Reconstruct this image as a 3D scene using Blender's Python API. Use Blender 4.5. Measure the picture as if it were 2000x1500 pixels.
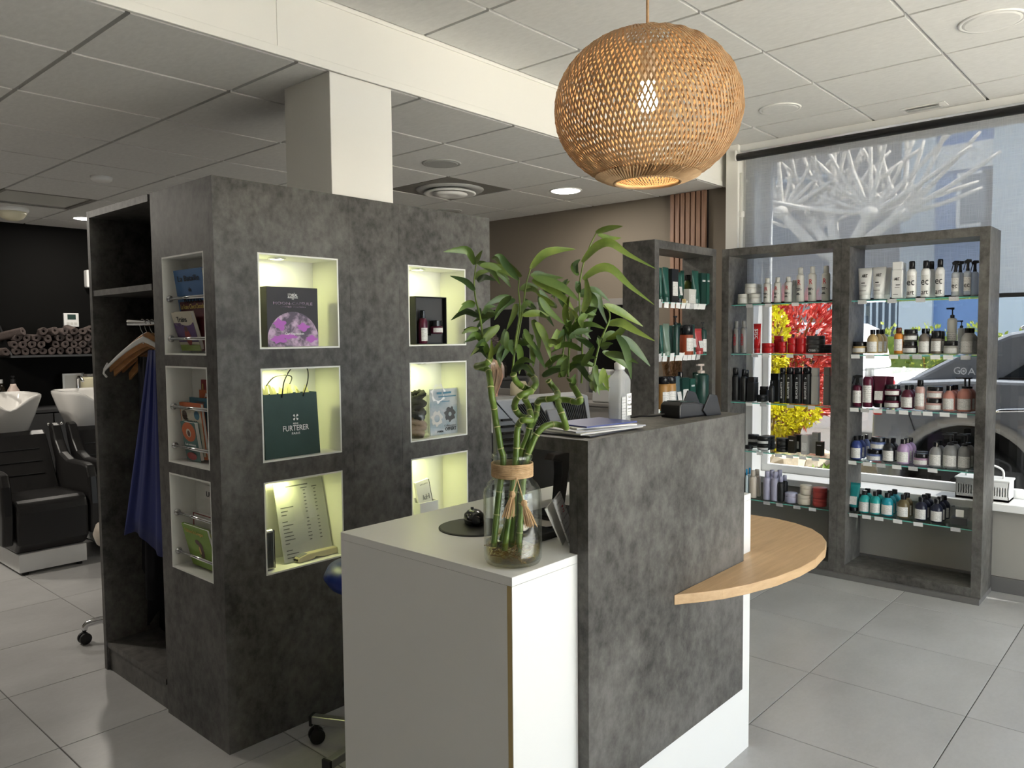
import bpy, bmesh, math, random
from mathutils import Vector, Matrix, Euler
S = bpy.context.scene
for o in list(bpy.data.objects): bpy.data.objects.remove(o)
COL = S.collection
R = math.radians
random.seed(11)
# ------------------------------------------------------------------ camera
CAMX=[(0.666804, -0.74518, -0.008876), (0.050787, 0.033557, 0.998146), (0.743501, 0.666018, -0.060221)]
cam = bpy.data.cameras.new('camera'); camo = bpy.data.objects.new('camera', cam); COL.objects.link(camo)
r_, u_, f_ = [Vector(v) for v in CAMX]
mw = Matrix((( r_.x, u_.x, -f_.x, 0), (r_.y, u_.y, -f_.y, 0), (r_.z, u_.z, -f_.z, 1.49), (0, 0, 0, 1)))
camo.matrix_world = mw
cam.sensor_width = 36; cam.lens = 36*1519.6/2000; cam.clip_start = .05; cam.clip_end = 200
S.camera = camo
# ------------------------------------------------------------------ sky, sun, exposure
w = bpy.data.worlds.new('sky'); S.world = w; w.use_nodes = True
bg = w.node_tree.nodes['Background']; bg.inputs[0].default_value = (.88, .94, 1.0, 1); bg.inputs[1].default_value = 1.35
sl = bpy.data.lights.new('sun', 'SUN'); sl.energy = 9.0; sl.angle = R(.6); sl.color = (1, .95, .86)
so = bpy.data.objects.new('sun', sl); COL.objects.link(so)
so.rotation_euler = Vector((.12, -.62, .77)).to_track_quat('Z', 'Y').to_euler()
so.location = (4, -6, 8)
S.view_settings.view_transform = 'Standard'; S.view_settings.look = 'None'; S.view_settings.gamma = 1
S.view_settings.exposure = 2.4
S.cycles.transparent_max_bounces = 24
S.view_settings.use_curve_mapping = False
# portals: guide sky sampling at the glazing only (give off no light themselves)
def portal(loc, direction, sx, sy):
    l = bpy.data.lights.new('window_portal', 'AREA'); l.shape = 'RECTANGLE'; l.size = sx; l.size_y = sy; l.cycles.is_portal = True
    o = bpy.data.objects.new('window_portal', l); COL.objects.link(o); o.location = loc
    o.rotation_euler = Vector(direction).to_track_quat('-Z', 'Y').to_euler()
portal((2.9, -3.13, 1.35), (0, 1, 0), 4.1, 2.5)
portal((5.33, -.3, 1.6), (-1, 0, 0), 5.5, 2.3)
# ------------------------------------------------------------------ helpers
class MB:
    def __init__(s): s.v = []; s.f = []
    def add(s, vs, fs):
        n = len(s.v); s.v += [tuple(v) for v in vs]; s.f += [tuple(i+n for i in f) for f in fs]; return s
    def box(s, x0, x1, y0, y1, z0, z1):
        return s.add([(x0,y0,z0),(x1,y0,z0),(x1,y1,z0),(x0,y1,z0),(x0,y0,z1),(x1,y0,z1),(x1,y1,z1),(x0,y1,z1)],
            [(0,3,2,1),(4,5,6,7),(0,1,5,4),(1,2,6,5),(2,3,7,6),(3,0,4,7)])
    def obox(s, c, ax, ay, az):      # oriented box: centre and three half-axes
        c, ax, ay, az = Vector(c), Vector(ax), Vector(ay), Vector(az)
        vs = [c+ax*i+ay*j+az*k for k in (-1,1) for i,j in ((-1,-1),(1,-1),(1,1),(-1,1))]
        return s.add(vs, [(0,3,2,1),(4,5,6,7),(0,1,5,4),(1,2,6,5),(2,3,7,6),(3,0,4,7)])
    def chbox(s, x0, x1, y0, y1, z0, z1, c):   # box with chamfered top edge
        vs = []
        for z, i in ((z0,0),(z1-c,0),(z1,c)):
            vs += [(x0+i,y0+i,z),(x1-i,y0+i,z),(x1-i,y1-i,z),(x0+i,y1-i,z)]
        fs = [(3,2,1,0),(8,9,10,11)]
        for a in (0,4):
            for k in range(4): fs.append((a+k, a+(k+1)%4, a+4+(k+1)%4, a+4+k))
        return s.add(vs, fs)
    def prism(s, poly, z0, z1):
        n = len(poly); vs = [(x,y,z0) for x,y in poly]+[(x,y,z1) for x,y in poly]
        return s.add(vs, [tuple(range(n-1,-1,-1)), tuple(range(n,2*n))]+[(i,(i+1)%n,n+(i+1)%n,n+i) for i in range(n)])
    def prism_x(s, poly, x0, x1):    # polygon of (y,z) swept along x
        n = len(poly); vs = [(x0,y,z) for y,z in poly]+[(x1,y,z) for y,z in poly]
        return s.add(vs, [tuple(range(n)), tuple(range(2*n-1,n-1,-1))]+[(i,n+i,n+(i+1)%n,(i+1)%n) for i in range(n)])
    def prism_y(s, poly, y0, y1):    # polygon of (x,z) swept along y
        n = len(poly); vs = [(x,y0,z) for x,z in poly]+[(x,y1,z) for x,z in poly]
        return s.add(vs, [tuple(range(n)), tuple(range(2*n-1,n-1,-1))]+[(i,n+i,n+(i+1)%n,(i+1)%n) for i in range(n)])
    def lathe(s, prof, c=(0,0,0), n=20, sx=1, sy=1):   # profile (r,z)
        vs = []; m = len(prof)
        for r, z in prof:
            for k in range(n):
                a = 2*math.pi*k/n; vs.append((c[0]+r*sx*math.cos(a), c[1]+r*sy*math.sin(a), c[2]+z))
        fs = [(i*n+k, i*n+(k+1)%n, (i+1)*n+(k+1)%n, (i+1)*n+k) for i in range(m-1) for k in range(n)]
        if prof[0][0] > 1e-6: fs.append(tuple(range(n-1,-1,-1)))
        if prof[-1][0] > 1e-6: fs.append(tuple(range((m-1)*n, m*n)))
        return s.add(vs, fs)
    def tube(s, pts, r, n=8, cap=True):
        pts = [Vector(p) for p in pts]; m = len(pts); rs = r if isinstance(r, (list,tuple)) else [r]*m
        t0 = (pts[1]-pts[0]).normalized(); up = Vector((0,0,1)) if abs(t0.z) < .9 else Vector((1,0,0))
        x = t0.cross(up).normalized(); vs = []
        for i, p in enumerate(pts):
            t = (pts[min(i+1,m-1)]-pts[max(i-1,0)]).normalized()
            x = (x - t*x.dot(t)).normalized(); y = t.cross(x)
            for k in range(n):
                a = 2*math.pi*k/n; vs.append(p+(x*math.cos(a)+y*math.sin(a))*rs[i])
        fs = [(i*n+k, i*n+(k+1)%n, (i+1)*n+(k+1)%n, (i+1)*n+k) for i in range(m-1) for k in range(n)]
        if cap: fs += [tuple(range(n-1,-1,-1)), tuple(range((m-1)*n, m*n))]
        return s.add(vs, fs)
    def loft(s, rings, close=True):
        n = len(rings[0]); vs = [p for r in rings for p in r]
        fs = [(i*n+k, i*n+(k+1)%n, (i+1)*n+(k+1)%n, (i+1)*n+k) for i in range(len(rings)-1) for k in range(n)]
        if close: fs += [tuple(range(n-1,-1,-1)), tuple(range((len(rings)-1)*n, len(rings)*n))]
        return s.add(vs, fs)
    def ball(s, c, rx, ry=None, rz=None, n=14, m=9):
        ry = ry or rx; rz = rz or rx
        prof = [(max(math.sin(math.pi*i/m),1e-7), -math.cos(math.pi*i/m)) for i in range(m+1)]
        vs = []
        for r, z in prof:
            for k in range(n): a = 2*math.pi*k/n; vs.append((c[0]+r*rx*math.cos(a), c[1]+r*ry*math.sin(a), c[2]+z*rz))
        return s.add(vs, [(i*n+k, i*n+(k+1)%n, (i+1)*n+(k+1)%n, (i+1)*n+k) for i in range(m) for k in range(n)])
    def holes(s, a0, a1, z0, z1, hs, d0, d1, axis):
        # panel in the (a,z) plane, thickness d0..d1 along the other axis, with rectangular holes
        A = sorted({a0,a1,*[h[0] for h in hs],*[h[1] for h in hs]}); Z = sorted({z0,z1,*[h[2] for h in hs],*[h[3] for h in hs]})
        solid = lambda i,j: 0<=i<len(A)-1 and 0<=j<len(Z)-1 and not any(h[0]-1e-6<=A[i] and A[i+1]<=h[1]+1e-6 and h[2]-1e-6<=Z[j] and Z[j+1]<=h[3]+1e-6 for h in hs)
        P = (lambda a,d,z: (a,d,z)) if axis == 'x' else (lambda a,d,z: (d,a,z))
        idx = {}
        vs = []; fs = []
        def vi(a,d,z):
            k = (a,d,z)
            if k not in idx: idx[k] = len(vs); vs.append(P(a,d,z))
            return idx[k]
        for i in range(len(A)-1):
            for j in range(len(Z)-1):
                if not solid(i,j): continue
                a,b,c,d = A[i],A[i+1],Z[j],Z[j+1]
                fs.append((vi(a,d0,c),vi(b,d0,c),vi(b,d0,d),vi(a,d0,d))); fs.append((vi(a,d1,c),vi(a,d1,d),vi(b,d1,d),vi(b,d1,c)))
                if not solid(i-1,j): fs.append((vi(a,d0,c),vi(a,d0,d),vi(a,d1,d),vi(a,d1,c)))
                if not solid(i+1,j): fs.append((vi(b,d0,c),vi(b,d1,c),vi(b,d1,d),vi(b,d0,d)))
                if not solid(i,j-1): fs.append((vi(a,d0,c),vi(a,d1,c),vi(b,d1,c),vi(b,d0,c)))
                if not solid(i,j+1): fs.append((vi(a,d0,d),vi(b,d0,d),vi(b,d1,d),vi(a,d1,d)))
        return s.add(vs, fs)
    def xf(s, M): s.v = [tuple(M @ Vector(v)) for v in s.v]; return s
WLOC = {}
def obj(name, mb, mat, parent=None, smooth=False, bevel=0, local=False, segs=2, sub=0):
    me = mb if isinstance(mb, bpy.types.Mesh) else bpy.data.meshes.new(name)
    org = Vector((0,0,0))
    if not isinstance(mb, bpy.types.Mesh):
        vs = mb.v
        if parent is None and not local and vs:
            xs = list(zip(*vs)); org = Vector(((min(xs[0])+max(xs[0]))/2, (min(xs[1])+max(xs[1]))/2, min(xs[2])))
            vs = [(a-org.x, b-org.y, c-org.z) for a,b,c in vs]
        me.from_pydata(vs, [], mb.f); me.update()
        bm = bmesh.new(); bm.from_mesh(me); bmesh.ops.recalc_face_normals(bm, faces=bm.faces); bm.to_mesh(me); bm.free()
        for p in me.polygons: p.use_smooth = smooth
        me.materials.append(MT[mat] if isinstance(mat, str) else mat)
    o = bpy.data.objects.new(name, me); COL.objects.link(o)
    if parent is None: o.location = org; WLOC[o.name] = org
    else:
        o.parent = parent
        if local: WLOC[o.name] = None
        else:
            pl = WLOC.get(parent.name)
            if pl is not None: o.matrix_parent_inverse = Matrix.Translation(-pl)
            WLOC[o.name] = Vector((0,0,0))
    if bevel:
        m = o.modifiers.new('bevel', 'BEVEL'); m.width = bevel; m.segments = segs; m.limit_method = 'ANGLE'; m.angle_limit = R(40)
    if sub:
        m = o.modifiers.new('sub', 'SUBSURF'); m.levels = sub; m.render_levels = sub
    return o
def tag(o, label=None, cat=None, group=None, kind=None):
    if label: o['label'] = label
    if cat: o['category'] = cat
    if group: o['group'] = group
    if kind: o['kind'] = kind
    return o
def thing(name, label, cat, loc=(0,0,0), rz=0, group=None):
    o = bpy.data.objects.new(name, None); COL.objects.link(o); o.location = loc; o.rotation_euler = (0,0,rz)
    o.empty_display_size = .05; WLOC[o.name] = Vector(loc); return tag(o, label, cat, group)
def struct(name, mb, mat, bevel=0, smooth=False): return tag(obj(name, mb, mat, bevel=bevel, smooth=smooth), kind='structure')
TXT = {}
def text(s, size, mat, parent, org, xd, yd, local=False, width=None, name='lettering', align='CENTER', wgt=0):
    key = (s, align, wgt)
    if key not in TXT:
        cu = bpy.data.curves.new('txt', 'FONT'); cu.body = s; cu.align_x = align; cu.align_y = 'CENTER'; cu.extrude = .004; cu.resolution_u = 2; cu.offset = wgt
        to = bpy.data.objects.new('txt', cu); COL.objects.link(to); bpy.context.view_layer.update()
        me = bpy.data.meshes.new_from_object(to.evaluated_get(bpy.context.evaluated_depsgraph_get()))
        bpy.data.objects.remove(to); TXT[key] = ([tuple(v.co) for v in me.vertices], [tuple(p.vertices) for p in me.polygons])
    vs, fs = TXT[key]
    if not vs: return
    xd, yd = Vector(xd).normalized(), Vector(yd).normalized(); nd = xd.cross(yd); org = Vector(org)
    w0 = max(v[0] for v in vs)-min(v[0] for v in vs); k = size
    kx = (width/w0) if width else k
    b = MB(); b.add([org+xd*v[0]*kx+yd*v[1]*k+nd*v[2]*.12 for v in vs], fs)
    return obj(name, b, mat, parent, local=local)
def bars(parent, m, org, xd, yd, L, local=False):     # lines of print too small to read
    xd, yd = Vector(xd).normalized(), Vector(yd).normalized(); nd = xd.cross(yd); org = Vector(org); b = MB()
    for u, v, w_, h_ in L: b.obox(org+xd*u+yd*v, xd*w_/2, yd*h_/2, nd*.00025)
    return tag(obj('print_lines', b, m, parent, local=local), kind='stuff')
# ------------------------------------------------------------------ materials
MT = {}
def nodes(name):
    m = bpy.data.materials.new(name); m.use_nodes = True; MT[name] = m; nt = m.node_tree
    return m, nt, nt.nodes['Principled BSDF']
def mat(name, c, rough=.5, metal=0, spec=.5, emit=None, es=0, trans=0, alpha=1, ior=1.45, sheen=0, coat=0):
    m, nt, p = nodes(name)
    p.inputs['Base Color'].default_value = (*c, 1); p.inputs['Roughness'].default_value = rough; p.inputs['Metallic'].default_value = metal
    p.inputs['Specular IOR Level'].default_value = spec; p.inputs['IOR'].default_value = ior
    p.inputs['Transmission Weight'].default_value = trans; p.inputs['Alpha'].default_value = alpha; p.inputs['Coat Weight'].default_value = coat
    if emit: p.inputs['Emission Color'].default_value = (*emit, 1); p.inputs['Emission Strength'].default_value = es
    return m
def ramp(nt, a, b, p0, p1):
    r = nt.nodes.new('ShaderNodeValToRGB'); e = r.color_ramp.elements
    e[0].position = p0; e[0].color = (*a, 1); e[1].position = p1; e[1].color = (*b, 1); return r
def noisy(name, a, b, scale=4, rough=.5, stretch=(1,1,1), detail=8, p0=.3, p1=.7, bump=0, spec=.5, rand=True, scale2=None, amt2=.5, metal=0, roughvar=0):
    m, nt, p = nodes(name); L = nt.links
    g = nt.nodes.new('ShaderNodeNewGeometry'); oi = nt.nodes.new('ShaderNodeObjectInfo')
    mp = nt.nodes.new('ShaderNodeMapping'); mp.inputs['Scale'].default_value = stretch
    if rand:
        ml = nt.nodes.new('ShaderNodeMath'); ml.operation = 'MULTIPLY'; ml.inputs[1].default_value = 30; L.new(oi.outputs['Random'], ml.inputs[0])
        cb = nt.nodes.new('ShaderNodeCombineXYZ'); [L.new(ml.outputs[0], cb.inputs[k]) for k in range(3)]; L.new(cb.outputs[0], mp.inputs['Location'])
    L.new(g.outputs['Position'], mp.inputs['Vector'])
    n = nt.nodes.new('ShaderNodeTexNoise'); n.inputs['Scale'].default_value = scale; n.inputs['Detail'].default_value = detail; n.inputs['Roughness'].default_value = .62
    L.new(mp.outputs[0], n.inputs['Vector'])
    fac = n.outputs['Fac']
    if scale2:
        n2 = nt.nodes.new('ShaderNodeTexNoise'); n2.inputs['Scale'].default_value = scale2; n2.inputs['Detail'].default_value = 6; n2.inputs['Roughness'].default_value = .7
        L.new(mp.outputs[0], n2.inputs['Vector'])
        mx = nt.nodes.new('ShaderNodeMix'); mx.inputs[0].default_value = amt2; L.new(fac, mx.inputs[2]); L.new(n2.outputs['Fac'], mx.inputs[3]); fac = mx.outputs[0]
    r = ramp(nt, a, b, p0, p1); L.new(fac, r.inputs[0]); L.new(r.outputs[0], p.inputs['Base Color'])
    p.inputs['Roughness'].default_value = rough; p.inputs['Specular IOR Level'].default_value = spec; p.inputs['Metallic'].default_value = metal
    if roughvar:
        mr = nt.nodes.new('ShaderNodeMapRange'); mr.inputs[3].default_value = rough-roughvar; mr.inputs[4].default_value = rough+roughvar; L.new(fac, mr.inputs[0]); L.new(mr.outputs[0], p.inputs['Roughness'])
    if bump:
        bp = nt.nodes.new('ShaderNodeBump'); bp.inputs['Strength'].default_value = bump; bp.inputs['Distance'].default_value = .004; L.new(fac, bp.inputs['Height']); L.new(bp.outputs[0], p.inputs['Normal'])
    return m
def glass_thin(name, tint=(1,1,1), refl=.08, rough=0):
    m, nt, p = nodes(name); L = nt.links; nt.nodes.remove(p)
    t = nt.nodes.new('ShaderNodeBsdfTransparent'); t.inputs[0].default_value = (*tint, 1)
    g = nt.nodes.new('ShaderNodeBsdfGlossy'); g.inputs['Roughness'].default_value = rough
    fc = nt.nodes.new('ShaderNodeLayerWeight'); fc.inputs[0].default_value = .5
    pw = nt.nodes.new('ShaderNodeMath'); pw.operation = 'POWER'; pw.inputs[1].default_value = 4; L.new(fc.outputs['Facing'], pw.inputs[0])
    lw = nt.nodes.new('ShaderNodeMath'); lw.operation = 'MULTIPLY_ADD'; lw.inputs[1].default_value = .85; lw.inputs[2].default_value = refl*.5; L.new(pw.outputs[0], lw.inputs[0])
    mx = nt.nodes.new('ShaderNodeMixShader'); L.new(lw.outputs[0], mx.inputs[0]); L.new(t.outputs[0], mx.inputs[1]); L.new(g.outputs[0], mx.inputs[2])
    L.new(mx.outputs[0], nt.nodes['Material Output'].inputs[0]); return m
def cloth_through(name, c, k_trans, k_clear, weave=0):   # blind or curtain cloth: diffuse + translucent + clear
    m, nt, p = nodes(name); L = nt.links; nt.nodes.remove(p)
    d = nt.nodes.new('ShaderNodeBsdfDiffuse'); d.inputs[0].default_value = (*c, 1)
    tr = nt.nodes.new('ShaderNodeBsdfTranslucent'); tr.inputs[0].default_value = (*c, 1)
    cl = nt.nodes.new('ShaderNodeBsdfTransparent')
    m1 = nt.nodes.new('ShaderNodeMixShader'); m1.inputs[0].default_value = k_trans; L.new(d.outputs[0], m1.inputs[1]); L.new(tr.outputs[0], m1.inputs[2])
    m2 = nt.nodes.new('ShaderNodeMixShader'); m2.inputs[0].default_value = k_clear; L.new(m1.outputs[0], m2.inputs[1]); L.new(cl.outputs[0], m2.inputs[2])
    if weave:
        g = nt.nodes.new('ShaderNodeNewGeometry'); fs = []
        for sc in ((1,9,420),(1,420,9)):
            mp = nt.nodes.new('ShaderNodeMapping'); mp.inputs['Scale'].default_value = sc; L.new(g.outputs['Position'], mp.inputs[0])
            n = nt.nodes.new('ShaderNodeTexNoise'); n.inputs['Scale'].default_value = 1; n.inputs['Detail'].default_value = 2; L.new(mp.outputs[0], n.inputs['Vector']); fs.append(n)
        mn = nt.nodes.new('ShaderNodeMath'); mn.operation = 'MINIMUM'; L.new(fs[0].outputs['Fac'], mn.inputs[0]); L.new(fs[1].outputs['Fac'], mn.inputs[1])
        mr = nt.nodes.new('ShaderNodeMapRange'); mr.inputs[1].default_value = .28; mr.inputs[2].default_value = .55; mr.inputs[3].default_value = k_clear-weave; mr.inputs[4].default_value = k_clear+weave*.6
        L.new(mn.outputs[0], mr.inputs[0]); L.new(mr.outputs[0], m2.inputs[0])
    L.new(m2.outputs[0], nt.nodes['Material Output'].inputs[0]); return m
noisy('concrete', (.030,.0275,.0245), (.165,.157,.145), 3.0, .48, (1,1,.8), 15, .37, .64, scale2=26, amt2=.46, bump=.05, rand=False, spec=.35)
noisy('tile_floor', (.34,.335,.33), (.50,.495,.49), 1.5, .3, (1,1.6,1), 8, .3, .7, scale2=40, amt2=.25, roughvar=.06, spec=.5)
mat('grout', (.13,.125,.12), .9)
noisy('ceiling_board', (.68,.675,.66), (.75,.745,.73), 60, .9, (1,.4,1), 4, .3, .7, bump=.12, spec=.2)
mat('ceiling_bar', (.82,.81,.79), .6)
mat('white_paint', (.83,.81,.76), .6)
mat('white_laminate', (.82,.815,.80), .35)
mat('niche_white', (.84,.84,.80), .5)
mat('taupe_paint', (.20,.168,.13), .7); mat('left_wall_paint', (.16,.14,.115), .7)
mat('wall_taupe_low', (.36,.345,.31), .7)
mat('black_paint', (.0045,.0043,.004), .7, spec=.12)
mat('sill_white', (.85,.85,.84), .35)
mat('grey_skirting', (.15,.145,.14), .45)
mat('dark_recess', (.02,.02,.02), .8)
mat('edge_gold', (.50,.38,.17), .55)
noisy('oak', (.46,.29,.145), (.66,.45,.25), 3.2, .42, (1.2,16,16), 8, .3, .75, scale2=30, amt2=.25, rand=False)
noisy('slat_wood', (.20,.105,.065), (.36,.21,.14), 5, .55, (10,10,.8), 6, .3, .7)
noisy('hanger_wood', (.34,.15,.05), (.50,.25,.10), 8, .35, (6,1,6), 5)
mat('black', (.012,.012,.013), .45); mat('black_gloss', (.012,.012,.014), .12); mat('black_leather', (.014,.013,.013), .32); mat('black_plastic', (.018,.018,.02), .38)
mat('dark_grey', (.05,.05,.052), .5); mat('grey_plastic', (.24,.25,.27), .5)
mat('chrome', (.75,.75,.76), .12, 1); mat('brushed', (.42,.42,.43), .35, 1); mat('chrome_dark', (.3,.29,.28), .25, 1)
mat('white', (.80,.80,.79), .4); mat('ceramic', (.80,.78,.75), .12, coat=.5); mat('offwhite', (.62,.61,.575), .4)
mat('paper', (.80,.79,.76), .7); mat('tag_paper', (.83,.83,.82), .7); mat('ink', (.02,.02,.02), .7); mat('ink_grey', (.2,.2,.2), .7)
mat('screen', (.02,.05,.04), .2); mat('red_ink', (.5,.02,.03), .6); mat('gold_ink', (.6,.45,.12), .5); mat('white_ink', (.85,.85,.85), .6)
glass_thin('window_glass', (.97,.985,.98)); glass_thin('view_dimming_glass', (.50,.51,.52)); glass_thin('shelf_glass', (.90,.97,.95)); mat('glass_edge', (.16,.50,.43), .2, emit=None); glass_thin('clear_plastic', (.93,.94,.94)); glass_thin('water', (.86,.78,.50)); mat('gel', (.80,.81,.82), .08, alpha=.32)  # right window panes: grey tint added to darken the view outdoors
glass_thin('vase_glass', (.95,.97,.96), .10)
cloth_through('blind_cloth', (.58,.59,.61), .6, .54, .11)
cloth_through('tissue', (.75,.72,.4), .5, .05)
mat('lamp_on', (1,1,1), .5, emit=(1,.96,.88), es=5); mat('bulb_on', (1,1,1), .4, emit=(1,.82,.52), es=12); mat('led_on', (1,1,.8), .4, emit=(1,.98,.45), es=1.2)
noisy('rattan', (.36,.215,.105), (.54,.36,.195), 30, .6, rand=False)
mat('dome_white', (.75,.70,.52), .3)
for n, c in dict(gold=(.45,.32,.14), orange=(.62,.23,.03), brown=(.10,.03,.015), brownblack=(.035,.028,.026), taupe=(.17,.14,.115), silver=(.42,.41,.385), burgundy=(.085,.006,.025), pink=(.52,.33,.30), rose=(.52,.22,.18),
    blue=(.03,.05,.2), lightblue=(.12,.16,.34), blackgloss=(.015,.015,.018), lilac=(.40,.27,.46), lilacpink=(.38,.24,.34), silverclear=(.26,.26,.26), teal=(.015,.22,.23), tealgreen=(.02,.34,.33), tealblue=(.01,.28,.36), olivebrown=(.15,.115,.055), navy=(.012,.014,.035),
    greycan=(.22,.215,.21), red=(.50,.012,.016), charcoal=(.05,.048,.048), darkbrown=(.03,.026,.018), palegrey=(.50,.49,.47), bluewhite=(.6,.7,.75), cyan=(.02,.33,.65), beige=(.60,.52,.44), lavender=(.45,.44,.58), cream=(.66,.60,.50), coral=(.42,.06,.055),
    green=(.02,.085,.065), greendark=(.012,.045,.036), olive=(.06,.075,.012), palegreen=(.17,.24,.19), rust=(.30,.06,.025), redtube=(.42,.06,.06), goldcan=(.38,.20,.06), tealgrey=(.07,.11,.125), palepink=(.6,.5,.45)).items():
    mat(n, c, .28)
mat('clear', (.62,.64,.64), .1, alpha=.55)
# printed label paper: fine dark lines of small print under a bold top line
def print_mat(name, base, ink, n=9):
    m, nt, p = nodes(name); L = nt.links
    tc = nt.nodes.new('ShaderNodeTexCoord'); sp = nt.nodes.new('ShaderNodeSeparateXYZ'); L.new(tc.outputs['Generated'], sp.inputs[0])
    a = nt.nodes.new('ShaderNodeMath'); a.operation = 'MULTIPLY'; a.inputs[1].default_value = n; L.new(sp.outputs[2], a.inputs[0])
    b = nt.nodes.new('ShaderNodeMath'); b.operation = 'FRACT'; L.new(a.outputs[0], b.inputs[0])
    c = nt.nodes.new('ShaderNodeMath'); c.operation = 'GREATER_THAN'; c.inputs[1].default_value = .72; L.new(b.outputs[0], c.inputs[0])
    nz = nt.nodes.new('ShaderNodeTexNoise'); nz.inputs['Scale'].default_value = 7; nz.inputs['Detail'].default_value = 1; L.new(tc.outputs['Generated'], nz.inputs['Vector'])
    d = nt.nodes.new('ShaderNodeMath'); d.operation = 'GREATER_THAN'; d.inputs[1].default_value = .47; L.new(nz.outputs['Fac'], d.inputs[0])
    e = nt.nodes.new('ShaderNodeMath'); e.operation = 'MULTIPLY'; L.new(c.outputs[0], e.inputs[0]); L.new(d.outputs[0], e.inputs[1])
    f = nt.nodes.new('ShaderNodeMath'); f.operation = 'MULTIPLY'; f.inputs[1].default_value = .55; L.new(e.outputs[0], f.inputs[0])
    x = nt.nodes.new('ShaderNodeMix'); x.data_type = 'RGBA'; x.inputs[6].default_value = (*base,1); x.inputs[7].default_value = (*ink,1)
    L.new(f.outputs[0], x.inputs[0]); L.new(x.outputs[2], p.inputs['Base Color']); p.inputs['Roughness'].default_value = .5
print_mat('label', (.72,.71,.69), (.08,.08,.08)); print_mat('label_pale', (.60,.60,.60), (.1,.1,.1)); print_mat('print_page', (.78,.77,.73), (.08,.08,.08), 26)
# ------------------------------------------------------------------ room shell
XW, YB, YD, ZL, ZH = 5.15, 7.87, 2.572, 2.53, 2.79
XL, YF = -2.0, -3.0
floor = struct('floor', MB().box(XL, XW, YF, YB, -.12, -.003), 'grout')
def joints(o, p, a, b):
    k = math.ceil((a-o)/p-1e-6); L = [a]
    while o+k*p < b-1e-6:
        if o+k*p > a+.02: L.append(o+k*p)
        k += 1
    return L+[b]
def tiles(name, parent, JX, JY, mk, mt, gap, skip=()):
    cache = {}
    for i in range(len(JX)-1):
        for j in range(len(JY)-1):
            cx, cy = (JX[i]+JX[i+1])/2, (JY[j]+JY[j+1])/2
            if any(a < cx < b and c < cy < d for a,b,c,d in skip): continue
            sx, sy = round(JX[i+1]-JX[i]-gap,4), round(JY[j+1]-JY[j]-gap,4)
            if min(sx, sy) < .03: continue
            if (sx,sy) not in cache:
                o = obj(name, mk(sx,sy), mt, parent, local=True); cache[(sx,sy)] = o.data
            else: o = obj(name, cache[(sx,sy)], mt, parent, local=True)
            o.matrix_parent_inverse = Matrix.Translation(-WLOC[parent.name]); o.location = (cx, cy, 0)
tiles('floor_tile', floor, joints(.949,.604,XL,XW), joints(1.267,.609,YF,YB), lambda a,b: MB().chbox(-a/2,a/2,-b/2,b/2,-.012,0,.0012), 'tile_floor', .004)
ce = struct('ceiling', MB().box(XL, XW, YD+.02, YB, ZL+.02, ZL+.1), 'ceiling_bar')
mkc = lambda z: (lambda a,b: MB().box(-a/2+.004,a/2-.004,-b/2+.004,b/2-.004,z,z+.02))
AC = (3.545,4.16,3.715,4.33); GR = (1.70,2.315,6.175,6.79)
tiles('ceiling_tile', ce, joints(1.085,.615,XL,XW), joints(3.10,.615,YD+.02,YB), mkc(ZL), 'ceiling_board', .009, (AC,GR))
ch = struct('ceiling', MB().box(XL, XW, YF, YD+.02, ZH+.02, ZH+.1), 'ceiling_bar')
tiles('ceiling_tile', ch, joints(3.522,.603,XL,XW), joints(1.574,.605,YF,YD), mkc(ZH), 'ceiling_board', .009)
# step between the two ceilings
st_ = struct('trim_1', MB().box(XL, XW, YD, YD+.02, ZL+.002, ZH+.09), 'white_paint')
obj('lower_bead', MB().box(XL, XW, YD-.008, YD, ZL-.004, ZL+.028), 'white_paint', st_, bevel=.002)
obj('upper_bead', MB().box(XL, XW, YD-.006, YD, ZH-.018, ZH), 'white_paint', st_, bevel=.002)
for x in (1.62, 4.2): obj('joint_strip', MB().box(x-.017, x+.017, YD-.003, YD, ZL+.028, ZH-.018), 'white_paint', st_)
# column
col = struct('wall_column', MB().box(1.837, 2.145, YD+.012, 2.904, 2.0, ZL), 'white_paint', bevel=.003)
# walls
struct('wall_back', MB().box(XL-.2, XW+.2, YB, YB+.2, -.1, 2.9), 'black_paint')
struct('wall_left', MB().box(XL-.2, XL, YF, YB, -.1, 2.95), 'left_wall_paint')
ww = struct('wall_right', MB().holes(YF, YB, -.1, 2.95, [(-2.7, 2.43, .50, 2.74)], XW, XW+.25, 'y'), 'taupe_paint')
struct('wall_front', MB().holes(XL-.2, XW+.25, -.1, 2.95, [(.9, 4.9, .06, 2.62)], YF-.2, YF, 'x'), 'white_paint')
# paint of the lower wall under the window, white reveal, skirting
struct('trim_2', MB().box(XW-.004, XW, -2.9, 2.42, .09, .47), 'wall_taupe_low')
struct('baseboard_right', MB().box(XW-.014, XW, -2.95, YB, 0, .088), 'grey_skirting', bevel=.001)
struct('trim_3', MB().box(XW-.002, XW+.25, 2.36, 2.44, .52, 2.79), 'sill_white')
sill = struct('trim_4', MB().box(5.085, XW+.24, -2.72, 2.37, .478, .522), 'sill_white', bevel=.004)
struct('trim_5', MB().box(5.06, XW, 2.44, 2.53, 0, ZH), 'white_paint', bevel=.003)
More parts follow.
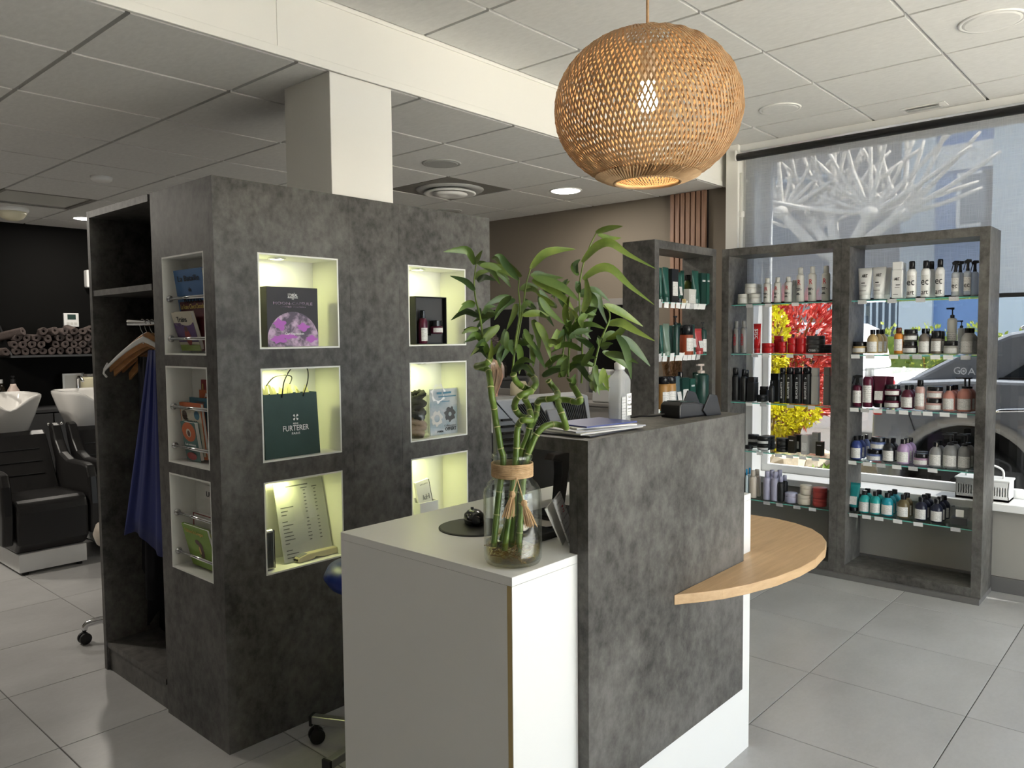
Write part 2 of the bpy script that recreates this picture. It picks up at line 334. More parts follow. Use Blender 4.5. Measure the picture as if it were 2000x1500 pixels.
# window frame and panes
wn = struct('window_1', MB().box(5.30, 5.345, -2.7, 2.36, .522, .575), 'sill_white', bevel=.003)
obj('head_rail', MB().box(5.30, 5.345, -2.7, 2.36, 2.69, 2.74), 'sill_white', wn)
for y in (2.315, -1.1, -2.7): obj('mullion', MB().box(5.30, 5.345, y, y+.045, .575, 2.69), 'sill_white', wn)
for a, b in ((-1.055, 2.315), (-2.655, -1.1)): obj('pane', MB().box(5.318, 5.322, a, b, .575, 2.69), 'view_dimming_glass', wn)
wf = struct('window_2', MB().box(.9, 4.9, -3.12, -3.06, .06, .12), 'dark_grey')
for x in (.9, 2.85, 4.84): obj('mullion', MB().box(x, x+.06, -3.12, -3.06, .12, 2.62), 'dark_grey', wf)
for a, b in ((.96,2.85),(2.91,4.84)): obj('pane', MB().box(a, b, -3.093, -3.087, .12, 2.6), 'window_glass', wf)
# pipe in the corner
o = tag(obj('pipe', MB().tube([(5.10,2.435,0.0),(5.10,2.435,2.6)], .016, 10), 'white_paint', smooth=True), 'thin white pipe running up the window corner', 'pipe')
obj('collar', MB().lathe([(.022,0),(.024,.01),(.024,.03),(.022,.04)], (5.10,2.435,2.30), 12), 'white_paint', o)
# roller blind
bl = thing('roller_blind', 'grey woven roller blind half lowered over the window', 'blind', (5.12,.0,1.69))
obj('roller', MB().tube([(5.06,-2.6,2.70),(5.06,2.447,2.70)], .024, 14), 'black', bl, smooth=True)
obj('cloth', MB().box(5.114, 5.1152, -2.55, 2.41, 1.71, 2.70), 'blind_cloth', bl)
obj('bottom_bar', MB().box(5.1085, 5.122, -2.56, 2.415, 1.688, 1.712), 'black', bl, bevel=.003)
obj('bracket', MB().box(5.03, 5.10, 2.445, 2.452, 2.675, 2.745), 'white_paint', bl)
struct('trim_6', MB().box(5.09, XW, -2.9, 2.44, 2.745, ZH-.001), 'sill_white')
# wooden slats on the taupe wall
sp = thing('slat_panel', 'vertical wooden slat panel on the taupe wall beside window', 'wall panel', (5.14,2.85,0))
obj('backing', MB().box(5.136, 5.149, 2.705, 3.01, 0, ZL-.002), 'black', sp)
for k in range(7): obj('slat', MB().box(5.112, 5.137, 2.712+k*.0425, 2.712+k*.0425+.030, .09, ZL-.004), 'slat_wood', sp)
# ------------------------------------------------------------------ ceiling fittings
def disc(name, label, cat, x, y, z, r, m, rim='ceiling_bar', glow=None):
    t = thing(name, label, cat, (x,y,z))
    obj('rim', MB().lathe([(r*.86,-.001),(r*.9,-.006),(r,-.005),(r*1.02,0)], (x,y,z), 32), rim, t, smooth=True)
    obj('grille' if not glow else 'diffuser', MB().lathe([(0,-.0085),(r*.8,-.0085),(r*.88,-.005)], (x,y,z), 32), m, t)
    if glow:
        l = bpy.data.lights.new(name, 'AREA'); l.shape = 'DISK'; l.size = r*1.6; l.energy = glow; l.color = (1,.93,.82)
        lo = bpy.data.objects.new('glow', l); COL.objects.link(lo); lo.parent = t; lo.location = (0,0,-.012)
    return t
disc('ceiling_speaker', 'round white ceiling speaker near the blind, above right frame', 'speaker', 4.44, 1.887, ZH, .115, 'ceiling_board')
disc('ceiling_speaker', 'round white ceiling speaker at the top right corner', 'speaker', 3.826, .72, ZH, .125, 'ceiling_board')
mat('speaker_grey', (.42,.42,.41), .6)
disc('ceiling_speaker', 'grey round ceiling speaker right of the white column', 'speaker', 3.24, 3.452, ZL, .115, 'speaker_grey', 'speaker_grey')
disc('ceiling_speaker', 'far grey round ceiling speaker above right end of cabinet', 'speaker', 4.482, 4.699, ZL, .11, 'speaker_grey', 'speaker_grey')
disc('ceiling_downlight', 'lit round downlight in ceiling below the pendant lamp', 'downlight', 4.451, 3.456, ZL, .115, 'lamp_on', glow=2.5)
disc('ceiling_downlight', 'lit downlight beside the wardrobe top near black wall', 'downlight', 2.56, 7.15, ZL, .09, 'lamp_on', glow=2.5)
for x, y, nm in ((.35,5.6,'above the wash area aisle'),(.2,6.9,'near the black wall left')):  # unseen lamps, added to brighten the left floor and ceiling
    disc('ceiling_downlight', 'added unseen fill downlight in the low ceiling '+nm, 'downlight', x, y, ZL, .115, 'lamp_on', glow=5.5)
t = thing('smoke_detector', 'small flat round detector on the left ceiling', 'detector', (2.0,5.29,ZL))
obj('base', MB().lathe([(0,-.03),(.05,-.03),(.062,-.02),(.065,0)], (2.005,5.288,ZL), 24), 'ceiling_bar', t, smooth=True)
t = thing('dome_light', 'round cream dome ceiling light, unlit, near black wall', 'ceiling light', (1.985,7.01,ZL))
obj('base', MB().lathe([(.105,-.03),(.115,-.02),(.115,0)], (1.985,7.01,ZL), 28), 'ceiling_bar', t, smooth=True)
obj('dome', MB().lathe([(0,-.10),(.04,-.095),(.075,-.078),(.095,-.05),(.103,-.03)], (1.985,7.01,ZL), 28), 'dome_white', t, smooth=True)
# air diffuser plate in place of one tile
x0,x1,y0,y1 = AC; cx, cy = (x0+x1)/2, (y0+y1)/2
t = thing('air_diffuser', 'square metal ceiling air diffuser with round cones', 'air vent', (cx,cy,ZL))
noisy('diffuser_metal', (.20,.19,.17), (.24,.23,.21), 6, .5)
obj('plate', MB().box(x0+.006,x1-.006,y0+.006,y1-.006,ZL+.001,ZL+.01), 'diffuser_metal', t)
obj('outer_cone', MB().lathe([(.16,-.004),(.215,-.016),(.235,-.006),(.24,.001)], (cx,cy,ZL), 36), 'speaker_grey', t, smooth=True)
obj('middle_cone', MB().lathe([(.10,-.010),(.17,-.034),(.185,-.030),(.18,-.022),(.12,-.002)], (cx,cy,ZL), 36), 'ceiling_bar', t, smooth=True)
obj('inner_cone', MB().lathe([(0,-.040),(.045,-.040),(.06,-.046),(.125,-.036),(.12,-.028),(.05,-.02)], (cx,cy,ZL), 36), 'ceiling_bar', t, smooth=True)
obj('throat', MB().lathe([(0,-.002),(.20,-.002),(.205,.001)], (cx,cy,ZL), 36), 'dark_recess', t)
x0,x1,y0,y1 = GR
t = thing('ceiling_grille', 'perforated ceiling grille panel by the black wall', 'air vent', ((x0+x1)/2,(y0+y1)/2,ZL))
obj('frame', MB().box(x0+.004,x1-.004,y0+.004,y0+.03,ZL,ZL+.03).box(x0+.004,x1-.004,y1-.03,y1-.004,ZL,ZL+.03).box(x0+.004,x0+.03,y0+.03,y1-.03,ZL,ZL+.03).box(x1-.03,x1-.004,y0+.03,y1-.03,ZL,ZL+.03), 'diffuser_metal', t)
mb = MB()
for k in range(26): mb.box(x0+.03, x1-.03, y0+.034+k*.0213, y0+.046+k*.0213, ZL+.010, ZL+.014)
obj('grille_bars', mb, 'offwhite', t)
t = thing('air_inlet', 'small white rectangular air inlet in ceiling above blind', 'air vent', (4.985,1.265,ZH))
obj('frame', MB().box(4.935,5.035,1.15,1.385,ZH-.005,ZH-.001), 'ceiling_bar', t, bevel=.002)
obj('flap', MB().obox((4.985,1.268,ZH-.012),(.034,0,.004),(0,.088,0),(0,0,.003)), 'speaker_grey', t)
# ------------------------------------------------------------------ display cabinet with niches
BX, BY, BZ = 1.334, 2.572, 2.055
cab = thing('display_cabinet', 'tall dark concrete-look cabinet with lit square niches under the white column', 'cabinet', (2.0,2.85,0))
NX = [(1.505,1.842),(2.214,2.549)]; NZ = [(1.46,1.798),(1.042,1.377),(.621,.957)]
LY = (2.655,2.970); LZ = [(1.44,1.797),(1.028,1.386),(.616,.975)]
for a, b in ((BX,1.9047),(1.9055,2.1597),(2.1605,2.72)):
    hs = [(p-.0058,q+.0058,r-.0058,s_+.0058) for p,q in NX for r,s_ in NZ if a < p < b]
    obj('front_panel', MB().holes(a, b, 0, BZ, hs, BY, BY+.028, 'x'), 'concrete', cab)
obj('side_panel', MB().holes(BY+.0285, 3.06, 0, BZ, [(LY[0]-.0058,LY[1]+.0058,a-.0058,b+.0058) for a,b in LZ], BX, BX+.028, 'y'), 'concrete', cab)
obj('side_panel', MB().box(2.692, 2.72, BY+.0285, 3.06, 0, BZ), 'concrete', cab)
obj('back_panel', MB().box(BX+.03, 2.692, 3.035, 3.06, 0, BZ-.03), 'concrete', cab)
obj('top_panel', MB().holes(BX+.0285, 2.6915, BY+.0285, 3.06, [(1.83,2.152,BY+.0285,2.91)], BZ-.028, BZ-.002, 'x').xf(Matrix(((1,0,0,0),(0,0,1,0),(0,1,0,0),(0,0,0,1)))), 'concrete', cab)
def liner(x0, x1, z0, z1, d, axis):
    t = .006
    if axis == 'x':
        y0, y1 = BY-.0004, BY+d; m = MB().box(x0-t,x0,y0,y1,z0-t,z1+t).box(x1,x1+t,y0,y1,z0-t,z1+t).box(x0,x1,y0,y1,z0-t,z0).box(x0,x1,y0,y1,z1,z1+t).box(x0-t,x1+t,y1,y1+t,z0-t,z1+t)
    else:
        y0, y1 = BX-.0004, BX+d; m = MB().box(y0,y1,x0-t,x0,z0-t,z1+t).box(y0,y1,x1,x1+t,z0-t,z1+t).box(y0,y1,x0,x1,z0-t,z0).box(y0,y1,x0,x1,z1,z1+t).box(y1,y1+t,x0-t,x1+t,z0-t,z1+t)
    return obj('niche', m, 'niche_white', cab)
ND = .165
for x0, x1 in NX:
    for k, (z0, z1) in enumerate(NZ):
        n = liner(x0, x1, z0, z1, ND, 'x')
        cx = x0+.125; cy = BY+.085
        obj('spotlight_rim', MB().lathe([(.020,-.004),(.030,-.006),(.034,-.001)], (cx,cy,z1), 24), 'chrome', n, smooth=True)
        obj('spotlight_lens', MB().lathe([(0,-.005),(.024,-.005)], (cx,cy,z1), 24), 'led_on', n)
        l = bpy.data.lights.new('niche_spot', 'AREA'); l.shape = 'DISK'; l.size = .045; l.energy = .075; l.color = (.93,1,.42)
        lo = bpy.data.objects.new('niche_light', l); COL.objects.link(lo); lo.parent = cab; lo.location = Vector((cx,cy,z1-.008))-Vector(cab.location)
for z0, z1 in LZ:
    n = liner(LY[0], LY[1], z0, z1, .10, 'y')
    for dz in (.055, .207):
        mb = MB().tube([(BX+.022,LY[0]+.001,z0+dz),(BX+.022,LY[1]-.001,z0+dz)], .0065, 10)
        for yy in (LY[0], LY[1]-.006): mb.tube([(BX+.022,yy,z0+dz),(BX+.022,yy+.006,z0+dz)], .013, 12)
        obj('chrome_rail', mb, 'chrome', n, smooth=True)
# ------------------------------------------------------------------ wardrobe
wd = thing('wardrobe', 'open dark concrete-look wardrobe with hanging capes beside the book niches', 'wardrobe', (1.6,3.38,0))
obj('side_panel', MB().box(BX, 1.95, 3.672, 3.70, 0, BZ), 'concrete', wd)
obj('side_panel', MB().box(BX+.03, 1.95, 3.062, 3.08, 0, BZ), 'concrete', wd)
obj('top_panel', MB().box(BX, 1.95, 3.081, 3.671, BZ-.028, BZ), 'concrete', wd)
obj('upper_shelf', MB().box(BX+.004, 1.93, 3.081, 3.671, 1.685, 1.71), 'concrete', wd)
obj('bottom_board', MB().box(BX+.004, 1.93, 3.081, 3.671, .105, .128), 'concrete', wd)
obj('plinth', MB().box(BX+.012, BX+.03, 3.081, 3.671, 0, .105), 'concrete', wd)
obj('back_panel', MB().box(1.93, 1.95, 3.081, 3.671, .128, BZ-.03), 'concrete', wd)
obj('rail', MB().tube([(1.36,3.38,1.565),(1.93,3.38,1.565)], .012, 10), 'chrome', wd, smooth=True)
tag(obj('bottle', MB().lathe([(.02,0),(.022,.005),(.022,.05),(.012,.062),(.012,.08)], (1.40,3.10+.01,1.71), 12), 'black_gloss', smooth=True), 'small dark bottle on the upper wardrobe shelf', 'bottle')
def hanger(x, rot, m, label, roll=0, drop=0):
    t = thing('hanger', label, 'hanger', (x,3.38,1.565), 0, 'clothes hangers on the wardrobe rail')
    t.rotation_euler = (roll,0,rot)
    th = .006 if m != 'white' else .0035
    rings = []
    for k in range(-10, 11):
        u = k/10; y = u*.262; z = -.07-.135*abs(u)**1.2-drop; h = (.016+.016*(1-abs(u)))*(1 if m != 'white' else .4); xx = .02*u*u
        rings.append([(xx-th,y,z-h),(xx+th,y,z-h),(xx+th,y,z+h),(xx-th,y,z+h)])
    obj('arms', MB().loft(rings), m, t, local=True, bevel=.003)
    P = [(0,0,-.10-drop)]+[(0,0,-.055)]+[(0, .016*math.cos(a)-.016+.016, -.02+.022*math.sin(a)+.0) for a in [R(q) for q in (-60,-20,20,60,100,140,180)]]
    P = [(0,0,-.09-drop),(0,0,-.045),(0,.012,-.03),(0,.018,-.012),(0,.012,.008),(0,0,.0145),(0,-.012,.008),(0,-.017,-.006)]
    obj('hook', MB().tube(P, .0022, 6), 'chrome', t, smooth=True, local=True)
    if m == 'white': obj('clip', MB().tube([(.015,.235,-.175),(.02,.262,-.20),(.02,.268,-.22),(.02,.25,-.235)], .005, 6), m, t, smooth=True, local=True)
hanger(1.425, R(19), 'white', 'thin white plastic hanger in front of the wooden hangers')
for k, (x, rt, rl) in enumerate(((1.445,R(17),.02),(1.465,R(20),-.04),(1.487,R(14),.03),(1.512,R(17),-.08),(1.54,R(11),-.12),(1.57,R(15),.02))):
    hanger(x, rt, 'hanger_wood', 'curved brown wooden hanger, number %s from the wardrobe opening' % ('one two three four five six'.split()[k]), rl, .004*k)
mat('blue_cloth', (.003,.012,.12), .75); mat('black_cloth', (.008,.008,.010), .9, spec=.15)
def drape(name, label, cat, m, x, pts_top, pts_bot, z0, z1, wav, n=28, rows=10, grp=None):
    rings = []
    for j in range(rows+1):
        v = j/rows; row = []
        for k in range(n+1):
            u = k/n; y = (1-v)*(pts_top[0]*(1-u)+pts_top[1]*u)+v*(pts_bot[0]*(1-u)+pts_bot[1]*u)
            z = z1+(z0(u)-z1)*v
            row.append((x+wav*(.25+v)*math.sin(u*15+x*40)+.3*wav*math.sin(u*37+j*.3), y, z))
        rings.append(row)
    vs = [p for r in rings for p in r]+[(p[0]+.006,p[1],p[2]) for r in rings for p in r]; N = len(vs)//2; w_ = n+1
    fs = []
    for j in range(rows):
        for k in range(n):
            q = (j*w_+k,j*w_+k+1,(j+1)*w_+k+1,(j+1)*w_+k); fs += [q, tuple(i+N for i in q[::-1])]
    for k in range(n): fs += [(k,k+N,k+1+N,k+1),(rows*w_+k,rows*w_+k+1,rows*w_+k+1+N,rows*w_+k+N)]
    for j in range(rows): fs += [(j*w_,(j+1)*w_,(j+1)*w_+N,j*w_+N),(j*w_+n,j*w_+n+N,(j+1)*w_+n+N,(j+1)*w_+n)]
    return tag(obj(name, MB().add(vs, fs), m, smooth=True), label, cat, grp)
drape('salon_cape', 'bright blue salon cape hanging in the wardrobe', 'cape', 'blue_cloth', 1.385, (3.24,3.16), (3.545,3.10), lambda u: .63+.03*math.sin(u*6), 1.45, .006)
for k, (x, a, b, z, nm) in enumerate(((1.43,3.52,3.09,.42,'shorter black salon cape just behind the blue cape'),(1.49,3.60,3.10,.24,'long black salon cape behind the shorter black one'),(1.56,3.63,3.11,.17,'longest black salon cape at the back of the wardrobe'))):
    drape('salon_cape', nm, 'cape', 'black_cloth', x, (3.46,3.20), (a,b), lambda u, z=z: z+.06*math.sin(u*9+z*20), 1.42, .014)
# ------------------------------------------------------------------ reception desk
desk = thing('reception_desk', 'white reception desk with raised dark concrete-look counter and half-round oak shelf', 'desk', (1.95,1.5,0))
DX0, DX1, DY0, DY1, DZ = 1.33, 2.604, 1.197, 1.867, .928
obj('worktop', MB().box(DX0, DX1, DY0, DY1, DZ-.022, DZ), 'white_laminate', desk, bevel=.001)
obj('end_panel', MB().box(DX0, DX0+.022, DY0+.0165, DY1, 0, DZ-.0225), 'white_laminate', desk)
obj('edge_strip', MB().box(DX0, DX0+.022, DY0+.002, DY0+.016, 0, DZ-.0225), 'edge_gold', desk)
obj('front_panel', MB().box(DX0+.0225, DX1, DY0, DY0+.02, 0, DZ-.0225).box(DX0, DX0+.0225, DY0, DY0+.002, 0, DZ-.0225), 'white_laminate', desk)
obj('end_panel', MB().box(DX1-.022, DX1, DY0+.0205, DY1, 0, DZ-.0225), 'white_laminate', desk)
obj('counter_front', MB().box(1.583, 2.477, 1.162, 1.1968, .268, 1.226), 'concrete', desk, bevel=.0008)
obj('counter_top', MB().box(1.583, 2.477, 1.1972, 1.392, 1.190, 1.226), 'concrete', desk, bevel=.0008)
obj('counter_support', MB().box(1.583, 2.477, 1.1972, 1.222, DZ+.0005, 1.1895), 'concrete', desk)
obj('counter_support', MB().box(2.44, 2.477, 1.2225, 1.39, DZ+.0005, 1.1895), 'concrete', desk)
rim = [(2.01,1.1605),(2.04,1.142),(2.09,1.108),(2.15,1.074),(2.246,1.037),(2.376,1.002),(2.517,.984),(2.653,.982),(2.80,1.003),(2.902,1.036),(2.984,1.082),(3.062,1.15),(3.115,1.24),(3.142,1.34),(3.14,1.45),(3.11,1.55),(3.05,1.66),(2.96,1.76),(2.84,1.83),(2.70,1.866)]
obj('oak_shelf', MB().prism(rim+[(DX1+.0005,1.866),(DX1+.0005,DY0-.0005),(2.4775,DY0-.0005),(2.4775,1.1615)], .689, .72), 'oak', desk, bevel=.002)
# ------------------------------------------------------------------ pendant lamp
LX, LYY, LZ0 = 1.936, 1.209, 2.13
pl = thing('pendant_lamp', 'round woven rattan pendant lamp hanging over the desk', 'pendant lamp', (LX,LYY,1.93))
RX, RZ = .262, .212
T0, T1 = R(14), R(161)
def surf(th, ph, off=0): return Vector((LX+(RX+off)*math.sin(th)**.92*math.cos(ph), LYY+(RX+off)*math.sin(th)**.92*math.sin(ph), LZ0+(RZ+off)*math.cos(th)))
mb = MB(); NS = 112; K = 26
for d in (1, -1):
    for i in range(NS):
        p0 = 2*math.pi*i/NS+random.uniform(-.005,.005); off = .0022*d; sp_ = d*R(52)
        A = []
        for k in range(K+1):
            u = k/K; th = T0+(T1-T0)*u; ph = p0+sp_*u
            c = surf(th, ph, off+.0015*math.sin(k*2.2+i)); e = Vector((-math.sin(ph), math.cos(ph), 0)); n = (c-Vector((LX,LYY,LZ0))).normalized()
            wd_ = min(.0029, .0016+.0018*math.sin(th))
            A.append((c-e*wd_, c+e*wd_, n))
        vs = []
        for a, b, n in A: vs += [a, b, b-n*.0012, a-n*.0012]
        fs = [(4*k+q, 4*k+(q+1)%4, 4*k+4+(q+1)%4, 4*k+4+q) for k in range(K) for q in range(4)]
        mb.add(vs, fs)
tag(obj('woven_shade', mb, 'rattan', pl), kind='stuff')
def ring(th, r, n=48): return [surf(th, 2*math.pi*k/n) for k in range(n+1)]
obj('bottom_ring', MB().tube(ring(T1, 0), .006, 8, False), 'rattan', pl, smooth=True)
mb = MB()
for k in range(90):       # bound strips round the bottom opening
    ph = 2*math.pi*k/90; mb.tube([surf(T1, ph, .003), surf(T1-R(6), ph+.10, .004), surf(T1-R(13), ph+.16, .004)], .0026, 4)
obj('binding', mb, 'rattan', pl)
obj('top_ring', MB().tube(ring(T0, 0), .005, 8, False), 'rattan', pl, smooth=True)
zt_ = LZ0+RZ*math.cos(T0)
obj('top_spokes', MB().tube([surf(T0,0),surf(T0,math.pi)], .003, 6).tube([surf(T0,math.pi/2),surf(T0,-math.pi/2)], .003, 6), 'brushed', pl)
obj('cord', MB().tube([(LX,LYY,ZH),(LX+.002,LYY,2.6),(LX-.001,LYY,2.45),(LX,LYY,2.30)], .0042, 8), 'rattan', pl, smooth=True)
obj('rose', MB().lathe([(.02,-.03),(.05,-.025),(.055,0)], (LX,LYY,ZH), 24), 'white', pl, smooth=True)
obj('socket', MB().lathe([(.008,.10),(.020,.09),(.022,.045),(.024,0),(.018,-.004)], (LX,LYY,2.205), 18), 'offwhite', pl, smooth=True)
obj('bulb', MB().lathe([(.013,.0),(.016,-.015),(.027,-.035),(.030,-.052),(.024,-.070),(.010,-.080),(0,-.082)], (LX,LYY,2.203), 18), 'bulb_on', pl, smooth=True)
l = bpy.data.lights.new('bulb_light', 'POINT'); l.energy = .4; l.color = (1,.80,.52); l.shadow_soft_size = .03
lo = bpy.data.objects.new('bulb_light', l); COL.objects.link(lo); lo.parent = pl; lo.location = (0,0,2.085-1.93)
# ------------------------------------------------------------------ vase with lucky bamboo
VX, VY = 1.426, 1.279
va = thing('glass_vase', 'clear glass jar vase with jute twine and tassels at desk corner', 'vase', (VX,VY,DZ))
prof = [(.0,.001),(.055,.0),(.067,.004),(.0715,.014),(.0725,.03),(.0725,.17),(.070,.185),(.062,.20),(.052,.210),(.0475,.218),(.0475,.258),(.050,.262),(.0515,.268),(.049,.273)]
inn = [(r-.0035 if r > .01 else 0, z+(.006 if i < 3 else 0)) for i, (r, z) in enumerate(prof)]
obj('glass', MB().lathe(prof+inn[::-1], (VX,VY,DZ), 40), 'vase_glass', va, smooth=True)
obj('water', MB().lathe([(0,.008),(.05,.008),(.064,.012),(.068,.03),(.068,.055),(0,.055)], (VX,VY,DZ), 36), 'water', va, smooth=True)
mat('root_brown', (.24,.15,.035), .8); mb = MB()
for k in range(70):
    a, rr = random.uniform(0,6.28), random.uniform(.005,.06); c = Vector((VX+rr*math.cos(a), VY+rr*math.sin(a), DZ+random.uniform(.012,.045))); q = [c]
    for j in range(5): q.append(Vector((max(VX-.06,min(VX+.06,q[-1].x+random.uniform(-.016,.016))), max(VY-.06,min(VY+.06,q[-1].y+random.uniform(-.016,.016))), max(DZ+.011,min(DZ+.05,q[-1].z+random.uniform(-.008,.008))))))
    mb.tube(q, .0011, 4)
roots = mb
noisy('jute', (.42,.27,.13), (.62,.43,.25), 60, .9, rand=False)
tw = MB()
for k in range(9): tw.tube([(VX+.0505*math.cos(a), VY+.0505*math.sin(a), DZ+.2195+k*.0038+.0006*math.sin(a*3+k)) for a in [2*math.pi*j/36 for j in range(37)]], .0023, 6, False)
twine = obj('twine', tw, 'jute', va, smooth=True)
fd = Vector((-.62,-.78,0))       # towards the viewer's side
lf_ = Vector((-.78,.62,0))
kn = Vector((VX,VY,DZ+.222))+fd*.053-lf_*.002
def tassel(top, tip, label=None):
    mb = MB(); top, tip = Vector(top), Vector(tip); ax = (tip-top); mb.tube([kn, kn.lerp(top,.5)+fd*.004, top], .0016, 5)
    mb.ball(top+ax*.12, .008, .008, .009, 10, 6)
    for k in range(34):
        a = k*2.4; rr = math.sqrt(k/34)
        off = lf_*math.cos(a)*rr+fd*math.sin(a)*rr*.6+fd*.25
        mb.tube([top+ax*.16+off*.004, top+ax*.5+off*.011, tip+off*.017+Vector((0,0,random.uniform(-.004,.004)))], .0012, 4)
    obj('tassel', mb, 'jute', twine)
tassel(kn+Vector((0,0,-.030))+lf_*.012+fd*.016, kn+Vector((0,0,-.088))+lf_*.028+fd*.024)
tassel(kn+Vector((0,0,-.052))-lf_*.012+fd*.017, kn+Vector((0,0,-.112))-lf_*.028+fd*.024)
noisy('bamboo_stem', (.075,.14,.018), (.16,.235,.04), 25, .35, rand=False)
mat('bamboo_node', (.45,.44,.20), .6)
noisy('leaf_a', (.05,.105,.014), (.115,.18,.03), 14, .4, rand=True); noisy('leaf_b', (.09,.155,.018), (.21,.28,.045), 14, .4, rand=True); noisy('leaf_c', (.028,.07,.014), (.07,.125,.028), 14, .42, rand=True)
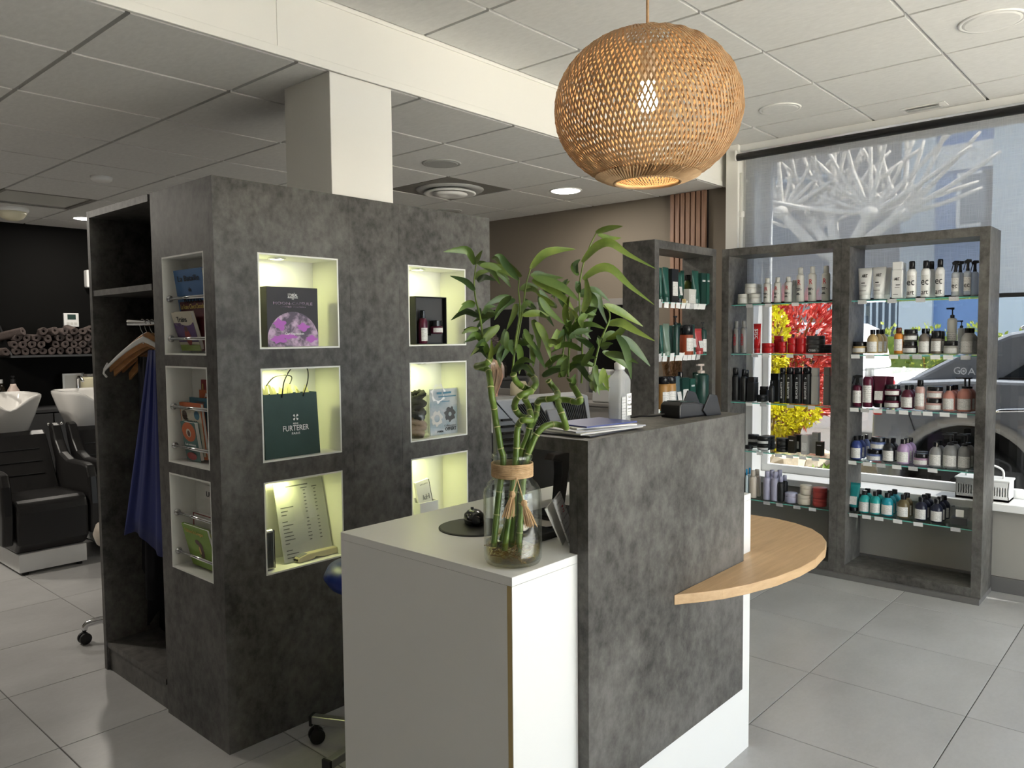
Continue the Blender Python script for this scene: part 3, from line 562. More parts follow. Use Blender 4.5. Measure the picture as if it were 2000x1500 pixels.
F2=[[('tube',4.927,1.554,1.697,0.187,0.0416,'white','white','white hair tube','ART',0),('tube',4.924,1.473,1.697,0.188,0.0391,'white','white','white hair tube','ART',0),('tube',4.977,1.46,1.697,0.186,0.0416,'white','white','white hair tube','',1),('flat',4.907,1.366,1.697,0.209,0.0286,'white','white','slim white flat bottle','ART',0),('flat',4.979,1.372,1.697,0.207,0.0286,'white','white','slim white flat bottle','',1),('can',4.911,1.292,1.697,0.208,0.0262,'white','black','white spray can with black cap','ec',0),('can',4.91,1.219,1.697,0.207,0.0249,'white','black','white spray can with black cap','ec',0),('can',4.976,1.208,1.697,0.206,0.0262,'white','black','white spray can with black cap','',1),('can',4.909,1.145,1.697,0.209,0.0236,'white','black','white spray can with black cap','ec',0),('trigger',4.904,1.067,1.697,0.195,0.0193,'clear','black','clear trigger spray bottle','ec',0),('trigger',4.972,1.058,1.697,0.197,0.0193,'clear','black','clear trigger spray bottle','',1),('trigger',4.904,1.007,1.697,0.199,0.019,'clear','black','clear trigger spray bottle','ec',0),('trigger',4.973,0.986,1.697,0.196,0.0193,'clear','black','clear trigger spray bottle','',1)],[('jar',4.927,1.578,1.372,0.071,0.0417,'gold','black','gold jar with black lid','L',0),('bottle',4.916,1.502,1.372,0.143,0.0311,'gold','black','gold bottle with black cap','L',0),('bottle',4.98,1.489,1.372,0.144,0.0311,'gold','black','gold bottle with black cap','L',1),('bottle',5.049,1.487,1.372,0.144,0.0311,'gold','black','gold bottle with black cap','L',2),('can',4.91,1.355,1.372,0.153,0.0249,'orange','brown','orange oil bottle','L',0),('jar',4.926,1.297,1.372,0.073,0.041,'brownblack','black','black jar with white label band','L',0),('jar',4.924,1.294,1.446,0.068,0.0391,'brownblack','black','black jar stacked on another jar','L',0),('bottle',4.916,1.22,1.372,0.145,0.0311,'taupe','black','taupe bottle with black cap','L',0),('bottle',4.979,1.222,1.372,0.145,0.0311,'taupe','black','taupe bottle with black cap','L',1),('can',4.912,1.157,1.372,0.132,0.027,'taupe','black','taupe bottle with tall black cap','L',0),('can',4.975,1.154,1.372,0.13,0.027,'taupe','black','taupe bottle with tall black cap','L',1),('jar',4.922,1.084,1.372,0.074,0.0371,'silver','black','silver jar with black lid','L',0),('pumpt',4.982,1.094,1.372,0.263,0.025,'offwhite','black','tall white pump bottle','L',1),('pumpt',5.049,1.061,1.372,0.19,0.0198,'offwhite','black','tall white pump bottle','L',2),('bottle',4.917,1.003,1.372,0.145,0.0318,'silver','black','silver bottle with black cap','L',0),('bottle',4.978,0.995,1.372,0.145,0.0318,'silver','black','silver bottle with black cap','L',1)],[('trigger',4.913,1.583,1.05,0.193,0.0275,'burgundy','black','burgundy trigger spray bottle','L',0),('can',4.913,1.523,1.05,0.235,0.0282,'burgundy','clear','tall burgundy clear capped bottle','L',0),('can',4.977,1.525,1.05,0.233,0.0282,'burgundy','clear','tall burgundy clear capped bottle','',1),('tube',4.923,1.459,1.05,0.187,0.0378,'burgundy','black','burgundy tube','L',0),('tube',4.982,1.434,1.05,0.184,0.0378,'burgundy','black','burgundy tube','L',1),('jar',4.929,1.388,1.05,0.072,0.0442,'burgundy','black','burgundy jar with black lid','L',0),('jar',4.928,1.387,1.123,0.065,0.0434,'burgundy','black','burgundy jar stacked on another jar','L',0),('bottle',4.919,1.303,1.05,0.14,0.0339,'burgundy','black','burgundy bottle with black cap','L',0),('bottle',4.979,1.302,1.05,0.139,0.0339,'burgundy','black','burgundy bottle with black cap','L',1),('can',4.911,1.234,1.05,0.172,0.0263,'pink','black','pink spray bottle with black cap','L',0),('jar',4.93,1.165,1.05,0.068,0.0449,'pink','black','pink jar with black lid','L',0),('jar',4.928,1.161,1.119,0.067,0.0435,'pink','black','pink jar stacked on another jar','L',0),('bottle',4.916,1.086,1.05,0.144,0.031,'rose','black','rose pink bottle with black cap','L',0),('bottle',4.976,1.085,1.05,0.144,0.031,'rose','black','rose pink bottle with black cap','L',1),('bottle',5.043,1.082,1.05,0.142,0.031,'rose','black','rose pink bottle with black cap','L',2),('pump',4.922,1.009,1.05,0.192,0.0371,'rose','black','large rose pump bottle','L',0),('pump',4.979,1.0,1.05,0.19,0.0371,'rose','black','large rose pump bottle','L',1)],[('bottle',4.918,1.585,0.727,0.142,0.0329,'blue','black','dark blue bottle with black cap','L',0),('bottle',4.982,1.583,0.727,0.138,0.0329,'blue','black','dark blue bottle with black cap','L',1),('bottle',5.051,1.569,0.727,0.138,0.0223,'lightblue','black','pale blue bottle with black cap','L',2),('jar',4.929,1.482,0.727,0.068,0.0445,'lightblue','black','blue jar with black lid','L',0),('jar',4.928,1.462,0.798,0.072,0.0426,'lightblue','black','blue jar stacked on another jar','L',0),('bottle',4.918,1.399,0.727,0.142,0.0331,'blackgloss','black','glossy black bottle','L',0),('bottle',4.98,1.395,0.727,0.139,0.0331,'blackgloss','black','glossy black bottle','L',1),('bottle',4.919,1.32,0.727,0.143,0.0342,'lilac','black','lilac bottle with black cap','L',0),('bottle',4.982,1.318,0.727,0.143,0.0342,'lilac','black','lilac bottle with black cap','L',1),('bottle',5.051,1.319,0.727,0.139,0.0342,'lilac','black','lilac bottle with black cap','L',2),('jar',4.925,1.225,0.727,0.069,0.0405,'lilacpink','black','mauve jar with black lid','L',0),('jar',4.991,1.236,0.727,0.071,0.0405,'lilacpink','black','mauve jar with black lid','L',1),('bottle',4.918,1.148,0.727,0.141,0.0328,'silverclear','black','silver grey bottle with black cap','L',0),('bottle',4.98,1.143,0.727,0.145,0.0328,'silverclear','black','silver grey bottle with black cap','L',1),('pump',4.922,1.074,0.727,0.191,0.037,'silverclear','black','large grey pump bottle','L',0),('pump',4.983,1.068,0.727,0.194,0.037,'silverclear','black','large grey pump bottle','L',1),('pump',4.917,1.002,0.727,0.193,0.0321,'silverclear','black','large grey pump bottle','L',0),('pump',4.979,0.999,0.727,0.194,0.037,'silverclear','black','large grey pump bottle','L',1)],[('tube',4.921,1.594,0.406,0.173,0.0355,'teal','black','teal tube','L',0),('bottle',4.917,1.531,0.406,0.133,0.0317,'tealgreen','black','turquoise bottle with black cap','L',0),('bottle',4.98,1.533,0.406,0.137,0.0317,'tealgreen','black','turquoise bottle with black cap','L',1),('bottle',4.916,1.468,0.406,0.135,0.0312,'tealgreen','black','turquoise bottle with black cap','L',0),('bottle',4.98,1.468,0.406,0.134,0.0317,'tealgreen','black','turquoise bottle with black cap','L',1),('bottle',4.918,1.401,0.406,0.133,0.0332,'tealblue','black','teal blue bottle with black cap','L',0),('bottle',4.98,1.403,0.406,0.136,0.0332,'tealblue','black','teal blue bottle with black cap','L',1),('bottle',5.051,1.399,0.406,0.135,0.0332,'tealblue','black','teal blue bottle with black cap','L',2),('bottle',4.919,1.313,0.406,0.134,0.0335,'olivebrown','black','olive brown bottle with black cap','L',0),('bottle',4.978,1.31,0.406,0.137,0.0335,'olivebrown','black','olive brown bottle with black cap','L',1),('bottle',4.918,1.217,0.406,0.133,0.0326,'navy','black','navy bottle with black cap','L',0),('bottle',4.98,1.215,0.406,0.138,0.0326,'navy','black','navy bottle with black cap','L',1),('bottle',5.048,1.214,0.406,0.134,0.0326,'navy','black','navy bottle with black cap','L',2),('bottle',4.917,1.135,0.406,0.133,0.0318,'navy','black','navy bottle with black cap','L',0),('bottle',4.979,1.133,0.406,0.137,0.0326,'navy','black','navy bottle with black cap','L',1),('bottle',5.048,1.128,0.406,0.134,0.0326,'navy','black','navy bottle with black cap','L',2),('acrylic',4.927,1.019,0.406,0.103,0.0423,'clear','black','clear acrylic sample box','',0)]]
F1=[[('jar',4.922,2.327,1.697,0.065,0.0372,'offwhite','offwhite','off white jar','L',0),('jar',4.928,2.249,1.697,0.063,0.0427,'offwhite','offwhite','off white jar','L',0),('jar',4.924,2.277,1.762,0.065,0.0391,'offwhite','offwhite','off white jar stacked on another jar','L',0),('jar',4.981,2.269,1.763,0.062,0.0391,'offwhite','offwhite','off white jar stacked on another jar','L',1),('can',4.908,2.156,1.697,0.161,0.0231,'offwhite','offwhite','small off white spray can','R',0),('can',4.908,2.087,1.697,0.162,0.0227,'offwhite','offwhite','small off white spray can','R',0),('can',4.909,2.017,1.697,0.162,0.0236,'offwhite','offwhite','small off white spray can','R',0),('can',4.973,2.003,1.697,0.141,0.0231,'offwhite','offwhite','small off white spray can','',1),('can',4.909,1.939,1.697,0.215,0.024,'offwhite','offwhite','tall off white spray can','R',0),('can',4.91,1.865,1.697,0.216,0.0248,'offwhite','offwhite','tall off white spray can','R',0),('can',4.909,1.78,1.697,0.215,0.0242,'offwhite','offwhite','tall off white spray can','R',0)],[('can',4.905,2.368,1.37,0.212,0.0196,'greycan','greycan','slim grey can with red lettering','OSiS+',0),('can',4.905,2.316,1.37,0.214,0.0198,'greycan','greycan','slim grey can with red lettering','OSiS+',0),('tube',4.911,2.223,1.37,0.193,0.0264,'red','red','upright red tube','OSiS',0),('jar',4.926,2.153,1.37,0.065,0.0413,'red','red','low red jar','',0),('flat',4.979,2.106,1.37,0.112,0.0272,'red','red','red flat bottle','',1),('jar',4.912,2.051,1.37,0.074,0.0266,'red','red','small red jar','',0),('jar',4.916,1.989,1.37,0.097,0.0311,'red','red','tall red jar','',0),('jar',4.914,1.932,1.37,0.097,0.0289,'red','red','tall red jar','',0),('jar',4.941,1.851,1.37,0.055,0.0558,'charcoal','charcoal','wide charcoal jar','OSiS',0),('jar',4.941,1.851,1.426,0.055,0.0558,'charcoal','charcoal','wide charcoal jar stacked on another jar','',0),('jar',4.98,1.822,1.37,0.054,0.0558,'charcoal','charcoal','wide charcoal jar','',1)],[('can',4.912,2.372,1.048,0.222,0.0271,'black','black','black hairspray can','',0),('can',4.908,2.313,1.048,0.213,0.0233,'black','black','black hairspray can','',0),('can',4.973,2.326,1.048,0.206,0.0271,'black','black','black hairspray can','',1),('flat',4.907,2.257,1.048,0.164,0.0249,'black','black','black flat bottle','',0),('flat',4.979,2.274,1.048,0.159,0.0249,'black','black','black flat bottle','',1),('jar',4.919,2.191,1.048,0.045,0.0339,'black','black','low black jar','',0),('flat',4.979,2.202,1.048,0.099,0.0249,'black','black','black flat bottle','',1),('can',4.903,2.118,1.048,0.141,0.0184,'black','black','short black can','',0),('flat',4.979,2.127,1.048,0.187,0.0279,'black','black','black flat bottle','',1),('cyl',4.904,2.044,1.048,0.229,0.019,'black','black','tall black hairspray with vertical lettering','SIL',0),('cyl',4.91,1.999,1.048,0.232,0.0246,'black','black','tall black hairspray with vertical lettering','SIL',0),('cyl',4.911,1.946,1.048,0.233,0.0264,'black','black','tall black hairspray with vertical lettering','SIL',0),('cyl',4.911,1.889,1.048,0.235,0.0265,'black','black','tall black hairspray with vertical lettering','SIL',0),('flat',4.907,1.835,1.048,0.231,0.0218,'silver','silver','tall silver box bottle','',0),('flat',4.907,1.763,1.048,0.237,0.0193,'greycan','greycan','tall grey box','',0)],[('jar',4.91,2.272,0.729,0.024,0.0252,'black','black','small flat black jar','',0),('jar',4.993,2.279,0.729,0.034,0.0365,'black','black','black jar with grey label','L',1),('jar',4.993,2.279,0.764,0.052,0.0365,'black','black','black jar stacked on another jar','L',1),('jar',4.926,2.177,0.729,0.039,0.041,'black','black','black jar with grey label','L',0),('jar',4.926,2.177,0.769,0.05,0.041,'black','black','black jar stacked on another jar','L',0),('jar',4.977,2.168,0.729,0.041,0.041,'black','black','black jar with grey label','',1),('jar',4.977,2.168,0.771,0.048,0.041,'black','black','black jar stacked on another jar','',1),('jar',4.924,2.049,0.729,0.039,0.0388,'black','black','plain black jar','',0),('jar',4.924,2.049,0.769,0.049,0.0388,'black','black','plain black jar stacked on another','',0),('box',4.907,1.978,0.729,0.11,0.0214,'darkbrown','black','dark brown carton','',0),('box',4.979,1.971,0.729,0.113,0.0214,'darkbrown','black','dark brown carton','L',1),('box',4.907,1.894,0.729,0.122,0.0202,'palegrey','white','pale grey carton','L',0),('box',4.979,1.888,0.729,0.118,0.0202,'palegrey','white','pale grey carton','',1),('box',4.979,1.852,0.729,0.135,0.0202,'palegrey','white','pale grey carton','',1),('box',4.907,1.801,0.729,0.088,0.0217,'darkbrown','black','short dark brown carton','',0)],[('can',4.894,2.28,0.404,0.19,0.009,'bluewhite','cyan','slim white bottle with blue cap','',0),('can',4.967,2.293,0.404,0.187,0.01,'bluewhite','cyan','slim white bottle with blue cap','',1),('can',4.909,2.242,0.404,0.183,0.0242,'beige','beige','beige spray can','',0),('can',4.975,2.243,0.404,0.181,0.0242,'beige','beige','beige spray can','',1),('can',4.91,2.144,0.404,0.189,0.0247,'lavender','lavender','lavender spray can','',0),('can',4.977,2.14,0.404,0.188,0.0247,'lavender','lavender','lavender spray can','',1),('can',4.911,2.09,0.404,0.191,0.0263,'lavender','lavender','lavender spray can','',0),('can',4.976,2.087,0.404,0.194,0.0247,'lavender','lavender','lavender spray can','',1),('can',4.905,2.049,0.404,0.165,0.02,'black','lavender','black bottle with lavender cap','',0),('can',4.973,2.052,0.404,0.163,0.02,'black','lavender','black bottle with lavender cap','',1),('jar',4.925,1.988,0.404,0.063,0.04,'lavender','lavender','lavender jar','',0),('jar',4.926,1.904,0.404,0.061,0.0409,'cream','cream','cream jar','',0),('jar',4.922,1.891,0.469,0.06,0.0368,'cream','cream','cream jar stacked on another jar','',0),('jar',4.927,1.806,0.404,0.05,0.0424,'coral','coral','coral red jar','',0),('jar',4.929,1.805,0.455,0.067,0.0437,'coral','coral','coral red jar stacked on another jar','',0)]]
F3=[[('tube',4.161,2.505,1.696,0.207,0.0165,'green','green','dark green tube','',0),('tube',4.218,2.505,1.696,0.212,0.0355,'green','green','dark green tube','',0),('box',4.302,2.505,1.696,0.206,0.0438,'black','black','black pouch box','L',0),('tube',4.379,2.505,1.696,0.191,0.0278,'green','black','green tube with white label','L',0),('tube',4.53,2.565,1.696,0.214,0.024,'green','green','dark green tube','',1),('jar',4.429,2.505,1.696,0.025,0.0214,'gold','gold','small gold jar','',0),('bottle',4.601,2.565,1.696,0.19,0.0421,'olive','black','olive green bottle','',1),('box',4.524,2.505,1.696,0.09,0.0486,'offwhite','white','small white card box','L',0),('tube',4.589,2.505,1.696,0.212,0.0415,'green','green','dark green tube','',0),('box',4.67,2.505,1.696,0.2,0.0344,'greendark','black','dark green carton','',0),('box',4.739,2.505,1.696,0.202,0.0275,'green','black','green carton','',0)],[('tube',4.169,2.505,1.366,0.188,0.018,'green','green','dark green tube','',0),('tube',4.227,2.505,1.366,0.198,0.0373,'palegreen','palegreen','pale green tube','',0),('tube',4.392,2.565,1.366,0.188,0.029,'green','green','dark green tube','L',1),('pumpt',4.343,2.505,1.366,0.247,0.0243,'greendark','black','dark green pump bottle','',0),('tube',4.492,2.565,1.366,0.203,0.0216,'green','green','dark green tube','',1),('can',4.483,2.505,1.366,0.192,0.0435,'rust','black','rust orange bottle with black top','L',0),('tube',4.556,2.505,1.366,0.194,0.0303,'green','green','teal green tube with white label','L',0),('tube',4.631,2.505,1.366,0.168,0.0455,'redtube','redtube','coral red tube','L',0),('pumpt',4.7,2.505,1.366,0.211,0.024,'greendark','black','slim dark green pump bottle','L',0)],[('can',4.194,2.505,1.027,0.212,0.04,'goldcan','black','gold bottle with black top','L',0),('can',4.276,2.505,1.027,0.21,0.0388,'goldcan','black','gold bottle with black top','L',0),('tube',4.358,2.505,1.027,0.205,0.0394,'tealgrey','tealgrey','teal grey tube','L',0),('bottle',4.509,2.565,1.027,0.226,0.0357,'greendark','black','dark green bottle','',1),('box',4.439,2.505,1.027,0.193,0.0478,'greendark','black','dark green carton','L',0),('box',4.533,2.505,1.027,0.183,0.0367,'green','black','green carton','',0),('tube',4.717,2.565,1.027,0.215,0.0422,'green','green','dark green tube','',1),('pumpt',4.678,2.505,1.027,0.274,0.0505,'greendark','palepink','tall green bottle with pale pump','',0)]]
Z3=[1.696,1.366,1.027]
STALKS=[[(1.3793,1.3016,0.9728),(1.3985,1.2985,1.1083),(1.4076,1.2921,1.1845),(1.405,1.2979,1.2149),(1.4028,1.304,1.2555),(1.4001,1.3097,1.2859),(1.3822,1.2977,1.3184),(1.3685,1.2913,1.3446),(1.372,1.2992,1.374),(1.3885,1.3181,1.3927),(1.4037,1.3375,1.4094),(1.3992,1.3509,1.4131),(1.3772,1.3507,1.4177),(1.3663,1.3242,1.4224),(1.3644,1.3032,1.4277),(1.3747,1.3026,1.4387),(1.3901,1.3222,1.4506),(1.4005,1.346,1.4579),(1.3956,1.359,1.4605)],[(1.3923,1.2775,0.9653),(1.4167,1.2722,1.1088),(1.4242,1.2662,1.185),(1.4278,1.2656,1.2229),(1.4303,1.2657,1.2556),(1.4338,1.2635,1.2745),(1.4066,1.2279,1.2893),(1.4263,1.2188,1.2882),(1.4436,1.2368,1.2906),(1.4486,1.2645,1.2923),(1.4419,1.2771,1.3049),(1.4254,1.269,1.3218),(1.4102,1.2487,1.3389),(1.4089,1.2309,1.351),(1.4251,1.2268,1.3551),(1.4498,1.2365,1.3565),(1.464,1.2536,1.3594),(1.4592,1.2628,1.3631),(1.4368,1.2601,1.3715),(1.4106,1.2518,1.3849),(1.3974,1.2482,1.4017)],[(1.4221,1.2804,0.9675),(1.4353,1.2752,1.1056),(1.4458,1.2717,1.1818),(1.4517,1.268,1.2123),(1.4598,1.2613,1.2377),(1.4662,1.2564,1.2631),(1.4626,1.2491,1.287),(1.4821,1.2679,1.3023),(1.4916,1.2844,1.3215),(1.484,1.2863,1.3336),(1.4698,1.2687,1.3482),(1.459,1.246,1.3587),(1.461,1.235,1.3666),(1.476,1.2429,1.3757),(1.4944,1.2624,1.3844),(1.5031,1.2782,1.3927),(1.4932,1.2816,1.3995)],[(1.4232,1.2595,0.9503),(1.4395,1.2585,1.107),(1.4495,1.253,1.1857),(1.4577,1.2463,1.2136),(1.4678,1.2379,1.2439),(1.4771,1.229,1.2602),(1.4911,1.2207,1.2698),(1.5195,1.2173,1.2708),(1.531,1.2003,1.2663),(1.5183,1.1814,1.2649),(1.4974,1.1692,1.2816),(1.4872,1.169,1.3),(1.4938,1.1836,1.3163),(1.5127,1.2024,1.3267),(1.5313,1.2099,1.3315),(1.541,1.1947,1.3316),(1.5367,1.1658,1.3281),(1.5238,1.1435,1.3301),(1.5187,1.1372,1.337),(1.5253,1.1524,1.3522),(1.5394,1.1772,1.3695)],[(1.4101,1.3112,0.962),(1.4478,1.2742,1.1167),(1.4678,1.2635,1.1954),(1.4727,1.2622,1.2415),(1.4774,1.2592,1.267),(1.4845,1.2532,1.2875),(1.5225,1.2783,1.3038),(1.52,1.275,1.32),(1.5074,1.2552,1.3309),(1.502,1.2258,1.3345),(1.5083,1.2095,1.3374),(1.5261,1.2139,1.3412),(1.5454,1.2325,1.3517),(1.552,1.2511,1.3637),(1.5406,1.2569,1.3798)]]
SHOOTS=[[(1.391,1.3184,1.4361),(1.3904,1.3378,1.4768),(1.3946,1.3538,1.5402),(1.3966,1.3707,1.5855),(1.4036,1.3821,1.6312),(1.4169,1.3864,1.6773)],[(1.4188,1.2694,1.4029),(1.435,1.273,1.4761),(1.4537,1.2738,1.5502),(1.4616,1.2851,1.6064),(1.4717,1.2912,1.6332)],[(1.449,1.2856,1.4574),(1.4725,1.2829,1.5507),(1.4898,1.2847,1.6188),(1.5071,1.2842,1.661)],[(1.5486,1.1982,1.388),(1.5644,1.2051,1.4935),(1.5729,1.2161,1.5544),(1.5825,1.2233,1.5854)],[(1.5544,1.1604,1.3739),(1.5679,1.1678,1.4557),(1.5782,1.1842,1.5987),(1.5994,1.1832,1.6825),(1.6314,1.1688,1.7536)],[(1.5452,1.1261,1.3792),(1.5728,1.1186,1.4706),(1.6018,1.1073,1.5371),(1.6016,1.1252,1.5673)],[(1.5492,1.2275,1.3872),(1.5727,1.2259,1.4936),(1.5827,1.2381,1.5859),(1.598,1.2399,1.6289)]]
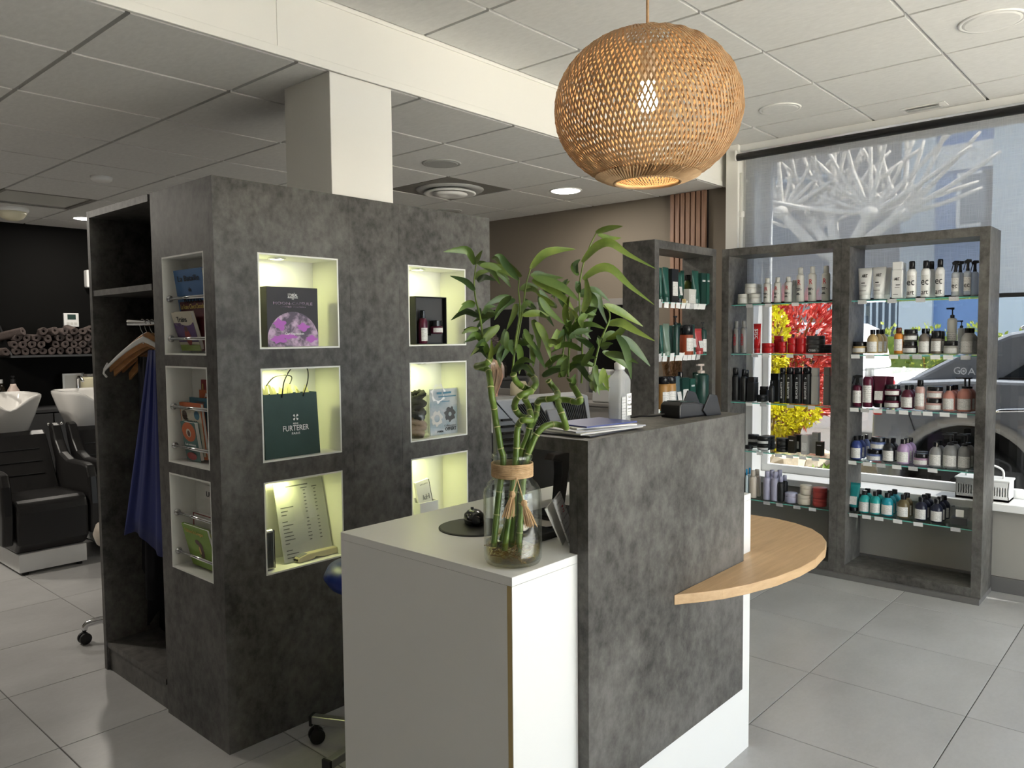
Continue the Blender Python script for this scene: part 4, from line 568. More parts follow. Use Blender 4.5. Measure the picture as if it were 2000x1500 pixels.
LEAVES=[[(1.3643,1.3402,1.6671),(1.3448,1.3409,1.6983),(1.3144,1.3511,1.6997),(1.2816,1.3634,1.6936)],[(1.3807,1.3536,1.6727),(1.3714,1.334,1.6853),(1.3633,1.3133,1.6993)],[(1.3453,1.3225,1.6037),(1.3277,1.3352,1.6251),(1.299,1.3595,1.6376)],[(1.4274,1.4001,1.6371),(1.4502,1.4033,1.6557),(1.4844,1.3929,1.6628)],[(1.4178,1.3847,1.6792),(1.4263,1.3486,1.6604),(1.4295,1.3163,1.6196)],[(1.4099,1.3484,1.6724),(1.429,1.3053,1.6541),(1.44,1.2708,1.6306)],[(1.4269,1.2544,1.629),(1.3998,1.2639,1.6605),(1.3773,1.2673,1.6825),(1.3563,1.2673,1.6835)],[(1.4518,1.2371,1.6547),(1.4889,1.2247,1.6908),(1.5276,1.2083,1.7035),(1.5688,1.1883,1.7076)],[(1.5123,1.2887,1.6464),(1.5493,1.2749,1.6438),(1.597,1.2489,1.6409)],[(1.5192,1.2747,1.6384),(1.5268,1.237,1.6198),(1.5181,1.2158,1.5831)],[(1.4735,1.227,1.6042),(1.4893,1.2188,1.5824),(1.5092,1.2065,1.5659)],[(1.4831,1.299,1.6079),(1.5151,1.2964,1.6204),(1.549,1.2898,1.6139)],[(1.4839,1.3253,1.5902),(1.4495,1.3251,1.574),(1.4141,1.3236,1.5323)],[(1.4615,1.2954,1.5733),(1.4655,1.3043,1.5512),(1.4583,1.3238,1.5063)],[(1.4427,1.2985,1.5915),(1.4082,1.3072,1.5834),(1.3711,1.3179,1.5645)],[(1.3814,1.3586,1.5698),(1.3503,1.3563,1.5689),(1.3187,1.353,1.5518)],[(1.433,1.3884,1.5415),(1.46,1.3927,1.5574),(1.4914,1.3902,1.554)],[(1.4256,1.3191,1.5193),(1.3955,1.3322,1.4915),(1.3573,1.3525,1.444)],[(1.4566,1.3579,1.5506),(1.4414,1.3805,1.5414),(1.4249,1.4024,1.5072)],[(1.4263,1.3824,1.5051),(1.4262,1.4145,1.512),(1.4266,1.4452,1.5097)],[(1.4239,1.3082,1.4614),(1.4129,1.311,1.4431),(1.4113,1.3023,1.4135)],[(1.4608,1.285,1.4646),(1.4581,1.279,1.4348),(1.4519,1.2764,1.3976)],[(1.4063,1.2621,1.4837),(1.3962,1.2542,1.4657),(1.3917,1.2397,1.4443)],[(1.4932,1.2983,1.5515),(1.4948,1.2551,1.5485),(1.4928,1.2149,1.5345)],[(1.446,1.2043,1.5841),(1.4648,1.1919,1.5517),(1.4957,1.1658,1.5189)],[(1.4604,1.2287,1.5253),(1.4737,1.2138,1.4903),(1.4845,1.1994,1.4295)],[(1.4707,1.25,1.4757),(1.4718,1.2318,1.4461),(1.4751,1.2109,1.4112)],[(1.5071,1.3068,1.4177),(1.503,1.2831,1.4087),(1.496,1.2624,1.3962)],[(1.4841,1.2182,1.4163),(1.4859,1.1911,1.4351),(1.4871,1.1641,1.4463)],[(1.5489,1.1978,1.516),(1.5364,1.1949,1.5531),(1.5339,1.181,1.5915)],[(1.5193,1.1837,1.5929),(1.5298,1.1964,1.616),(1.5499,1.1978,1.6337)],[(1.4663,1.2399,1.6356),(1.5121,1.1919,1.6114),(1.5438,1.1585,1.5762)],[(1.6015,1.2039,1.6461),(1.5744,1.1999,1.6651),(1.5596,1.1816,1.6778)],[(1.5459,1.1098,1.7389),(1.5557,1.0751,1.7465),(1.5625,1.0434,1.7493)],[(1.625,1.1596,1.7465),(1.6504,1.1406,1.7365),(1.6755,1.1234,1.7394)],[(1.5392,1.1455,1.6703),(1.56,1.1178,1.7059),(1.5781,1.0907,1.7141),(1.6016,1.0544,1.686),(1.6414,0.9991,1.6505)],[(1.5319,1.138,1.6277),(1.5565,1.111,1.652),(1.5773,1.0858,1.6505),(1.6033,1.0512,1.6101),(1.64,1.0043,1.5648)],[(1.5137,1.1248,1.5471),(1.5338,1.1238,1.5873),(1.5413,1.1381,1.6427)],[(1.6004,1.1986,1.5926),(1.6275,1.19,1.6046),(1.6509,1.1833,1.5936),(1.6681,1.1814,1.5591),(1.6891,1.1748,1.5182)],[(1.6215,1.1414,1.5683),(1.6728,1.124,1.5498),(1.7331,1.0949,1.5144)],[(1.5529,1.0736,1.5177),(1.5628,1.0501,1.5209),(1.5785,1.0181,1.5008),(1.601,0.9782,1.4773)],[(1.6807,1.1155,1.5134),(1.6754,1.1443,1.4925),(1.6679,1.1767,1.4831)],[(1.6037,1.0908,1.4887),(1.6377,1.0781,1.4735),(1.6712,1.0645,1.443),(1.7022,1.0539,1.4127)],[(1.602,1.1303,1.4515),(1.6421,1.1125,1.4319),(1.6783,1.098,1.4023)],[(1.5543,1.1168,1.4195),(1.536,1.1069,1.3911),(1.5207,1.0928,1.3543)],[(1.5832,1.1126,1.4038),(1.5664,1.0964,1.3791),(1.552,1.0776,1.3567)],[(1.5293,1.1688,1.4952),(1.5669,1.1691,1.5026),(1.6083,1.1646,1.5044)],[(1.5209,1.1627,1.4327),(1.5171,1.1233,1.4395),(1.5136,1.0831,1.4393)],[(1.5174,1.1209,1.5453),(1.4922,1.1178,1.5287),(1.4788,1.1012,1.5089)],[(1.5741,1.2026,1.5541),(1.573,1.19,1.5386),(1.5632,1.1874,1.5253)],[(1.4657,1.2128,1.3932),(1.4646,1.1789,1.4068),(1.4662,1.1412,1.4112)],[(1.5776,1.223,1.3957),(1.5868,1.2082,1.4207),(1.5978,1.1902,1.434)],[(1.5285,1.1404,1.546),(1.5221,1.1087,1.5547),(1.5113,1.0811,1.5565)],[(1.4562,1.1855,1.4812),(1.4548,1.1568,1.4775),(1.4499,1.1338,1.4934)],[(1.5909,1.1545,1.461),(1.5623,1.1566,1.4801),(1.53,1.1623,1.4933)],[(1.5238,1.1015,1.4189),(1.5307,1.0889,1.3738),(1.5428,1.0734,1.3611)],[(1.4473,1.2347,1.4979),(1.459,1.2645,1.4759),(1.4669,1.3012,1.4834)],[(1.477,1.183,1.5662),(1.4645,1.2009,1.5809),(1.4521,1.2187,1.5957)],[(1.4936,1.2933,1.5854),(1.4988,1.278,1.5699),(1.5043,1.2629,1.562)],[(1.5839,1.2204,1.4321),(1.5678,1.2371,1.44),(1.5493,1.2543,1.423)],[(1.5574,1.1076,1.4672),(1.5653,1.091,1.4707),(1.5707,1.0771,1.4724)],[(1.3582,1.2873,1.4374),(1.3592,1.2807,1.4554),(1.3561,1.2797,1.4842)],[(1.3729,1.3158,1.4769),(1.3766,1.3453,1.4621),(1.3814,1.3738,1.447)],[(1.4624,1.3326,1.5102),(1.4568,1.3356,1.476),(1.4634,1.3264,1.4569)],[(1.4167,1.2274,1.5087),(1.4114,1.2089,1.4834),(1.4108,1.1853,1.4585)],[(1.4911,1.1854,1.5083),(1.4658,1.1841,1.472),(1.4476,1.1785,1.4758)],[(1.4998,1.1736,1.5081),(1.5082,1.1945,1.4752),(1.5276,1.2052,1.4638)],[(1.5176,1.1283,1.4205),(1.5054,1.1035,1.4428),(1.4931,1.0791,1.4681)],[(1.586,1.203,1.3939),(1.5807,1.2134,1.3785),(1.5764,1.2246,1.3842)],[(1.6176,1.1788,1.3817),(1.6271,1.1575,1.3588),(1.6401,1.1341,1.359)],[(1.3944,1.3606,1.629),(1.3832,1.3248,1.6354),(1.377,1.2818,1.6257)],[(1.3797,1.3377,1.666),(1.4121,1.3199,1.6608),(1.4449,1.2996,1.6322)],[(1.4341,1.3637,1.6745),(1.4673,1.3465,1.6463),(1.4926,1.3378,1.6162)],[(1.533,1.3362,1.6466),(1.5287,1.3808,1.6769),(1.5305,1.4179,1.7),(1.5374,1.4472,1.7013)],[(1.5533,1.3139,1.657),(1.5805,1.303,1.65),(1.6157,1.2829,1.6405)],[(1.5288,1.2795,1.6379),(1.5761,1.2783,1.6408),(1.6166,1.2826,1.621)],[(1.5545,1.2842,1.6189),(1.5416,1.2511,1.6044),(1.5306,1.2165,1.5955)],[(1.5202,1.3222,1.6095),(1.519,1.2879,1.6109),(1.5146,1.2555,1.5936)],[(1.4512,1.2868,1.5827),(1.4383,1.3036,1.5742),(1.4215,1.3228,1.5439)],[(1.5054,1.332,1.5759),(1.5152,1.3325,1.5595),(1.523,1.3334,1.5216)],[(1.3831,1.2387,1.5867),(1.3888,1.2715,1.5729),(1.3942,1.304,1.5488)],[(1.4252,1.4005,1.5744),(1.4045,1.4014,1.5796),(1.3802,1.4051,1.5725)],[(1.3515,1.2982,1.5452),(1.3651,1.299,1.5616),(1.3854,1.2911,1.5643)],[(1.4602,1.3529,1.5135),(1.4106,1.3552,1.5013),(1.35,1.3686,1.4772)],[(1.4084,1.3178,1.5428),(1.4109,1.351,1.5454),(1.4068,1.39,1.5299)],[(1.3898,1.355,1.511),(1.3649,1.3633,1.509),(1.3431,1.3674,1.4993)],[(1.4047,1.2854,1.4705),(1.3996,1.2949,1.4523),(1.4035,1.2931,1.4219)],[(1.4206,1.2499,1.4727),(1.4422,1.2649,1.444),(1.4605,1.283,1.4071)],[(1.4723,1.3095,1.4811),(1.4794,1.3131,1.4625),(1.4927,1.3095,1.4414)],[(1.4389,1.252,1.5421),(1.4841,1.2462,1.5478),(1.5284,1.2403,1.5414)],[(1.5328,1.2779,1.5963),(1.5293,1.2618,1.5587),(1.5367,1.2332,1.5158)],[(1.5241,1.2923,1.5335),(1.5102,1.2662,1.502),(1.4917,1.2434,1.4512)],[(1.495,1.2688,1.4782),(1.4691,1.2463,1.4498),(1.4435,1.2231,1.4168)],[(1.4346,1.2514,1.4184),(1.4328,1.2287,1.4111),(1.4284,1.2086,1.3999)],[(1.5438,1.2567,1.4075),(1.5692,1.267,1.4279),(1.5966,1.2749,1.4437)],[(1.5508,1.1973,1.5161),(1.5872,1.2119,1.5454),(1.6314,1.2174,1.5711)],[(1.5585,1.2231,1.5932),(1.5772,1.2339,1.6183),(1.6047,1.2341,1.6334)],[(1.4724,1.2497,1.629),(1.5189,1.2067,1.5965),(1.5509,1.1792,1.5554)],[(1.5359,1.1587,1.6447),(1.5432,1.1679,1.6684),(1.5592,1.1663,1.6799)],[(1.6079,1.2065,1.595),(1.6183,1.1817,1.5921),(1.6172,1.168,1.5715),(1.6029,1.1678,1.5355),(1.5895,1.1658,1.4919)],[(1.6342,1.1367,1.5185),(1.6527,1.1256,1.5232),(1.6773,1.1061,1.5101),(1.7079,1.0798,1.4948)],[(1.5698,1.0394,1.5177),(1.5851,1.077,1.4939),(1.5967,1.1198,1.4802)],[(1.5574,1.0573,1.4919),(1.557,1.0358,1.4643),(1.5509,1.0197,1.4246),(1.5426,1.0063,1.3883)],[(1.5455,1.0822,1.4481),(1.5549,1.0396,1.4418),(1.5616,0.9992,1.4253)],[(1.6026,1.1589,1.4119),(1.6068,1.157,1.3804),(1.6157,1.1491,1.3404)],[(1.5341,1.0776,1.4123),(1.4974,1.0607,1.3947),(1.463,1.0413,1.3777)],[(1.5098,1.1634,1.4866),(1.5458,1.171,1.4957),(1.5855,1.174,1.5015)],[(1.5982,1.2181,1.4215),(1.6328,1.2058,1.4202),(1.6675,1.1925,1.4114)],[(1.5724,1.1566,1.5462),(1.5403,1.1495,1.5305),(1.5196,1.1292,1.5105)],[(1.5975,1.2305,1.5614),(1.5831,1.2158,1.5448),(1.562,1.2092,1.5346)],[(1.4792,1.2157,1.3955),(1.4906,1.1952,1.4108),(1.5056,1.1698,1.4178)],[(1.4765,1.1552,1.3935),(1.458,1.1374,1.4233),(1.4445,1.1131,1.4447)],[(1.5566,1.1672,1.5462),(1.5872,1.1595,1.5475),(1.6125,1.1571,1.5443)],[(1.5699,1.2662,1.4766),(1.6131,1.2708,1.4805),(1.6483,1.2861,1.5029)],[(1.5225,1.0978,1.4608),(1.5174,1.1191,1.4764),(1.5088,1.1439,1.486)],[(1.5926,1.148,1.4086),(1.5565,1.1292,1.3699),(1.5325,1.0991,1.3552)],[(1.4536,1.2319,1.495),(1.467,1.2629,1.4787),(1.4797,1.2971,1.4876)],[(1.5787,1.2567,1.5639),(1.5916,1.2899,1.5812),(1.6042,1.3235,1.599)],[(1.5383,1.3295,1.5877),(1.5366,1.3121,1.5698),(1.536,1.2942,1.5593)],[(1.5514,1.1955,1.4325),(1.5204,1.1999,1.4301),(1.4943,1.1968,1.4063)],[(1.6211,1.1468,1.4588),(1.6048,1.1197,1.4666),(1.5866,1.0945,1.4719)],[(1.451,1.375,1.443),(1.4687,1.3713,1.4564),(1.4867,1.3686,1.4839)],[(1.4005,1.3364,1.4849),(1.3692,1.3278,1.476),(1.3392,1.3178,1.4672)],[(1.4099,1.2789,1.5039),(1.4013,1.2721,1.47),(1.403,1.2552,1.4535)],[(1.4997,1.3016,1.5012),(1.5249,1.3152,1.4798),(1.554,1.3241,1.4571)],[(1.5158,1.1985,1.5049),(1.4894,1.1855,1.4675),(1.4641,1.1749,1.4697)],[(1.5732,1.2211,1.513),(1.5706,1.2097,1.4769),(1.5704,1.198,1.4689)],[(1.5216,1.1351,1.4181),(1.5338,1.1245,1.4379),(1.5466,1.1137,1.4613)],[(1.4899,1.1347,1.3925),(1.5044,1.1482,1.3765),(1.514,1.1683,1.3748)],[(1.5243,1.118,1.3948),(1.5725,1.115,1.3821),(1.6181,1.1171,1.392)]]

bam = thing('lucky_bamboo', 'curly lucky bamboo stalks with long green leaves in the glass vase', 'plant', (VX,VY,DZ+.01))
def smooth_path(P, n=5):
    P = [Vector(p) for p in P]; out = []
    for i in range(len(P)-1):
        a, b, c, d = P[max(i-1,0)], P[i], P[i+1], P[min(i+2,len(P)-1)]
        for k in range(n):
            t = k/n; out.append(.5*((2*b)+(c-a)*t+(2*a-5*b+4*c-d)*t*t+(3*b-a-3*c+d)*t*t*t))
    return out+[P[-1]]
for st_pts in STALKS:
    P = smooth_path(st_pts); s_ = obj('stalk', MB().tube(P, .0078, 10), 'bamboo_stem', bam, smooth=True)
    mb = MB(); acc = 0
    for i in range(1, len(P)):
        acc += (P[i]-P[i-1]).length
        if acc > .052: acc = 0; d = (P[i]-P[i-1]).normalized()*.0014; mb.tube([P[i]-d, P[i]+d], .0086, 10)
    tag(obj('node_rings', mb, 'bamboo_node', s_, smooth=True), kind='stuff')
for q in SHOOTS: obj('shoot', MB().tube(smooth_path(q), [.0032*(1-.5*i/(5*(len(q)-1))) for i in range(5*(len(q)-1)+1)], 6), 'leaf_b', bam, smooth=True)
view = Vector((.745,.667,0))
def leaf(P, m, w):
    P = smooth_path(P, 6 if len(P) < 4 else 4); n = len(P)-1; vs = []; fs = []
    for i, p in enumerate(P):
        u = i/n; t = (P[min(i+1,n)]-P[max(i-1,0)]).normalized(); side = t.cross(view); side = side.normalized() if side.length > .2 else Vector((0,0,1))
        side = (side+view*.45).normalized(); nn = t.cross(side)
        ww = w*1.08*(math.sin(math.pi*min(1,u*.95+.05)**.78)**1.1)+.0005
        vs += [p-side*ww+nn*ww*.35, p, p+side*ww+nn*ww*.35]
    for i in range(n): fs += [(3*i,3*i+1,3*i+4,3*i+3),(3*i+1,3*i+2,3*i+5,3*i+4)]
    N = len(vs); vs += [Vector(v)+view*.0006 for v in vs]; fs += [tuple(N+i for i in f[::-1]) for f in fs]
    obj('leaf', MB().add(vs, fs), m, bam, smooth=True)
for k, P in enumerate(LEAVES):
    L_ = sum((Vector(P[i+1])-Vector(P[i])).length for i in range(len(P)-1))
    leaf(P, ('leaf_a','leaf_b','leaf_c','leaf_a')[k % 4] if k not in (35,36,39,40,41,33,34,37,7) else 'leaf_b', min(.0108, .06*L_+.003))
for k in range(26):   # short leaflets round the shoot bases
    q = random.choice(SHOOTS); b = Vector(q[random.randint(0,2)]); a = random.uniform(0,6.28); d = Vector((math.cos(a)*.8, math.sin(a)*.8, random.uniform(-.2,.9))).normalized(); ln = random.uniform(.05,.10)
    leaf([b, b+d*ln*.5+Vector((0,0,.012)), b+d*ln-Vector((0,0,.014))], random.choice(('leaf_a','leaf_c')), .0075)
obj('roots', roots, 'root_brown', bam)
# ------------------------------------------------------------------ things on the desk
mp_ = MB().lathe([(0,.0045),(.105,.0045),(.11,.003),(.11,0)], (1.62,1.60,DZ), 40)
tag(obj('mouse_pad', mp_, 'black', smooth=False), 'round black mouse pad on the white desktop', 'mouse pad')
t = thing('computer_mouse', 'black computer mouse on the round pad', 'computer mouse', (1.645,1.63,DZ+.005), R(55))
obj('shell', MB().lathe([(0,.001),(.9,.0),(1.0,.012),(.92,.026),(.6,.036),(0,.039)], (0,0,0), 24, .056, .032).xf(Matrix(((1,0,0,0),(0,1,0,0),(0,0,1,0),(0,0,0,1)))) , 'black_gloss', t, smooth=True, local=True)
obj('wheel', MB().tube([(.036,-.004,.034),(.036,.004,.034)], .007, 12), 'dark_grey', t, local=True)
# papers leaning behind the counter end
for k, (y, z1, lab, m) in enumerate(((1.262,1.065,'grey printed leaflet with red heading leaning behind the counter end','label_pale'),(1.285,1.04,'cream leaflet behind the grey printed leaflet','paper'))):
    b = MB().obox((1.640-.004*k,y+.02,(DZ+z1)/2+.002),(.052,.03,0),(-.001,.0016,0),(-.035,0,(z1-DZ)/2)); o = tag(obj('leaflet', b, m), lab, 'leaflet')
    if k == 0: bars(o, 'red_ink', (1.612,1.268,1.04), (.87,.5,0), (-.45,0,.9), [(0,0,.02,.005),(-.002,-.009,.016,.003),(-.003,-.016,.018,.003)])
for k, (dx, sx) in enumerate(((0,.05),)):
    tag(obj('keyboard_base', MB().prism([(1.585,1.345),(1.70,1.345),(1.70,1.46),(1.64,1.47),(1.60,1.42)], DZ, DZ+.02), 'black', bevel=.004), 'black device base on the desk behind the vase', 'device')
tag(obj('cable', MB().tube(smooth_path([(1.655,1.50,DZ+.006),(1.70,1.46,DZ+.004),(1.76,1.42,DZ+.004),(1.84,1.44,DZ+.004),(1.93,1.50,DZ+.004)]), .0026, 6), 'black', smooth=True), 'thin black cable curling on the desktop', 'cable')
# black screen with its stand arm under the counter
t = thing('computer_screen', 'black computer screen on a curved stand behind the counter', 'screen', (2.0,1.55,DZ))
obj('panel', MB().obox((2.06,1.70,1.075),(.20,.0,0),(0,.012,.002),(0,-.02,.11)), 'black_plastic', t, bevel=.005)
obj('stand_arm', MB().prism_y([(1.845,1.11),(1.86,1.128),(1.93,1.13),(1.945,1.11),(1.93,1.06),(1.905,DZ+.02),(1.88,DZ+.02),(1.895,1.06),(1.893,1.10),(1.87,1.107)], 1.49, 1.525), 'dark_grey', t, bevel=.004)
obj('stand_base', MB().box(1.82, 1.99, 1.43, 1.58, DZ, DZ+.014), 'black_plastic', t, bevel=.004)
# till terminal: grey vented back
t = thing('till_terminal', 'grey vented back of a till terminal behind the plant', 'till', (1.9,1.70,DZ))
def P_(x, y, z): return (x, y, z)
bk = [(1.655,1.545,1.30),(2.125,1.545,1.288),(2.095,1.50,1.195),(1.775,1.50,1.175),(1.68,1.545,DZ+.002)]
fr = [(1.655,1.60,1.31),(2.125,1.60,1.30),(2.125,1.60,1.17),(1.80,1.60,1.15),(1.68,1.60,DZ+.002)]
obj('housing', MB().add([(1.665,1.56,1.305),(2.125,1.56,1.292),(2.10,1.525,1.19),(1.77,1.525,1.185),(1.81,1.70,1.30),(2.25,1.70,1.292),(2.25,1.70,1.14),(1.85,1.70,1.14)], [(0,1,2,3),(4,7,6,5),(0,4,5,1),(1,5,6,2),(2,6,7,3),(3,7,4,0)]), 'grey_plastic', t, bevel=.006)
obj('side_housing', MB().add([(1.662,1.562,1.303),(1.775,1.53,1.19),(1.775,1.53,DZ+.003),(1.672,1.55,DZ+.003),(1.79,1.69,1.29),(1.90,1.69,1.19),(1.90,1.69,DZ+.003),(1.80,1.69,DZ+.003)], [(0,1,2,3),(4,7,6,5),(0,4,5,1),(1,5,6,2),(2,6,7,3),(3,7,4,0)]), 'grey_plastic', t, bevel=.004)
mb = MB()
for k in range(34):
    u = .06+.9*k/33; xt = 1.70+.40*u; xb = 1.79+.29*u
    if 11 < k < 19: continue
    mb.obox(((xt+xb)/2, 1.538, 1.244), (.0028,0,0), (0,.006,.002), ((xt-xb)/2*.8, .0165*.8, .052*.8))
obj('vent_slots', mb, 'dark_recess', t)
mb = MB()
for k in range(15):
    z = 1.245-.0195*k; w_ = .05+.0*k; x1 = 1.768 if z < 1.19 else 1.768-(z-1.19); x0 = 1.680
    if x1-x0 > .012: mb.obox(((x0+x1)/2, 1.5455-.0165*((x0+x1)/2-1.68)/.09, z), ((x1-x0)/2,-.14*(x1-x0),0), (0,.004,0), (0,0,.0032))
obj('vent_slots', mb, 'dark_recess', t)
obj('badge', MB().obox((1.925,1.535,1.243),(.045,0,0),(0,.004,.0012),(0,.006,.018)), 'grey_plastic', t, bevel=.003)
# magazines, gel bottle, card terminal on the counter
CZ = 1.226
mat('mag_blue', (.05,.07,.25), .4); mat('mag_grey', (.32,.33,.36), .4); mat('mag_dark', (.06,.06,.07), .4)
for k, (m, an, lab) in enumerate((('mag_dark',4,'dark magazine at the bottom of the counter stack'),('paper',-6,'white leaflet in the counter stack'),('mag_grey',-12,'silver grey magazine in the counter stack'),('paper',-20,'white leaflet under the blue brochure'),('mag_blue',-9,'blue and grey brochure on top of the counter stack'))):
    c, s_ = math.cos(R(an)), math.sin(R(an)); hx, hy = (.13,.085) if k < 3 else (.10,.075)
    tag(obj('magazine', MB().obox((1.755+.008*k,1.285+.002*k,CZ+.003+.0045*k),(hx*c,hx*s_,0),(-hy*s_,hy*c,0),(0,0,.0019)), m), lab, 'magazine', 'papers stacked on the counter')
X3, Z3_ = (1,0,0), (0,0,1)
t = thing('gel_bottle', 'clear hand gel pump bottle with white pump on counter', 'bottle', (1.915,1.29,CZ), R(8))
hw, hd = .036, .022
def rr(w_, d, z, n=6):
    pts = []
    for sx, sy, a0 in ((1,1,0),(-1,1,90),(-1,-1,180),(1,-1,270)):
        for k in range(n): a = R(a0+90*k/(n-1)); pts.append((sx*(w_-.010)+.010*math.cos(a), sy*(d-.010)+.010*math.sin(a), z))
    return pts
obj('body', MB().loft([rr(hw-.002,hd-.002,0),rr(hw,hd,.004),rr(hw,hd,.135),rr(hw-.004,hd-.004,.147),rr(.016,.014,.158),rr(.013,.013,.166)]), 'gel', t, smooth=True, local=True)
obj('gel', MB().loft([rr(hw-.004,hd-.004,.004),rr(hw-.003,hd-.003,.01),rr(hw-.003,hd-.003,.085)]), 'gel', t, smooth=True, local=True)
obj('label', MB().box(.002, hw-.004, -hd-.0012, -hd-.0004, .03, .095), 'paper', t, local=True)
obj('label', MB().box(-hw+.004, -.006, -hd-.001, -hd-.0003, .012, .088), 'label_pale', t, local=True)
text('Gel', .011, 'ink_grey', t, (.018,-hd-.0013,.085), (1,0,0), (0,0,1), local=True); text('Purifi', .010, 'ink', t, (.018,-hd-.0013,.062), (1,0,0), (0,0,1), local=True, width=.026); bars(t, 'ink_grey', (.018,-hd-.0013,.05), X3, Z3_, [(0,0,.024,.003),(-.002,.0235,.02,.002),(0,-.008,.022,.0015)], True)
obj('pump', MB().lathe([(.015,.166),(.016,.17),(.016,.184),(.011,.188),(.006,.19),(.006,.202),(.010,.203),(.011,.212),(.004,.214)], (0,0,0), 18).obox((.022,-.004,.208),(.02,-.003,-.002),(.001,.006,0),(0,0,.004)), 'white', t, smooth=True, local=True)
t = thing('card_terminal', 'black card payment terminal with raised guard on counter', 'card terminal', (2.30,1.265,CZ), R(-8))
obj('body', MB().prism_y([(-.115,.004),(-.11,.0),(.10,.0),(.105,.02),(.06,.030),(-.02,.048),(-.10,.052),(-.115,.042)], -.04, .04), 'black_plastic', t, local=True, bevel=.006)
obj('guard', MB().prism_y([(.0,.02),(.035,.072),(.075,.066),(.095,.016),(.10,.0),(.02,.0)], -.046, -.040), 'black_plastic', t, local=True, bevel=.002); obj('guard', MB().prism_y([(.0,.02),(.035,.080),(.075,.072),(.11,.016),(.11,.0),(.02,.0)], .040, .046), 'black_plastic', t, local=True, bevel=.002)
obj('keys', MB().box(.045,.055,-.03,-.008,.028,.0335).box(.045,.055,.0,.02,.028,.0335), 'gold_ink', t, local=True)
obj('display', MB().obox((-.06,0,.0515),(.036,0,-.002),(0,.026,0),(0,0,.001)), 'screen', t, local=True)
tag(obj('cable', MB().tube(smooth_path([(2.195,1.30,CZ+.012),(2.16,1.33,CZ+.006),(2.13,1.37,CZ+.004),(2.12,1.40,CZ-.02),(2.12,1.41,CZ-.15)]), .0035, 6), 'black', smooth=True), 'black cable of the card terminal over counter edge', 'cable')
# ------------------------------------------------------------------ blue stool behind the desk
t = thing('rolling_stool', 'blue stool on a chrome castor base behind the desk', 'stool', (1.72,2.17,0))
SX, SY = 1.72, 2.17
mat('blue_seat', (.012,.035,.24), .35)
obj('seat', MB().lathe([(0,.60),(.12,.605),(.185,.625),(.205,.655),(.19,.685),(.12,.705),(0,.71)], (SX,SY,0), 32), 'blue_seat', t, smooth=True)
obj('column', MB().lathe([(.03,.07),(.03,.30),(.018,.30),(.018,.60)], (SX,SY,0), 16), 'chrome_dark', t, smooth=True)
def castor(t, x, y, m='black_plastic', dirx=0):
    a = dirx; c, s_ = math.cos(a), math.sin(a)
    for o_ in (-1,1): obj('wheel', MB().tube([(x-s_*o_*.006,y+c*o_*.006,.028),(x-s_*o_*.022,y+c*o_*.022,.028)], .028, 18), m, t, smooth=False, bevel=.003)
    obj('castor_fork', MB().tube([(x,y,.03),(x,y,.075)], .009, 8), 'black', t)
for k in range(5):
    a = R(118+72*k); ex, ey = SX+.285*math.cos(a), SY+.285*math.sin(a); d = Vector((math.cos(a),math.sin(a),0)); pz = Vector((-d.y,d.x,0))
    obj('leg', MB().obox(((SX+ex)/2,(SY+ey)/2,.088),d*.145,pz*.016,(0,0,.015)), 'brushed', t, bevel=.004)
    obj('leg_cap', MB().obox((ex+d.x*.004,ey+d.y*.004,.086),d*.005,pz*.018,(0,0,.019)), 'black', t)
    castor(t, ex-d.x*.012, ey-d.y*.012, dirx=a+.7)
# ------------------------------------------------------------------ books in the side niches
for n, c in dict(bk_blue=(.05,.15,.36), bk_burg=(.10,.012,.018), bk_purple=(.10,.05,.17), bk_cream=(.62,.58,.47), bk_red=(.28,.03,.03), bk_orange=(.55,.12,.03), bk_lblue=(.06,.19,.28), bk_green=(.20,.34,.03), bk_brown=(.10,.04,.025), bk_teal=(.06,.16,.15), bk_grass=(.22,.30,.06), bk_yel=(.55,.42,.12)).items(): mat(n, c, .45)
def book(label, yl, yr, zt, h, xt, xb, m, t=.008, deco=(), titles=()):
    c = Vector(((xt+xb)/2, (yl+yr)/2, zt-h/2)); up_ = Vector((xt-xb, 0, h)).normalized(); rt = Vector((0,-1,0)); nn = rt.cross(up_)
    if nn.x > 0: nn = -nn
    w_ = yl-yr; root = thing('book', label, 'book', (xb, (yl+yr)/2, zt-h))
    obj('cover', MB().obox(c-nn*-.0006, rt*w_/2, up_*h/2, nn*.0007).obox(c-nn*(t), rt*w_/2, up_*h/2, nn*.0007).obox(c+rt*-(w_/2-.0006)-nn*t/2, rt*.0006, up_*h/2, nn*t/2), m, root)
    obj('pages', MB().obox(c-nn*t/2+rt*.001, rt*(w_/2-.003), up_*(h/2-.003), nn*(t/2-.0008)), 'paper', root)
    pt = lambda u, v, e=.0016: c+rt*(u*w_/2)+up_*(v*h/2)+nn*e
    for i, (kind, u, v, a, b, mm) in enumerate(deco):
        if kind == 'r': g = MB().obox(pt(u,v), rt*a*w_/2, up_*b*h/2, nn*.0004)
        else: g = MB().add([pt(u,v,.0017+.0003*i)]+[pt(u+a*math.cos(2*math.pi*k/20), v+b*math.sin(2*math.pi*k/20), .0017+.0003*i) for k in range(20)], [(0,1+k,1+(k+1)%20) for k in range(20)])
        obj('picture', g, mm, root)
    for s_, size, u, v, mm, wd_ in titles: text(s_, size, mm, root, pt(u,v,.0028), rt, up_, width=wd_*w_ if wd_ else None)
book('blue children book about robots, top of upper side niche', 2.93, 2.71, 1.752, .20, 1.356, 1.384, 'bk_blue', deco=(('c',-.2,-.55,.3,.2,'bk_teal'),), titles=(('La Bataille',.03,0,.66,'ink',.75),('de',.024,0,.25,'ink',None),('Robots',.042,.1,-.12,'ink',.62)))
